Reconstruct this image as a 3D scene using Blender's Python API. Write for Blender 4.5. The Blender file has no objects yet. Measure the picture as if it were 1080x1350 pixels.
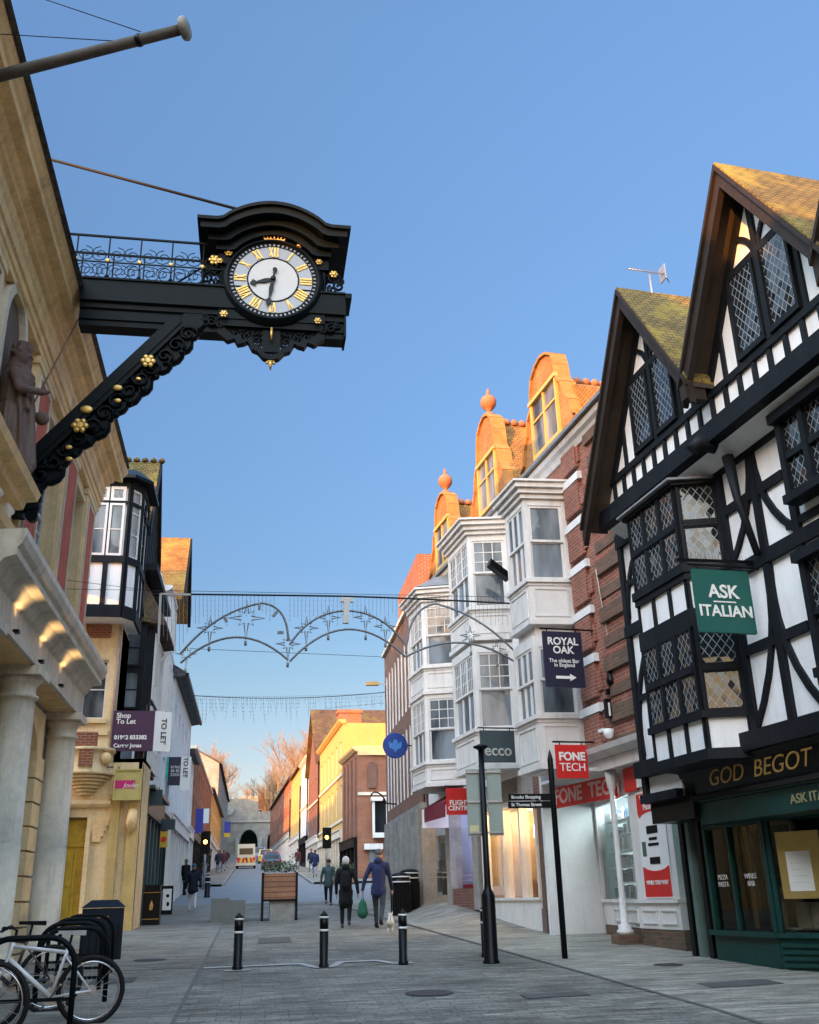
import bpy, bmesh, math, random
from math import sin, cos, pi, radians, atan, sqrt
from mathutils import Vector as V, Matrix
random.seed(7)
SC = bpy.context.scene
COL = SC.collection
# ---------------------------------------------------------------- camera
FPX = 1300.0; CAMH = 1.5
PITCH = atan((1183 - 675) / FPX); ROLL = radians(-1.5); YAW = radians(9.0926)
CP = V((0, 0, CAMH))
_f = V((sin(YAW) * cos(PITCH), cos(YAW) * cos(PITCH), sin(PITCH)))
_r0 = V((cos(YAW), -sin(YAW), 0)); _u0 = _r0.cross(_f)
_r = _r0 * cos(ROLL) + _u0 * sin(ROLL); _u = _u0 * cos(ROLL) - _r0 * sin(ROLL)
cam = bpy.data.cameras.new("camera"); camo = bpy.data.objects.new("camera", cam); COL.objects.link(camo)
camo.matrix_world = Matrix(((_r.x, _u.x, -_f.x, 0), (_r.y, _u.y, -_f.y, 0), (_r.z, _u.z, -_f.z, CAMH), (0, 0, 0, 1)))
cam.sensor_fit = 'VERTICAL'; cam.sensor_height = 36.0; cam.lens = FPX / 1350 * 36
cam.clip_start = 0.1; cam.clip_end = 5000
SC.camera = camo
# ---------------------------------------------------------------- sky, sun, exposure
SUN_EL = radians(9.0); SUN_AZ = radians(222)      # compass-like: direction the light comes from, clockwise from +Y
sunv = V((sin(SUN_AZ) * cos(SUN_EL), cos(SUN_AZ) * cos(SUN_EL), sin(SUN_EL)))
w = bpy.data.worlds.new("World"); SC.world = w; w.use_nodes = True
nt = w.node_tree; bg = nt.nodes['Background']
sky = nt.nodes.new('ShaderNodeTexSky'); sky.sky_type = 'NISHITA'; sky.sun_disc = False
sky.sun_elevation = radians(11); sky.sun_rotation = SUN_AZ
sky.air_density = 1.0; sky.dust_density = 0.6; sky.ozone_density = 1.6; sky.altitude = 50
# clear winter sky: deeper blue away from the sun, with an added warm boost overhead and sunward to brighten the shade
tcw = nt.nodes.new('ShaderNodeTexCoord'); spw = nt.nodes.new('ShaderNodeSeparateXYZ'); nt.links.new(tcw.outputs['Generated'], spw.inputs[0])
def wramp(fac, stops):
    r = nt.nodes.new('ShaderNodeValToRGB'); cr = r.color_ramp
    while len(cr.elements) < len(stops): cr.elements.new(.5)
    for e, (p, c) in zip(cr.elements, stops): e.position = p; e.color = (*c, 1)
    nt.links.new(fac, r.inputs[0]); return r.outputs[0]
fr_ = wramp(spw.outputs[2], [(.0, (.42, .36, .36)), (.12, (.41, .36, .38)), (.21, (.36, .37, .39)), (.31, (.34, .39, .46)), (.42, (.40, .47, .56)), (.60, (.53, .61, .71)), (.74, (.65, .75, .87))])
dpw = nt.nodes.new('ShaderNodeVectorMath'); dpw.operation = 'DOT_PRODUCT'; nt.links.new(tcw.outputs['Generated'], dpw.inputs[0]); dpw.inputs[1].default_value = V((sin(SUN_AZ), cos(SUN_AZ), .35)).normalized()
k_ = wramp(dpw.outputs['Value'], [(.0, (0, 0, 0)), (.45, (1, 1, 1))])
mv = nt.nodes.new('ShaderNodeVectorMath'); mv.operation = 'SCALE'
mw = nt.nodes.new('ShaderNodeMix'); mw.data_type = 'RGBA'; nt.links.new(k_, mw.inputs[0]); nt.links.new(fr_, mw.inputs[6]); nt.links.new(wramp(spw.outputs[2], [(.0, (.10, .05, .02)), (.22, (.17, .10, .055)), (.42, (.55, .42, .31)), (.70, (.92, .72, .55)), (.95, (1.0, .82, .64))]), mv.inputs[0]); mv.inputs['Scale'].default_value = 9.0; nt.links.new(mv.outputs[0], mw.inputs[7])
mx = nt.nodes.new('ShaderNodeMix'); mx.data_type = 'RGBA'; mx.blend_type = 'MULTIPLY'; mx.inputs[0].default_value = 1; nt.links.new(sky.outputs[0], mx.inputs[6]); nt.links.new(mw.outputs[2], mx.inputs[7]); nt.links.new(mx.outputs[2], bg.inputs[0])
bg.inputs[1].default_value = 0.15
sl = bpy.data.lights.new("sun", 'SUN'); slo = bpy.data.objects.new("sun", sl); COL.objects.link(slo)
sl.energy = 3.2; sl.angle = radians(0.5); sl.color = (1.0, 0.36, 0.055)
slo.rotation_euler = sunv.to_track_quat('Z', 'Y').to_euler()
SC.view_settings.view_transform = 'Standard'; SC.view_settings.look = 'None'
SC.view_settings.exposure = 1.6; SC.view_settings.gamma = 1.0
SC.cycles.max_bounces = 6; SC.cycles.diffuse_bounces = 3; SC.cycles.glossy_bounces = 3
SC.cycles.transparent_max_bounces = 8; SC.cycles.caustics_reflective = False; SC.cycles.caustics_refractive = False
SC.cycles.use_denoising = True
# ---------------------------------------------------------------- pixel-to-plane measuring helpers (photo pixels, 1080 x 1350)
def ray(x, y): return (_f + _r * ((x - 540) / FPX) + _u * ((675 - y) / FPX)).normalized()
def PX(x, y, X): d = ray(x, y); return CP + d * (X / d.x)
def PY(x, y, Y): d = ray(x, y); return CP + d * (Y / d.y)
PROF = [(-60, -1.8), (0, 0), (44, 1.32), (60, 2.25), (78, 3.2), (115, 5.0), (185, 9.0), (260, 13.0), (400, 18)]
def sst(a, b, x): t = max(0, min(1, (x - a) / (b - a))); return t * t * (3 - 2 * t)
def gz(x, y):
    z = PROF[-1][1]
    for (a, b), (c, d) in zip(PROF, PROF[1:]):
        if y <= c: z = b + (d - b) * (y - a) / (c - a); break
    z += 0.42 * sst(4.2, 6.2, x) * sst(23.5, 31, y) * (1 - sst(36, 50, y))
    return z
def G(x, y):
    d = ray(x, y); t = 5.0
    for _ in range(400):
        p = CP + d * t
        h = p.z - gz(p.x, p.y)
        if h < 0.003: break
        t += max(0.01, h * 1.5)
        if t > 400: break
    p.z = gz(p.x, p.y); return p
# ---------------------------------------------------------------- object helpers
def setp(o, label=None, cat=None, group=None, kind=None):
    if label: o['label'] = label
    if cat: o['category'] = cat
    if group: o['group'] = group
    if kind: o['kind'] = kind
    return o
def thing(name, loc, label, cat, group=None, kind=None):
    o = bpy.data.objects.new(name, None); o.empty_display_size = .2; COL.objects.link(o); o.location = loc
    return setp(o, label, cat, group, kind)
WM = {}
def wloc(o):
    p = V(o.location)
    while o.parent: o = o.parent; p += V(o.location)
    return p
class Fr:
    """plan frame: u runs along the facade, o outwards from it, z up"""
    def __init__(s, x, y, ang, side=1):
        a = radians(ang); s.p = V((x, y, 0)); s.d = V((sin(a), cos(a), 0)); s.n = V((cos(a), -sin(a), 0)) * side
    def P(s, u, o, z): q = s.p + s.d * u + s.n * o; return V((q.x, q.y, z))
    def q(s, x, y, o=0):
        d = ray(x, y); c = s.p + s.n * o - CP; c.z = 0; t = c.dot(s.n) / d.dot(s.n); p = CP + d * t
        return (p - s.p).dot(s.d), p.z
class ID:
    def P(s, u, o, z): return V((u, o, z))
W0 = ID()
class MB:
    def __init__(s): s.v = []; s.f = []; s.m = []; s.sm = []
    def add(s, vs, fs, m=0, smooth=False):
        b = len(s.v); s.v += [V(v) for v in vs]
        for f in fs: s.f.append([b + i for i in f]); s.m.append(m); s.sm.append(smooth)
        return s
    def box(s, F, u0, u1, o0, o1, z0, z1, m=0):
        vs = [F.P(u, o, z) for z in (z0, z1) for u, o in ((u0, o0), (u1, o0), (u1, o1), (u0, o1))]
        return s.add(vs, [(0, 3, 2, 1), (4, 5, 6, 7), (0, 1, 5, 4), (1, 2, 6, 5), (2, 3, 7, 6), (3, 0, 4, 7)], m)
    def hexa(s, a, b, m=0):     # two quads (lists of 4 points)
        return s.add(list(a) + list(b), [(0, 3, 2, 1), (4, 5, 6, 7), (0, 1, 5, 4), (1, 2, 6, 5), (2, 3, 7, 6), (3, 0, 4, 7)], m)
    def quad(s, *p, m=0): return s.add(p, [tuple(range(len(p)))], m)
    def prism(s, F, poly, o0, o1, m=0):      # poly in (u,z), extruded along o
        n = len(poly); vs = [F.P(u, o0, z) for u, z in poly] + [F.P(u, o1, z) for u, z in poly]
        return s.add(vs, [tuple(range(n)), tuple(range(2 * n - 1, n - 1, -1))] + [(i, (i + 1) % n, n + (i + 1) % n, n + i) for i in range(n)], m)
    def prof(s, F, pr, u0, u1, m=0, r0=0, r1=0):   # profile (o,z) extruded along u; r0/r1 = mitre returns
        n = len(pr); vs = [F.P(u0 - r0 * o, o, z) for o, z in pr] + [F.P(u1 + r1 * o, o, z) for o, z in pr]
        return s.add(vs, [tuple(range(n)), tuple(range(2 * n - 1, n - 1, -1))] + [(i, (i + 1) % n, n + (i + 1) % n, n + i) for i in range(n)], m)
    def plan(s, F, poly, z0, z1, m=0):       # poly in (u,o), extruded along z
        n = len(poly); vs = [F.P(u, o, z0) for u, o in poly] + [F.P(u, o, z1) for u, o in poly]
        return s.add(vs, [tuple(range(n)), tuple(range(2 * n - 1, n - 1, -1))] + [(i, (i + 1) % n, n + (i + 1) % n, n + i) for i in range(n)], m)
    def tube(s, pts, r, n=8, m=0, cap=True, closed=False, smooth=True):
        pts = [V(p) for p in pts]; k = len(pts); rr = r if isinstance(r, (list, tuple)) else [r] * k
        vs = []; up = None
        for i in range(k):
            if closed: t = pts[(i + 1) % k] - pts[i - 1]
            else: t = pts[min(i + 1, k - 1)] - pts[max(i - 1, 0)]
            t.normalize()
            if up is None: up = V((0, 0, 1)) if abs(t.z) < .9 else V((1, 0, 0))
            a = t.cross(up)
            if a.length < 1e-4: a = t.cross(V((1, 0.3, 0)))
            a.normalize(); b = a.cross(t).normalized(); up = b
            for j in range(n):
                th = 2 * pi * (j + .5) / n; vs.append(pts[i] + (a * cos(th) + b * sin(th)) * rr[i])
        fs = [(i * n + j, i * n + (j + 1) % n, (i + 1) * n + (j + 1) % n, (i + 1) * n + j) for i in range(k - 1) for j in range(n)]
        if closed: fs += [((k - 1) * n + j, (k - 1) * n + (j + 1) % n, (j + 1) % n, j) for j in range(n)]
        s.add(vs, fs, m, smooth and n > 4)
        if cap and not closed:
            b0 = len(s.v) - len(vs)
            s.f.append([b0 + j for j in range(n)][::-1]); s.m.append(m); s.sm.append(False)
            s.f.append([b0 + (k - 1) * n + j for j in range(n)]); s.m.append(m); s.sm.append(False)
        return s
    def bar(s, p, q, w, h, m=0, up=None):    # rectangular bar between points; w sideways, h along up
        p, q = V(p), V(q); t = (q - p).normalized(); up = V(up) if up else (V((0, 0, 1)) if abs(t.z) < .95 else V((0, 1, 0)))
        a = t.cross(up).normalized(); b = a.cross(t).normalized(); a *= w / 2; b *= h / 2
        return s.hexa([p - a - b, p + a - b, p + a + b, p - a + b], [q - a - b, q + a - b, q + a + b, q - a + b], m)
    def lathe(s, c, pr, n=20, m=0, smooth=True, ax=None):    # pr: (r, h) from bottom up
        c = V(c); k = len(pr)
        if ax is None: A, B, Z = V((1, 0, 0)), V((0, 1, 0)), V((0, 0, 1))
        else:
            Z = V(ax).normalized(); A = Z.orthogonal().normalized(); B = Z.cross(A)
        vs = [c + (A * cos(2 * pi * j / n) + B * sin(2 * pi * j / n)) * r + Z * h for r, h in pr for j in range(n)]
        s.add(vs, [(i * n + j, i * n + (j + 1) % n, (i + 1) * n + (j + 1) % n, (i + 1) * n + j) for i in range(k - 1) for j in range(n)], m, smooth)
        b0 = len(s.v) - len(vs)
        s.f.append([b0 + j for j in range(n)][::-1]); s.m.append(m); s.sm.append(False)
        s.f.append([b0 + (k - 1) * n + j for j in range(n)]); s.m.append(m); s.sm.append(False)
        return s
    def ball(s, c, r, m=0, sc=(1, 1, 1), n=10):
        c = V(c); pr = []
        vs = []; 
        for i in range(n + 1):
            a = -pi / 2 + pi * i / n
            for j in range(2 * n):
                b = pi * j / n; vs.append(c + V((cos(a) * cos(b) * r * sc[0], cos(a) * sin(b) * r * sc[1], sin(a) * r * sc[2])))
        N = 2 * n
        return s.add(vs, [(i * N + j, i * N + (j + 1) % N, (i + 1) * N + (j + 1) % N, (i + 1) * N + j) for i in range(n) for j in range(N)], m, True)
    def wall(s, F, u0, u1, z0, z1, ops, o=0, depth=.16, m=0, mr=None, thick=None):
        """wall face at offset o with rectangular openings (ua,ub,za,zb) and reveals going back by depth"""
        us = sorted(set([u0, u1] + [x for q in ops for x in q[:2] if u0 < x < u1])); zs = sorted(set([z0, z1] + [x for q in ops for x in q[2:4] if z0 < x < z1]))
        for i in range(len(us) - 1):
            for j in range(len(zs) - 1):
                uc, zc = (us[i] + us[i + 1]) / 2, (zs[j] + zs[j + 1]) / 2
                if any(a < uc < b and c < zc < d for a, b, c, d in ops): continue
                s.quad(F.P(us[i], o, zs[j]), F.P(us[i + 1], o, zs[j]), F.P(us[i + 1], o, zs[j + 1]), F.P(us[i], o, zs[j + 1]), m=m)
        mr = m if mr is None else mr
        for a, b, c, d in ops:
            i = o - depth
            s.quad(F.P(a, o, c), F.P(b, o, c), F.P(b, i, c), F.P(a, i, c), m=mr); s.quad(F.P(a, o, d), F.P(a, i, d), F.P(b, i, d), F.P(b, o, d), m=mr)
            s.quad(F.P(a, o, c), F.P(a, i, c), F.P(a, i, d), F.P(a, o, d), m=mr); s.quad(F.P(b, o, c), F.P(b, o, d), F.P(b, i, d), F.P(b, i, c), m=mr)
        if thick:
            t = o - thick
            s.quad(F.P(u0, o, z0), F.P(u0, o, z1), F.P(u0, t, z1), F.P(u0, t, z0), m=m); s.quad(F.P(u1, o, z0), F.P(u1, t, z0), F.P(u1, t, z1), F.P(u1, o, z1), m=m)
            s.quad(F.P(u0, o, z1), F.P(u1, o, z1), F.P(u1, t, z1), F.P(u0, t, z1), m=m); s.quad(F.P(u0, t, z0), F.P(u0, t, z1), F.P(u1, t, z1), F.P(u1, t, z0), m=m)
        return s
    def build(s, name, mats, parent=None, loc=None, recalc=True, label=None, cat=None, group=None, kind=None, uv=True):
        me = bpy.data.meshes.new(name)
        base = wloc(parent) if parent else (V(loc) if loc else V((0, 0, 0)))
        me.from_pydata([tuple(v - base) for v in s.v], [], s.f)
        if not isinstance(mats, (list, tuple)): mats = [mats]
        for m in mats: me.materials.append(m)
        me.polygons.foreach_set('material_index', s.m); me.polygons.foreach_set('use_smooth', s.sm)
        me.update()
        if recalc:
            bm = bmesh.new(); bm.from_mesh(me); bmesh.ops.recalc_face_normals(bm, faces=bm.faces); bm.to_mesh(me); bm.free()
        if uv:
            l = me.uv_layers.new(name='UVMap'); Z = V((0, 0, 1)); dat = []
            for p in me.polygons:
                n = p.normal; t = Z.cross(n)
                if t.length < .15: t = V((1, 0, 0))
                t.normalize(); b = n.cross(t)
                if abs(t.x) > abs(t.y):
                    if t.x < 0: t = -t
                elif t.y < 0: t = -t
                if b.z < 0: b = -b
                for vi in p.vertices:
                    c = me.vertices[vi].co + base; dat += [c.dot(t), c.dot(b)]
            l.data.foreach_set('uv', dat)
        o = bpy.data.objects.new(name, me); COL.objects.link(o)
        if parent: o.parent = parent
        elif loc: o.location = base
        return setp(o, label, cat, group, kind)
def copy_tree(o, parent=None, loc=None, rot=None):
    c = o.copy(); COL.objects.link(c); c.parent = parent
    if loc is not None: c.location = loc
    if rot is not None: c.rotation_euler = (0, 0, rot)
    for ch in list(o.children): copy_tree(ch, c)
    return c
def text(body, parent, m, F, u, z, o, size, name='lettering', align='CENTER', ext=.004, bold=0.0, rx=1.0, vert=False, sp=1.0, name_only=False, flip=False, shear=0):
    """flat lettering standing on a frame; text runs along -u or +u so that it reads from outside"""
    cu = bpy.data.curves.new(name, 'FONT'); cu.body = body; cu.size = size; cu.align_x = align; cu.align_y = 'CENTER'; cu.extrude = ext; cu.offset = bold; cu.space_line = sp; cu.shear = shear
    ob = bpy.data.objects.new(name, cu); cu.materials.append(m)
    z_ax = F.n.copy(); y_ax = V((0, 0, 1)); x_ax = y_ax.cross(z_ax)
    if vert: x_ax, y_ax = -y_ax, x_ax
    M = Matrix(((x_ax.x * rx, y_ax.x, z_ax.x, 0), (x_ax.y * rx, y_ax.y, z_ax.y, 0), (x_ax.z * rx, y_ax.z, z_ax.z, 0), (0, 0, 0, 1)))
    p = F.P(u, o + ext, z); base = wloc(parent) if parent else V((0, 0, 0))
    COL.objects.link(ob)
    dg = bpy.context.evaluated_depsgraph_get(); me = bpy.data.meshes.new_from_object(ob.evaluated_get(dg)); me.name = name
    me.transform(M); me.transform(Matrix.Translation(p - base))
    bpy.data.objects.remove(ob); ob = bpy.data.objects.new(name, me); COL.objects.link(ob); ob.parent = parent
    if not me.materials: me.materials.append(m)
    return ob
# ---------------------------------------------------------------- materials
MATS = {}
def new_mat(name):
    m = bpy.data.materials.new(name); m.use_nodes = True; n = m.node_tree.nodes; return m, m.node_tree, n['Principled BSDF']
def lk(t, a, b): t.links.new(a, b)
def coords(t, kind='Object'):
    tc = t.nodes.new('ShaderNodeTexCoord')
    if kind == 'UV': return tc.outputs['UV']
    g = t.nodes.new('ShaderNodeNewGeometry'); return g.outputs['Position']
def noise(t, vec, scale, det=4, rough=.6):
    n = t.nodes.new('ShaderNodeTexNoise'); n.inputs['Scale'].default_value = scale; n.inputs['Detail'].default_value = det; n.inputs['Roughness'].default_value = rough
    lk(t, vec, n.inputs['Vector']); return n.outputs['Fac']
def ramp(t, fac, stops):
    r = t.nodes.new('ShaderNodeValToRGB'); cr = r.color_ramp
    while len(cr.elements) > len(stops): cr.elements.remove(cr.elements[0])
    while len(cr.elements) < len(stops): cr.elements.new(.5)
    for e, (p, c) in zip(cr.elements, stops): e.position = p; e.color = (*c, 1) if len(c) == 3 else c
    lk(t, fac, r.inputs[0]); return r.outputs[0]
def mix(t, fac, a, b, mode='MIX'):
    m = t.nodes.new('ShaderNodeMix'); m.data_type = 'RGBA'; m.blend_type = mode
    for s, x in ((0, fac), (6, a), (7, b)):
        if isinstance(x, (int, float)): m.inputs[s].default_value = x
        elif isinstance(x, tuple): m.inputs[s].default_value = (*x, 1)
        else: lk(t, x, m.inputs[s])
    return m.outputs[2]
def bump(t, h, strength=.3, dist=.02):
    b = t.nodes.new('ShaderNodeBump'); b.inputs['Strength'].default_value = strength; b.inputs['Distance'].default_value = dist; lk(t, h, b.inputs['Height']); return b.outputs[0]
def sc3(c, k): return tuple(min(1, x * k) for x in c)
def mat(name, c, rough=.6, var=.25, vs=3.0, metal=0, bs=.25, streak=False, stain=None, stain_amt=.5, bd=.01, coat=0, spec=.5):
    if name in MATS: return MATS[name]
    m, t, p = new_mat(name); P = coords(t)
    f = noise(t, P, vs, 6, .65)
    col = ramp(t, f, [(.3, sc3(c, 1 - var)), (.7, sc3(c, 1 + var * .6))])
    f2 = noise(t, P, vs * 9, 3, .7); col = mix(t, .35, col, ramp(t, f2, [(.35, sc3(c, 1 - var)), (.65, sc3(c, 1 + var * .4))]))
    if stain:
        mp = t.nodes.new('ShaderNodeMapping'); mp.inputs['Scale'].default_value = (2.6, 2.6, .35) if streak else (1, 1, 1); lk(t, P, mp.inputs[0])
        f3 = noise(t, mp.outputs[0], 1.4, 7, .7); col = mix(t, ramp(t, f3, [(.5, (0, 0, 0)), (.72, (stain_amt,) * 3)]), col, stain)
    lk(t, col, p.inputs['Base Color']); p.inputs['Roughness'].default_value = rough; p.inputs['Metallic'].default_value = metal
    if bs: lk(t, bump(t, f2, bs, bd), p.inputs['Normal'])
    p.inputs['Specular IOR Level'].default_value = spec if max(c) > .03 or metal or spec < .18 else .18
    if coat: p.inputs['Coat Weight'].default_value = coat; p.inputs['Coat Roughness'].default_value = .15
    MATS[name] = m; return m
def emis(name, c, s):
    m, t, p = new_mat(name); p.inputs['Base Color'].default_value = (*c, 1); p.inputs['Emission Color'].default_value = (*c, 1); p.inputs['Emission Strength'].default_value = s; p.inputs['Roughness'].default_value = .5
    P = coords(t); f = noise(t, P, 8, 2); lk(t, ramp(t, f, [(.2, sc3(c, .8)), (.8, c)]), p.inputs['Emission Color']); return m
def brick(name, c1, c2, mortar, bw=.225, bh=.075, ms=.011, rough=.85, bs=.5, offset=.5, stain=None, sa=.5, big=.25, kind='UV'):
    m, t, p = new_mat(name); uv = coords(t, kind)
    b = t.nodes.new('ShaderNodeTexBrick'); lk(t, uv, b.inputs['Vector']); b.inputs['Scale'].default_value = 1
    b.inputs['Color1'].default_value = (*c1, 1); b.inputs['Color2'].default_value = (*c2, 1); b.inputs['Mortar'].default_value = (*mortar, 1)
    b.inputs['Mortar Size'].default_value = ms; b.inputs['Brick Width'].default_value = bw; b.inputs['Row Height'].default_value = bh; b.inputs['Mortar Smooth'].default_value = .3; b.inputs['Bias'].default_value = 0; b.offset = offset
    P = coords(t); f = noise(t, P, 1.3, 6, .65); col = mix(t, 1.0, b.outputs['Color'], ramp(t, f, [(.3, (1 - big,) * 3), (.7, (1 + big * .4,) * 3)]), 'MULTIPLY')
    f2 = noise(t, P, 23, 3); col = mix(t, .5, col, mix(t, 1.0, col, ramp(t, f2, [(.3, (.55,) * 3), (.7, (1.35,) * 3)]), 'MULTIPLY'))
    if stain: col = mix(t, ramp(t, noise(t, P, .9, 7, .7), [(.48, (0, 0, 0)), (.68, (sa,) * 3)]), col, stain)
    lk(t, col, p.inputs['Base Color']); p.inputs['Roughness'].default_value = rough
    inv = t.nodes.new('ShaderNodeMath'); inv.operation = 'SUBTRACT'; inv.inputs[0].default_value = 1; lk(t, b.outputs['Fac'], inv.inputs[1])
    ad = t.nodes.new('ShaderNodeMath'); ad.operation = 'MULTIPLY_ADD'; lk(t, f2, ad.inputs[0]); ad.inputs[1].default_value = .5; lk(t, inv.outputs[0], ad.inputs[2])
    lk(t, bump(t, ad.outputs[0], bs, .012), p.inputs['Normal']); return m
def glass(name, c=(.02, .025, .03), rough=.04, wob=.25, ws=1.3, spec=.8, mixc=None):
    m, t, p = new_mat(name); P = coords(t)
    mpg = t.nodes.new('ShaderNodeMapping'); mpg.inputs['Scale'].default_value = (1.6, 1.6, .45); lk(t, P, mpg.inputs[0]); f = noise(t, mpg.outputs[0], 1.0, 3, .5); lk(t, ramp(t, f, [(.36, c), (.64, mixc or sc3(c, 2.2))]), p.inputs['Base Color'])  # paler patches painted into the pane colour stand for reflections and curtains
    p.inputs['Roughness'].default_value = rough; p.inputs['Specular IOR Level'].default_value = spec; p.inputs['IOR'].default_value = 1.45
    lk(t, bump(t, noise(t, P, ws, 2), wob, .05), p.inputs['Normal']); return m
def leaded(name, k=9.0, lead=(.42, .44, .46), c=(.015, .02, .025), lw=.12, square=False):
    """panes of leaded glass: diamond quarries, each tilted a little"""
    m, t, p = new_mat(name); uv = coords(t, 'UV')
    sep = t.nodes.new('ShaderNodeSeparateXYZ'); lk(t, uv, sep.inputs[0])
    def M(op, a, b=None, c_=None):
        n = t.nodes.new('ShaderNodeMath'); n.operation = op
        for i, x in enumerate((a, b, c_)):
            if x is None: continue
            if isinstance(x, (int, float)): n.inputs[i].default_value = x
            else: lk(t, x, n.inputs[i])
        return n.outputs[0]
    U, Z = sep.outputs[0], M('MULTIPLY', sep.outputs[1], .72)
    if square: A, B = M('MULTIPLY', sep.outputs[0], k), M('MULTIPLY', sep.outputs[1], k)
    else: A, B = M('MULTIPLY', M('ADD', U, Z), k), M('MULTIPLY', M('SUBTRACT', U, Z), k)
    fa = M('FRACT', A); fb = M('FRACT', B)
    line = M('MAXIMUM', M('LESS_THAN', fa, lw), M('LESS_THAN', fb, lw))
    cb = t.nodes.new('ShaderNodeCombineXYZ'); lk(t, M('FLOOR', A), cb.inputs[0]); lk(t, M('FLOOR', B), cb.inputs[1])
    wn = t.nodes.new('ShaderNodeTexWhiteNoise'); wn.noise_dimensions = '3D'; lk(t, cb.outputs[0], wn.inputs['Vector'])
    geo = t.nodes.new('ShaderNodeNewGeometry'); sub = t.nodes.new('ShaderNodeVectorMath'); sub.operation = 'SUBTRACT'; lk(t, wn.outputs['Color'], sub.inputs[0]); sub.inputs[1].default_value = (.5, .5, .5)
    scl = t.nodes.new('ShaderNodeVectorMath'); scl.operation = 'SCALE'; lk(t, sub.outputs[0], scl.inputs[0]); scl.inputs['Scale'].default_value = .09
    ad = t.nodes.new('ShaderNodeVectorMath'); lk(t, geo.outputs['Normal'], ad.inputs[0]); lk(t, scl.outputs[0], ad.inputs[1])
    nm = t.nodes.new('ShaderNodeVectorMath'); nm.operation = 'NORMALIZE'; lk(t, ad.outputs[0], nm.inputs[0]); lk(t, nm.outputs[0], p.inputs['Normal'])
    lk(t, mix(t, line, c, lead), p.inputs['Base Color'])
    r = M('MULTIPLY_ADD', line, .5, .05); lk(t, r, p.inputs['Roughness'])
    p.inputs['IOR'].default_value = 1.75; return m
def clear_glass(name='shop_glass'):
    m, t, p = new_mat(name); t.nodes.remove(p); out = t.nodes['Material Output']
    tr = t.nodes.new('ShaderNodeBsdfTransparent'); tr.inputs[0].default_value = (.82, .88, .86, 1); gl = t.nodes.new('ShaderNodeBsdfGlossy'); gl.inputs['Roughness'].default_value = .03
    fr = t.nodes.new('ShaderNodeFresnel'); fr.inputs[0].default_value = 1.5; mx = t.nodes.new('ShaderNodeMixShader')
    P = coords(t); lk(t, bump(t, noise(t, P, .7, 1), .04, .03), gl.inputs['Normal'])
    mm = t.nodes.new('ShaderNodeMath'); mm.operation = 'MULTIPLY_ADD'; mm.inputs[1].default_value = .8; mm.inputs[2].default_value = .0; lk(t, fr.outputs[0], mm.inputs[0])
    lk(t, mm.outputs[0], mx.inputs[0]); lk(t, tr.outputs[0], mx.inputs[1]); lk(t, gl.outputs[0], mx.inputs[2]); lk(t, mx.outputs[0], out.inputs[0]); return m
def tiles(name, c1, c2, moss=None, ma=.6, bw=.17, bh=.1):
    return brick(name, c1, c2, sc3(c1, .25), bw, bh, .012, .9, .8, .5, moss, ma, .4)
M_STONE = mat('bath_stone', (.80, .62, .36), .85, .25, 1.2, stain=(.30, .24, .16), streak=True, stain_amt=.45)
M_STONEP = mat('pale_stone', (.70, .64, .53), .85, .25, 1.0, stain=(.22, .21, .20), streak=True, stain_amt=.6)
M_CORN = mat('weathered_cornice_stone', (.82, .58, .29), .85, .3, 1.6, stain=(.24, .17, .10), streak=True, stain_amt=.45)
M_GREYST = mat('grey_stone', (.34, .33, .31), .9, .35, 1.5, stain=(.12, .12, .12), stain_amt=.6)
M_RED = brick('red_brick', (.36, .10, .06), (.24, .07, .045), (.28, .22, .18), stain=(.07, .05, .04), sa=.5)
M_REDP = mat('red_panel', (.52, .11, .05), .8, .3, 2.0, stain=(.2, .1, .08), stain_amt=.4, streak=True)
M_DBRICK = brick('brown_brick', (.22, .10, .06), (.13, .07, .045), (.14, .12, .10), stain=(.05, .06, .04), sa=.7)
M_BROWN = brick('dark_red_brick', (.22, .075, .05), (.16, .06, .045), (.2, .17, .15))
M_ORB = brick('orange_brick', (.33, .085, .035), (.25, .065, .028), (.34, .27, .2))
M_WHITE = mat('white_render', (.74, .75, .77), .7, .12, 1.5, stain=(.50, .50, .48), streak=True, stain_amt=.5, bs=.15)
M_WPAINT = mat('white_paint', (.72, .705, .69), .5, .12, 3, stain=(.42, .41, .40), streak=True, stain_amt=.6, bs=.15)
M_PANEL = mat('white_plaster', (.88, .88, .89), .7, .07, 1.5, stain=(.58, .57, .56), streak=True, stain_amt=.45, bs=.35, bd=.01)
M_BLACK = mat('black_timber', (.0075, .0100, .0145), .6, .5, 3, bs=.4, stain=(.025, .03, .036), streak=True, stain_amt=.4)
M_BLK = mat('black_paint', (.005, .006, .008), .35, .4, 4, bs=.15, bd=.004)
M_IRON = mat('blue_black_iron', (.0022, .0050, .0075), .5, .5, 5, bs=.2, bd=.005, spec=.1)
M_GOLD = mat('gilding', (.60, .38, .11), .42, .45, 9, metal=.7, bs=.3)
M_TGREEN = mat('dark_green_paint', (.006, .046, .042), .45, .4, 4, bs=.2, spec=.3)
M_ROOF = tiles('brown_roof_tiles', (.16, .09, .055), (.10, .065, .045), (.16, .15, .03), .75)
M_MOSS = tiles('mossy_roof_tiles', (.24, .17, .045), (.15, .11, .03), (.34, .26, .03), .9)
M_OTILE = tiles('orange_roof_tiles', (.40, .20, .045), (.28, .13, .035), (.38, .28, .05), .6)
M_SLATE = tiles('slate_roof', (.10, .10, .11), (.07, .07, .08), (.12, .11, .07), .4, .3, .2)
M_LEAD = mat('lead_sheet', (.20, .21, .22), .6, .3, 3)
M_GLASS = glass('window_glass', (.035, .045, .055), mixc=(.24, .28, .32), spec=.6); M_DGLASS = glass('dark_window_glass', (.008, .01, .012), spec=.5)
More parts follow.
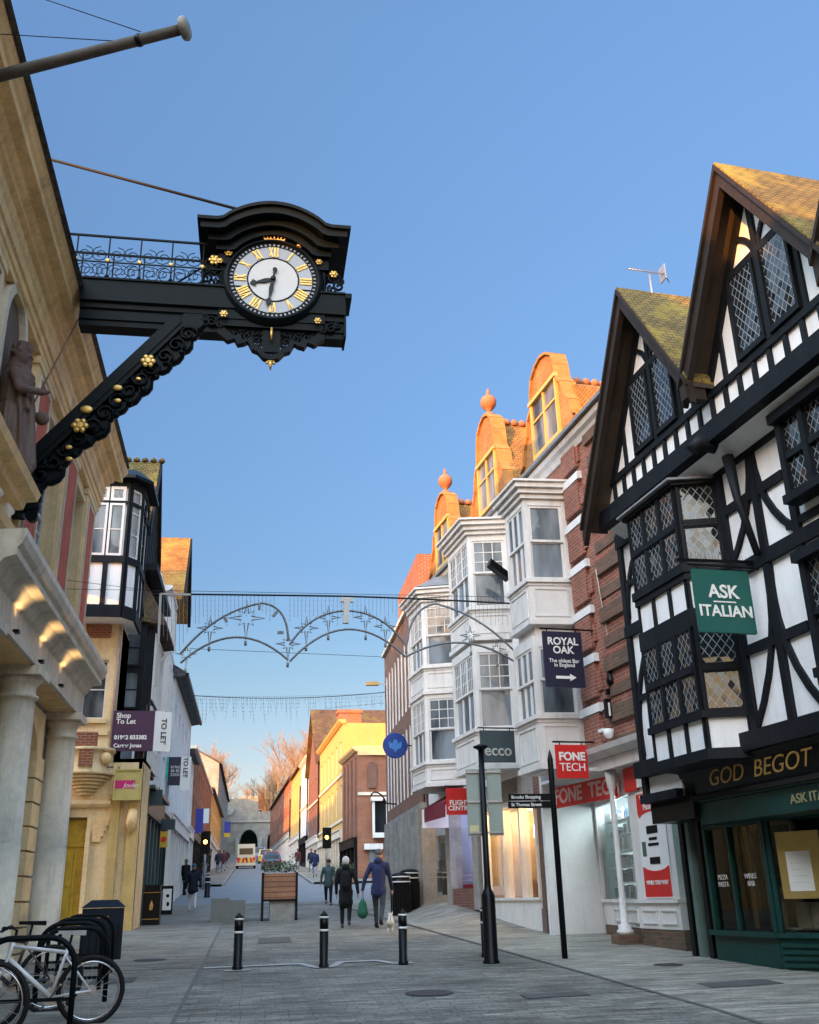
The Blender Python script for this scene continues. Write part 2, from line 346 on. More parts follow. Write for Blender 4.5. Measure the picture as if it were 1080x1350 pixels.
M_LEADW = leaded('leaded_glass', 6.2); M_LEADW2 = leaded('fine_leaded_glass', 8.0, lead=(.26, .28, .30), lw=.10)
M_SHOPG = clear_glass()
M_METAL = mat('galvanised_metal', (.42, .43, .44), .4, .2, 6, metal=.8)
M_DARK = mat('dark_interior', (.02, .02, .02), .9, .3, 2)
M_WIRE = mat('black_wire', (.02, .02, .022), .6, .2, 4, bs=0)
M_WARM = emis('warm_shop_light', (1.0, .62, .25), 5)
M_YEL = mat('yellow_door_paint', (.55, .36, .03), .55, .35, 5, stain=(.25, .15, .03), streak=True, stain_amt=.5)
M_CREAM = mat('cream_render', (.56, .37, .12), .8, .15, 1.2, stain=(.35, .28, .18), streak=True, stain_amt=.4)
# ---------------------------------------------------------------- shared building parts
def window(par, F, u0, u1, z0, z1, o, nx=2, nz=2, fm=None, gm=None, fw=.06, bw=.03, split=None, name='window', dep=.05):
    """window frame with glazing bars (one mesh) and its pane as a sub-part"""
    fm = fm or M_WPAINT; gm = gm or M_GLASS; b = MB(); d = dep
    b.box(F, u0, u0 + fw, o - d, o, z0, z1); b.box(F, u1 - fw, u1, o - d, o, z0, z1)
    b.box(F, u0 + fw, u1 - fw, o - d, o, z0, z0 + fw); b.box(F, u0 + fw, u1 - fw, o - d, o, z1 - fw, z1)
    iu0, iu1, iz0, iz1 = u0 + fw, u1 - fw, z0 + fw, z1 - fw
    for i in range(1, nx):
        u = iu0 + (iu1 - iu0) * i / nx; b.box(F, u - bw / 2, u + bw / 2, o - d * .8, o - d * .15, iz0, iz1)
    for j in range(1, nz):
        z = iz0 + (iz1 - iz0) * j / nz; b.box(F, iu0, iu1, o - d * .75, o - d * .2, z - bw / 2, z + bw / 2)
    if split: b.box(F, iu0, iu1, o - d * .9, o + .01, split - fw / 2, split + fw / 2)
    w_ = b.build(name, fm, par)
    g = MB(); g.quad(F.P(iu0, o - d * .6, iz0), F.P(iu1, o - d * .6, iz0), F.P(iu1, o - d * .6, iz1), F.P(iu0, o - d * .6, iz1)); g.build('pane', gm, w_)
    return w_
def grid_ops(us, zs): return [(a, b, c, d) for a, b in us for c, d in zs]
# ================================================================ ground
def sheet(name, xs, y0, y1, m, dz=0.0, label=None, step=2.0, xf=None):
    b = MB(); n = max(1, int((y1 - y0) / step)); nx = len(xs) - 1
    vs = []
    for j in range(n + 1):
        y = y0 + (y1 - y0) * j / n
        for i, x in enumerate(xs):
            X = xf(i / nx, y) if xf else x
            vs.append((X, y, gz(X, y) + dz))
    b.add(vs, [(j * (nx + 1) + i, j * (nx + 1) + i + 1, (j + 1) * (nx + 1) + i + 1, (j + 1) * (nx + 1) + i) for j in range(n) for i in range(nx)], 0, True)
    return b.build(name, m, kind='structure', label=label, recalc=False)
def paving(name, c1, c2, mort, bw, bh, ms, big, bs, rot=0, rough=.75):
    m, t, p = new_mat(name); P = coords(t); mp = t.nodes.new('ShaderNodeMapping'); mp.inputs['Rotation'].default_value = (0, 0, radians(rot)); lk(t, P, mp.inputs[0])
    nw = t.nodes.new('ShaderNodeTexNoise'); nw.inputs['Scale'].default_value = .6; lk(t, P, nw.inputs[0]); va = t.nodes.new('ShaderNodeVectorMath'); va.operation = 'MULTIPLY_ADD'; lk(t, nw.outputs['Color'], va.inputs[0]); va.inputs[1].default_value = (.16, .12, 0); lk(t, mp.outputs[0], va.inputs[2])
    b = t.nodes.new('ShaderNodeTexBrick'); lk(t, va.outputs[0], b.inputs['Vector']); b.inputs['Scale'].default_value = 1; b.offset = .37; b.offset_frequency = 3; b.squash = .78; b.squash_frequency = 4
    b.inputs['Color1'].default_value = (*c1, 1); b.inputs['Color2'].default_value = (*c2, 1); b.inputs['Mortar'].default_value = (*mort, 1)
    b.inputs['Mortar Size'].default_value = ms; b.inputs['Brick Width'].default_value = bw; b.inputs['Row Height'].default_value = bh; b.inputs['Mortar Smooth'].default_value = .8
    f = noise(t, P, .45, 7, .65); col = mix(t, 1.0, b.outputs['Color'], ramp(t, f, [(.32, (1 - big,) * 3), (.68, (1 + big * .6,) * 3)]), 'MULTIPLY')
    ms_ = t.nodes.new('ShaderNodeMapping'); ms_.inputs['Scale'].default_value = (.5, 3.2, 1); lk(t, mp.outputs[0], ms_.inputs[0])
    f4 = noise(t, ms_.outputs[0], 2.2, 6, .75); col = mix(t, .95, col, mix(t, 1.0, col, ramp(t, f4, [(.36, (.42,) * 3), (.5, (.95,) * 3), (.66, (1.75,) * 3)]), 'MULTIPLY'))
    f2 = noise(t, P, 18, 5, .7); col = mix(t, .6, col, mix(t, 1.0, col, ramp(t, f2, [(.3, (.5,) * 3), (.7, (1.5,) * 3)]), 'MULTIPLY'))
    vo = t.nodes.new('ShaderNodeTexVoronoi'); vo.inputs['Scale'].default_value = 2.3; lk(t, P, vo.inputs['Vector'])
    col = mix(t, ramp(t, vo.outputs['Distance'], [(.018, (1, 1, 1)), (.03, (0, 0, 0))]), col, (.04, .04, .04))
    lk(t, col, p.inputs['Base Color']); lk(t, ramp(t, f, [(.3, (rough + .12,) * 3), (.7, (rough - .18,) * 3)]), p.inputs['Roughness'])
    inv = t.nodes.new('ShaderNodeMath'); inv.operation = 'SUBTRACT'; lk(t, f2, inv.inputs[0]); lk(t, b.outputs['Fac'], inv.inputs[1])
    lk(t, bump(t, inv.outputs[0], bs, .012), p.inputs['Normal']); return m
M_SETT = paving('stone_setts', (.225, .213, .18), (.145, .14, .122), (.10, .096, .085), .26, .125, .009, .4, .6)
M_SLAB = paving('paving_slabs', (.225, .21, .178), (.19, .18, .155), (.12, .115, .10), .6, .42, .008, .3, .35)
M_ASPH = paving('pavement_asphalt', (.25, .232, .195), (.24, .223, .187), (.215, .20, .168), .9, .6, .006, .35, .35)
M_ROAD = mat('road_asphalt', (.20, .22, .235), .6, .25, .5, bs=.3)
M_KERB = mat('kerb_granite', (.30, .29, .28), .8, .35, 6)
M_EARTH = mat('ground_earth', (.09, .085, .07), .9, .3, .5)
sheet('ground', [-400, -60, -20, 0, 20, 60, 400], -80, 700, M_EARTH, -.6, 'broad ground under the town', 10)
sheet('street', list(range(15)), -20, 46, M_SETT, .004, 'dark grey stone setts of the pedestrian street', 2,
      xf=lambda t, y: (-.75) + t * (4.85 - (y - 11) * .045 * (1 if y > 11 else 0) + .75))
sheet('pavement', list(range(12)), -20, 46, M_SLAB, .006, 'grey slab pavement on the left of the street', 2, xf=lambda t, y: -12 + t * 11.25)
sheet('pavement', list(range(30)), -20, 46, M_ASPH, .006, 'smooth grey pavement on the right of the street', 2,
      xf=lambda t, y: (4.85 - (y - 11) * .045 * (1 if y > 11 else 0)) * (1 - t) + t * 20 if True else 0)
sheet('road', list(range(40)), 46, 62, M_ROAD, .004, 'blue grey asphalt of the crossing road', 1, xf=lambda t, y: -3.4 + t * 43)
sheet('road', [-2, 5], 62, 200, M_ROAD, .005, 'asphalt road climbing to the stone gate', 2, xf=lambda t, y: (-1.6 + t * 5.2))
sheet('pavement', [-6, -1.6], 62, 200, M_ASPH, .12, 'left pavement of the upper street', 2, xf=lambda t, y: -8 + t * 6.4)
sheet('pavement', [3.6, 10], 62, 200, M_ASPH, .12, 'right pavement of the upper street', 2, xf=lambda t, y: 3.6 + t * 8)
for nm, x in (('left', -1.6), ('right', 3.6)):
    b = MB()
    for k in range(69):
        y = 62 + 2 * k; z0, z1 = gz(x, y), gz(x, y + 2)
        b.hexa([V((x - .07, y, z0 - .1)), V((x + .07, y, z0 - .1)), V((x + .07, y, z0 + .125)), V((x - .07, y, z0 + .125))], [V((x - .07, y + 2, z1 - .1)), V((x + .07, y + 2, z1 - .1)), V((x + .07, y + 2, z1 + .125)), V((x - .07, y + 2, z1 + .125))])
    b.build('kerb', M_KERB, kind='structure')
# pale band with dished pockets in which the bollards stand, and the join lines in the paving
b = MB()
def gp(x, y, h=0): return V((x, y, gz(x, y) + h))
def strip(b, pts, w, h):
    for (x0, y0), (x1, y1) in zip(pts, pts[1:]):
        t = V((x1 - x0, y1 - y0, 0)).normalized(); n = V((-t.y, t.x, 0)) * w / 2
        b.quad(gp(x0, y0, h) - n, gp(x1, y1, h) - n, gp(x1, y1, h) + n, gp(x0, y0, h) + n)
strip(b, [(-.7, 17.55), (-.05, 17.6), (.92, 17.7)], .30, .011); strip(b, [(1.42, 17.75), (2.15, 17.8)], .30, .011); strip(b, [(.86, 17.6), (1.02, 17.05)], .14, .013); strip(b, [(1.0, 17.0), (1.34, 17.0)], .34, .012); strip(b, [(1.32, 17.05), (1.48, 17.65)], .14, .013); strip(b, [(2.12, 17.7), (2.3, 17.2)], .14, .013); strip(b, [(2.26, 17.2), (2.62, 17.2)], .34, .012); strip(b, [(-.36, 16.95), (.04, 16.95)], .24, .012)
b.build('paving_band', mat('pale_granite', (.42, .42, .41), .7, .3, 8), kind='structure', recalc=False)
b = MB(); strip(b, [(-.75, -5), (-.75, 40)], .05, .011); strip(b, [(4.85, -5), (4.85, 11), (3.32, 45)], .07, .011); strip(b, [(-6, 17.6), (-.8, 17.6)], .06, .011)
b.build('paving_edging', mat('edging_stone', (.13, .128, .12), .85, .4, 4), kind='structure', recalc=False)

M_PATCH = mat('patched_asphalt', (.085, .085, .08), .85, .4, 4)
for x0, x1, y0, y1 in ((-3.0, -2.35, 15.2, 16.6), (-2.2, -1.6, 15.6, 16.4), (1.0, 2.6, 9.2, 9.9), (5.6, 6.6, 12.6, 13.1), (.2, .9, 22.5, 24.2), (3.2, 4.0, 12.3, 12.7)):
    b = MB(); b.quad(gp(x0, y0, .012), gp(x1, y0 + .1, .012), gp(x1, y1 + .1, .012), gp(x0, y1, .012)); b.build('paving_patch', M_PATCH, kind='structure', recalc=False)
# ================================================================ timber framed building (right)
T = Fr(7.33, 15.18, -6, -1)
tb = thing('timber_framed_building', T.P(-2.5, 0, .45), 'black and white half-timbered building with two mossy gables and a dark green shopfront', 'building')
MW = {}
b = MB()  # plaster wall of both upper floors, wall core
b.box(T, -9, 1.5, -6, .55, 3.34, 7.9); b.box(T, .3, 1.5, -6, .54, 2.9, 3.34)
b.box(T, -9, 1.1, -6, .95, 7.95, 8.6)
APX = [-1.05, -4.3, -7.55]; HW = 1.62; ZE = 8.62; SL = 1.56
for a in APX: b.prism(T, [(a - HW, ZE - .02), (a + HW, ZE - .02), (a, ZE + HW * SL)], -6, .95)
b.build('wall', M_PANEL, tb)
b = MB()
def tbar(u0, z0, u1, z1, w, o, d=.1):   # timber between two wall points
    p, q = V((u0, z0)), V((u1, z1)); t = (q - p).normalized(); n = V((-t.y, t.x)) * w / 2
    b.prism(T, [tuple(p - n), tuple(q - n), tuple(q + n), tuple(p + n)], o - .02, o + d)
def tcurve(pts, w, o, d=.09):
    for i in range(len(pts) - 1): tbar(*pts[i], *pts[i + 1], w, o, d + (i % 2) * .002)
def arc(p0, p1, bul, n=6):
    p0, p1 = V(p0), V(p1); d = p1 - p0; nn = V((-d.y, d.x)); return [tuple(p0 + d * (i / n) + nn * bul * 4 * (i / n) * (1 - i / n)) for i in range(n + 1)]
# gable storey: beams, studs
b.box(T, -9, 1.12, .90, 1.12, 7.68, 7.98)       # jetty beam
b.box(T, -9, 1.12, .94, 1.01, 8.40, 8.51)       # sill rail
u = 1.02
k = 0
while u > -8.8:
    tbar(u, 7.96, u, 8.40, .085, .95, .045); u -= .372
for a in APX:
    for s in (-1, 1):
        for k in (.78, 1.16):
            h = ZE + (HW - k) * SL; tbar(a + s * k, 8.5, a + s * k, h - .02, .08, .95, .045)
        tbar(a + s * (HW + .05), ZE - .12, a, ZE + HW * SL - .05, .13, .95, .055)
        tcurve(arc((a + s * .05, 9.95), (a + s * .42, 10.42), .12 * s), .08, .95, .04)
    tbar(a, 9.9, a, 10.9, .1, .95, .052)
    b.box(T, a - .80, a + .80, .94, 1.012, 9.86, 9.98)
    b.box(T, a - .05, a + .05, .94, 1.016, 8.5, 9.9)
# middle floors: main beams, posts, curved braces
b.box(T, -9, 1.55, .5, .63, 7.45, 7.72); b.box(T, -9, 1.55, .5, .625, 5.76, 5.96); b.box(T, -9, 1.55, .5, .72, 3.30, 3.56); b.box(T, .3, 1.55, .5, .66, 2.88, 3.02)
for u in (1.45, -1.98, -2.84, -3.62, -6.2, -6.9, -8.8): b.box(T, u - .07, u + .07, .5, .612, 3.5 if u < 0 else 2.9, 7.9)
b.box(T, -3.5, -1.9, .5, .604, 6.78, 6.92); b.box(T, -3.5, -1.9, .5, .604, 4.62, 4.76)
b.box(T, -6.3, -3.4, .5, .604, 6.05, 6.15)
for z0, z1 in ((5.98, 7.45), (3.56, 5.72)):
    tcurve(arc((-2.02, z0 + .05), (-2.80, z1), .10), .095, .55, .05); tcurve(arc((-3.56, z0 + .05), (-2.88, z1), -.12), .10, .55, .05)
    tcurve(arc((1.4, z0 + .1), (.75, z1 - .1), -.12), .09, .55, .05)
    b.box(T, .86, .96, .5, .598, z0, z1)
    b.box(T, .2, 1.4, .5, .598, (z0 + z1) / 2 - .05, (z0 + z1) / 2 + .05)
b.box(T, -6.15, -3.5, .5, .598, 3.9, 4.0)
b.build('timber_frame', M_BLACK, tb)
# coved underside of the jetty with carved bracket
b = MB()
b.prof(T, [(.55, 7.46), (.6, 7.5), (.92, 7.68), (.55, 7.72)], -9, 1.12); b.build('jetty_soffit', M_PANEL, tb)
b = MB(); b.tube([T.P(-2.6, .95, 7.62), T.P(-2.55, 1.2, 7.72), T.P(-2.5, 1.3, 7.6)], [.09, .13, .1], 8); b.tube([T.P(-2.6, .78, 7.5), T.P(-2.7, .8, 6.8), T.P(-2.8, .68, 5.9)], [.09, .06, .05], 8)
b.build('carved_bracket', M_BLACK, tb)
# roofs with barge boards
for gi, a in enumerate(APX):
    b = MB(); top = ZE + HW * SL + .16; e = HW + .10 if gi else HW + .10
    le = 2.3 if gi == 0 else HW + .12
    for s, ee in ((1, le), (-1, HW + .12)):
        p = [(a, top + .11), (a + s * ee, top + .11 - ee * SL), (a + s * ee, top - ee * SL), (a, top)]
        b.prism(T, p, -6, 1.42)
    r = b.build('roof', M_MOSS, tb)
    bb = MB()
    for s, ee in ((1, le), (-1, HW + .12)):
        bb.prism(T, [(a, top + .03), (a + s * ee, top + .03 - ee * SL), (a + s * ee, top - .33 - ee * SL), (a, top - .33)], 1.30, 1.40)
        bb.prism(T, [(a, top + .06), (a + s * ee, top + .06 - ee * SL), (a + s * ee, top - .04 - ee * SL), (a, top - .04)], 1.402, 1.45)
    if gi == 0: bb.box(T, a - HW - .10, a - HW + .06, 1.1, 1.44, top - (HW + .12) * SL - .26, top - (HW + .12) * SL - .02)
    so = MB()
    for s, ee in ((1, le), (-1, HW + .12)): so.prism(T, [(a, top - .003), (a + s * ee, top - .003 - ee * SL), (a + s * ee, top - .07 - ee * SL), (a, top - .07)], .9, 1.299)
    so.build('eaves_lining', mat('brown_black_boards', (.045, .032, .024), .7, .4, 4), tb)
    bb.build('bargeboard', mat('dark_oak_board', (.030, .023, .020), .6, .5, 3, bs=.4), tb)
# gable windows
for a in APX[:2]:
    for s in (-1, 1):
        u0, u1 = (a + .06, a + .72) if s > 0 else (a - .72, a - .06)
        w_ = MB(); w_.box(T, u0, u1, .94, 1.05, 8.53, 8.62); w_.box(T, u0, u0 + .05, .94, 1.05, 8.6, 9.86); w_.box(T, u1 - .05, u1, .94, 1.05, 8.6, 9.86)
        ww = w_.build('window', M_BLACK, tb); g = MB(); g.quad(T.P(u0 + .04, 1.0, 8.6), T.P(u1 - .04, 1.0, 8.6), T.P(u1 - .04, 1.0, 9.86), T.P(u0 + .04, 1.0, 9.86)); g.build('pane', M_LEADW2, ww)
# gutter spikes / dentil strip along the jetty near the camera
# two storey oriel
OR = [(.18, .55), (-.02, 1.12), (-1.58, 1.12), (-1.82, .55)]
def oriel_face(pa, pb):
    A, B = T.P(pa[0], pa[1], 0), T.P(pb[0], pb[1], 0); d = B - A; L = d.length
    F = Fr(0, 0, 0); F.p = V((A.x, A.y, 0)); F.d = d.normalized(); n = V((F.d.y, -F.d.x, 0)); 
    if n.dot(T.n) < 0: n = -n
    F.n = n; return F, L
b = MB(); b.plan(T, OR, 3.25, 7.45); b.build('oriel_core', M_PANEL, tb)
ob = MB(); os_ = MB()
for z0, z1, ex in ((3.22, 3.37, .05), (3.80, 3.90, .07), (5.14, 5.42, .05), (5.88, 5.98, .05), (5.985, 6.12, .08), (7.40, 7.46, .10)):
    c = [(OR[0][0] + ex, .55), (OR[1][0] + ex * .7, 1.12 + ex), (OR[2][0] - ex * .7, 1.12 + ex), (OR[3][0] - ex, .55)]; ob.plan(T, c, z0, z1)
faces = [oriel_face(OR[0], OR[1]), oriel_face(OR[1], OR[2]), oriel_face(OR[2], OR[3])]
for fi, (F, L) in enumerate(faces):
    nw = 3 if fi == 1 else 1
    for z0, z1 in ((3.90, 5.14), (6.12, 7.40)):
        for i in range(nw + 1):
            u = L * i / nw; ob.box(F, max(0, u - .04), min(L, u + .04), 0, .055, z0, z1)
        zm = (z0 + z1) / 2; ob.box(F, .05, L - .05, 0, .065, zm - .045, zm + .045)
        for i in range(nw):
            for za, zb in ((z0, zm - .04), (zm + .04, z1)):
                ua, ub = L * i / nw + .043, L * (i + 1) / nw - .043
                w_ = MB(); w_.box(F, ua, ua + .025, 0, .045, za, zb); w_.box(F, ub - .025, ub, 0, .045, za, zb); w_.box(F, ua + .03, ub - .03, 0, .05, za, za + .03); w_.box(F, ua + .03, ub - .03, 0, .05, zb - .03, zb)
                ww = w_.build('window', M_BLACK, tb); g = MB(); g.quad(F.P(ua + .02, .03, za + .02), F.P(ub - .02, .03, za + .02), F.P(ub - .02, .03, zb - .02), F.P(ua + .02, .03, zb - .02)); g.build('pane', M_LEADW2, ww)
    for z0, z1 in ((3.37, 3.80), (5.42, 5.88)):
        for i in range(nw + 1):
            u = L * i / nw; ob.box(F, max(0, u - .04), min(L, u + .04), 0, .035, z0, z1)
ob.build('oriel_frame', M_BLACK, tb)
b = MB(); b.plan(T, [(.35, .5), (.1, 1.3), (-1.7, 1.3), (-1.98, .5)], 7.462, 7.50); b.build('oriel_roof', M_LEAD, tb)
# large windows near the right edge of the photograph
for z0, z1 in ((6.38, 7.45), (4.05, 5.45)):
    b = MB(); U0, U1 = -6.3, -3.86; nw = 5
    b.box(T, U0 - .08, U1 + .08, .6, .86, z0 - .12, z0); b.box(T, U0 - .08, U1 + .08, .6, .9, z1 - .02, z1 + .12)
    for i in range(nw + 1): u = U0 + (U1 - U0) * i / nw; b.box(T, u - .05, u + .05, .6, .82, z0, z1)
    zm = z0 + (z1 - z0) * .5; b.box(T, U0, U1, .6, .80, zm - .045, zm + .045)
    fr_ = b.build('window_frame', M_BLACK, tb)
    g = MB(); g.quad(T.P(U0, .74, z0), T.P(U1, .74, z0), T.P(U1, .74, z1), T.P(U0, .74, z1)); g.build('pane', M_LEADW2, fr_)
# ground floor shop: dark fascia, green band, windows with canted stall riser
b = MB(); b.prof(T, [(-.3, 2.78), (.42, 2.78), (.50, 3.02), (.56, 3.22), (.66, 3.28), (.66, 3.34), (-.3, 3.34)], -9, .35)
b.box(T, .1, 1.5, -.1, .5, 2.55, 3.34)
b.build('fascia', M_BLK, tb)
b = MB(); b.box(T, -9, .12, -.2, .40, 2.44, 2.76); b.box(T, -9, .16, -.2, .44, 2.765, 2.80); b.build('fascia_band', M_TGREEN, tb)
b = MB(); b.box(T, -9, 1.5, -6, -.9, .1, 2.9); b.box(T, -9, 1.5, -6, .5, 2.8, 2.87); b.box(T, 1.2, 1.5, -6, -.05, .2, 2.9); b.build('back_wall', M_DARK, tb)
b = MB(); F1 = T
b.box(T, -.95, .75, -.3, .03, .3, .84); b.box(T, -.98, .80, -.3, .10, .84, .91)
b.box(T, .70, .78, -.1, .02, .91, 2.5); b.box(T, .06, .12, -.1, .0, .91, 2.5); b.box(T, -.95, -.86, -.1, .04, .91, 2.5); b.box(T, -.86, .70, -.1, .01, 2.40, 2.5)
cA, cB = T.P(-.95, .03, 0), T.P(-2.3, -.75, 0); FC = Fr(0, 0, 0); FC.p = cA.copy(); FC.d = (cB - cA).normalized(); FC.n = V((FC.d.y, -FC.d.x, 0)); FC.n = FC.n if FC.n.dot(T.n) > 0 else -FC.n; LC = (cB - cA).length
b.box(FC, 0.01, LC, -.3, -.005, .3, .84); b.box(FC, .01, LC, -.3, .06, .842, .905)
for k in range(5): b.box(FC, .05, LC - .02, -.1, .03, .38 + k * .085, .43 + k * .085)
b.box(FC, 0.02, .08, -.08, .0, .91, 2.5); b.box(FC, LC - .1, LC, -.08, .0, .91, 2.5); b.box(FC, .08, LC - .1, -.08, -.005, 2.42, 2.5)
b.box(T, -4.2, -3.6, -.3, .05, .3, 2.5); b.box(T, -9, -4.2, -.3, .03, .3, .85)
b.build('shopfront', M_TGREEN, tb)
b = MB(); b.quad(T.P(-.86, -.05, .91), T.P(.70, -.05, .91), T.P(.70, -.05, 2.40), T.P(-.86, -.05, 2.40)); b.quad(FC.P(.06, -.04, .91), FC.P(LC - .08, -.04, .91), FC.P(LC - .08, -.04, 2.42), FC.P(.06, -.04, 2.42)); b.quad(T.P(-9, -.05, .85), T.P(-4.2, -.05, .85), T.P(-4.2, -.05, 2.45), T.P(-9, -.05, 2.45))
b.build('shop_window', M_SHOPG, tb)
for u in (1.42, 1.2, .93):  # pilaster posts at the alley side
    b = MB(); b.box(T, u - .06, u + .06, -.12, .02 + .03 * (u > 1), .25, 2.9); b.build('post', M_BLK if u != 1.2 else mat('faded_green_post', (.10, .16, .15), .6), tb)
# interior of the restaurant window
mI = mat('tan_wall', (.42, .24, .11), .8, .3, 2); b = MB(); b.box(T, -.3, .9, -.89, -.80, .9, 2.75); b.build('interior_wall', mI, tb)
b = MB(); b.box(T, .18, .3, -.62, -.5, .9, 2.5); b.box(T, -.55, -.2, -.7, -.6, 1.5, 2.4); b.build('interior_post', M_BLK, tb)
lm = thing('table_set', T.P(-.5, -.5, .9), 'restaurant chair backs and white table edge behind the green window', 'table')
b = MB()
for u in (-.35, -.95, -1.3): b.plan(Fr(*T.P(u, -.45, 0)[:2], -6, -1), [(-.16, -.02), (.16, -.02), (.16, .02), (-.16, .02)], .95, 1.3)
b.build('chair_back', mat('chair_leather', (.35, .27, .2), .5), lm)
b = MB(); b.box(T, -1.5, -.1, -.75, -.5, .92, .95); b.build('tabletop', M_WPAINT, lm)
t1 = text('GOD  BEGOT', tb, M_GOLD, Fr(T.P(0, 0, 0).x, T.P(0, 0, 0).y, -6, -1), -1.85, 3.05, .60, .33, bold=-.002, rx=1.25, shear=.25)
text('ASK ITALIAN', tb, mat('dull_gold_letters', (.35, .32, .16), .6), T, -2.85, 2.6, .405, .17, bold=.002, rx=1.2)
for u, s in ((.42, 'PIZZA\nPASTA'), (-.35, 'WINES\nBAR')): text(s, tb, M_WPAINT, T, u, 1.62, -.045, .105, bold=.0)
# menu board of brass with white sheet
mb = thing('menu_board', FC.P(.55, -.02, 1.5), 'brass menu frame holding a white menu sheet in the green shop window', 'menu board')
b = MB(); b.box(FC, .18, .82, -.02, .02, 1.35, 2.25); b.build('frame', mat('brass_sheet', (.55, .40, .14), .35, .2, 4, metal=.6), mb)
b = MB(); b.box(FC, .30, .66, .021, .028, 1.45, 1.98); s_ = b.build('sheet', mat('menu_paper', (.72, .76, .74), .8, .05), mb)
text('- - - - -\n- - - - -\n- - - - -\n- - - - -', s_, M_METAL, FC, .48, 1.7, .029, .085, ext=.001)
# bird spikes along the ledges
b = MB(); random.seed(3)
for k in range(150):
    u = .2 - k * .05; p = T.P(u, .6 + random.uniform(-.02, .02), 3.345); b.tube([p, p + T.n * random.uniform(-.05, .07) + T.d * random.uniform(-.03, .03) + V((0, 0, .11))], .0022, 3, cap=False)
b.build('bird_spikes', mat('spike_wire', (.30, .28, .26), .4, metal=.6), tb)
# ================================================================ guildhall (left)
H = Fr(-3.9, 0, -.5, 1)
gh = thing('guildhall', H.P(14, 0, .4), 'classical stone and red panelled hall with a columned porch and heavy cornices', 'building')
UE = 23.3
b = MB()
wops = [(17.35, 18.85, 6.9, 10.1), (20.45, 21.75, 6.9, 10.1), (10.3, 11.7, 6.9, 10.1), (7, 8.4, 6.9, 10.1)]
wlow = [(17.6, 19.2, .3, 3.9), (13.9, 15.4, .3, 3.9), (10, 11.6, .3, 3.9)]
b.wall(H, -24, UE, -1, 10.6, wops + wlow, 0, .28)
b.box(H, -24, UE, -9, -.3, -1, 10.6)
b.build('wall', M_STONE, gh)
b = MB()   # corner quoins
for k in range(14):
    z = 6.15 + k * .31; L = .42 if k % 2 else .28; b.box(H, UE - L, UE + .03, -.3, .05, z, z + .28)
b.build('quoins', M_STONEP, gh)
for a, c in ((16.05, 16.95), (19.2, 20.2), (22.05, 22.85), (12.1, 12.9), (9.2, 10)):   # pilasters with red panels
    b = MB(); b.box(H, a - .22, c + .22, 0, .10, 6.2, 10.55); b.box(H, a - .28, c + .28, .0, .13, 10.32, 10.45); p_ = b.build('pilaster', M_STONE, gh)
    q = MB(); q.box(H, a + .02, c - .02, .08, .115, 6.5, 10.15); q.build('panel', M_REDP, p_)
    q = MB()
    for x0, x1 in ((a - .05, a + .015), (c - .015, c + .05)): q.box(H, x0, x1, .1, .135, 6.45, 10.2)
    q.box(H, a + .015, c - .015, .1, .135, 10.155, 10.2); q.build('panel_moulding', M_STONEP, p_)
for a, c, z0, z1 in wops: 
    window(gh, H, a, c, z0, z1, -.18, 3, 5, split=(z0 + z1) / 2)
    q = MB(); 
    for x0, x1 in ((a - .16, a), (c, c + .16)): q.box(H, x0, x1, .0, .06, z0, z1 + .1)
    q.box(H, a, c, 0, .06, z1, z1 + .1); q.build('window_surround', M_STONE, gh)
# main cornice and entablature
b = MB(); PR = [(-.3, 10.5), (.12, 10.5), (.12, 10.62), (.15, 10.64), (.15, 10.78), (.19, 10.80), (.19, 11.0), (.22, 11.05), (.22, 11.22), (.30, 11.26), (.30, 11.34), (.36, 11.38), (.40, 11.46), (.56, 11.48), (.56, 11.62), (.60, 11.66), (.66, 11.78), (.66, 11.84), (-.3, 11.86)]
b.prof(H, PR, -24, UE, r1=1.0); b.build('cornice', M_CORN, gh)
b = MB(); b.prof(H, [(.61, 11.862), (.71, 11.87), (.71, 11.93), (.58, 11.93)], -24, UE + .55); b.build('gutter', M_BLK, gh)
b = MB(); b.prism(Fr(-3.9, UE, 89.5, 1), [(.55, 11.8), (-9.5, 11.8), (-6.5, 14.6), (-3.0, 14.6)], 0, 24.3); b.build('roof', M_SLATE, gh)
# porch entablature
PA, PB = 12.9, 20.9
b = MB(); P2 = [(-.1, 5.02), (.62, 5.02), (.62, 5.10), (.58, 5.12), (.58, 5.50), (.64, 5.54), (.68, 5.62), (.74, 5.70), (.90, 5.73), (.90, 5.83), (.96, 5.88), (1.0, 5.98), (1.0, 6.08), (-.1, 6.14)]
b.prof(H, P2, PA, PB, r0=.35, r1=.05); pe = b.build('porch_entablature', M_STONEP, gh)
b = MB(); b.prof(H, [(.10, 5.0), (.55, 5.0), (.55, 5.018), (.10, 5.018)], PA + .1, PB); b.build('soffit', M_CORN, pe)
b = MB(); b.box(H, 2, PA - .4, -.1, .3, 5.3, 5.9); b.build('string_course', M_STONEP, gh)
# columns
for uc in (20.32, 16.17, 13.0):
    b = MB(); r = .30; c = H.P(uc, .33, 0); z0 = gz(c.x, c.y)
    b.lathe((c.x, c.y, 0), [(r + .12, z0 - .1), (r + .12, z0 + .22), (r + .10, z0 + .3), (r + .03, z0 + .36), (r, z0 + .44), (r, z0 + 1.9), (r * .985, 2.35), (r * .92, 4.35), (r * .90, 4.52), (r + .02, 4.54), (r + .02, 4.58), (r * .9, 4.6), (r * .9, 4.72), (r, 4.76), (r + .07, 4.86)], 28)
    b.box(H, uc - .40, uc + .40, -.06, .72, 4.86, 5.0)
    b.box(H, uc - .46, uc + .46, -.1, .78, z0 - .15, z0 + .14)
    b.build('column', M_STONEP, gh)
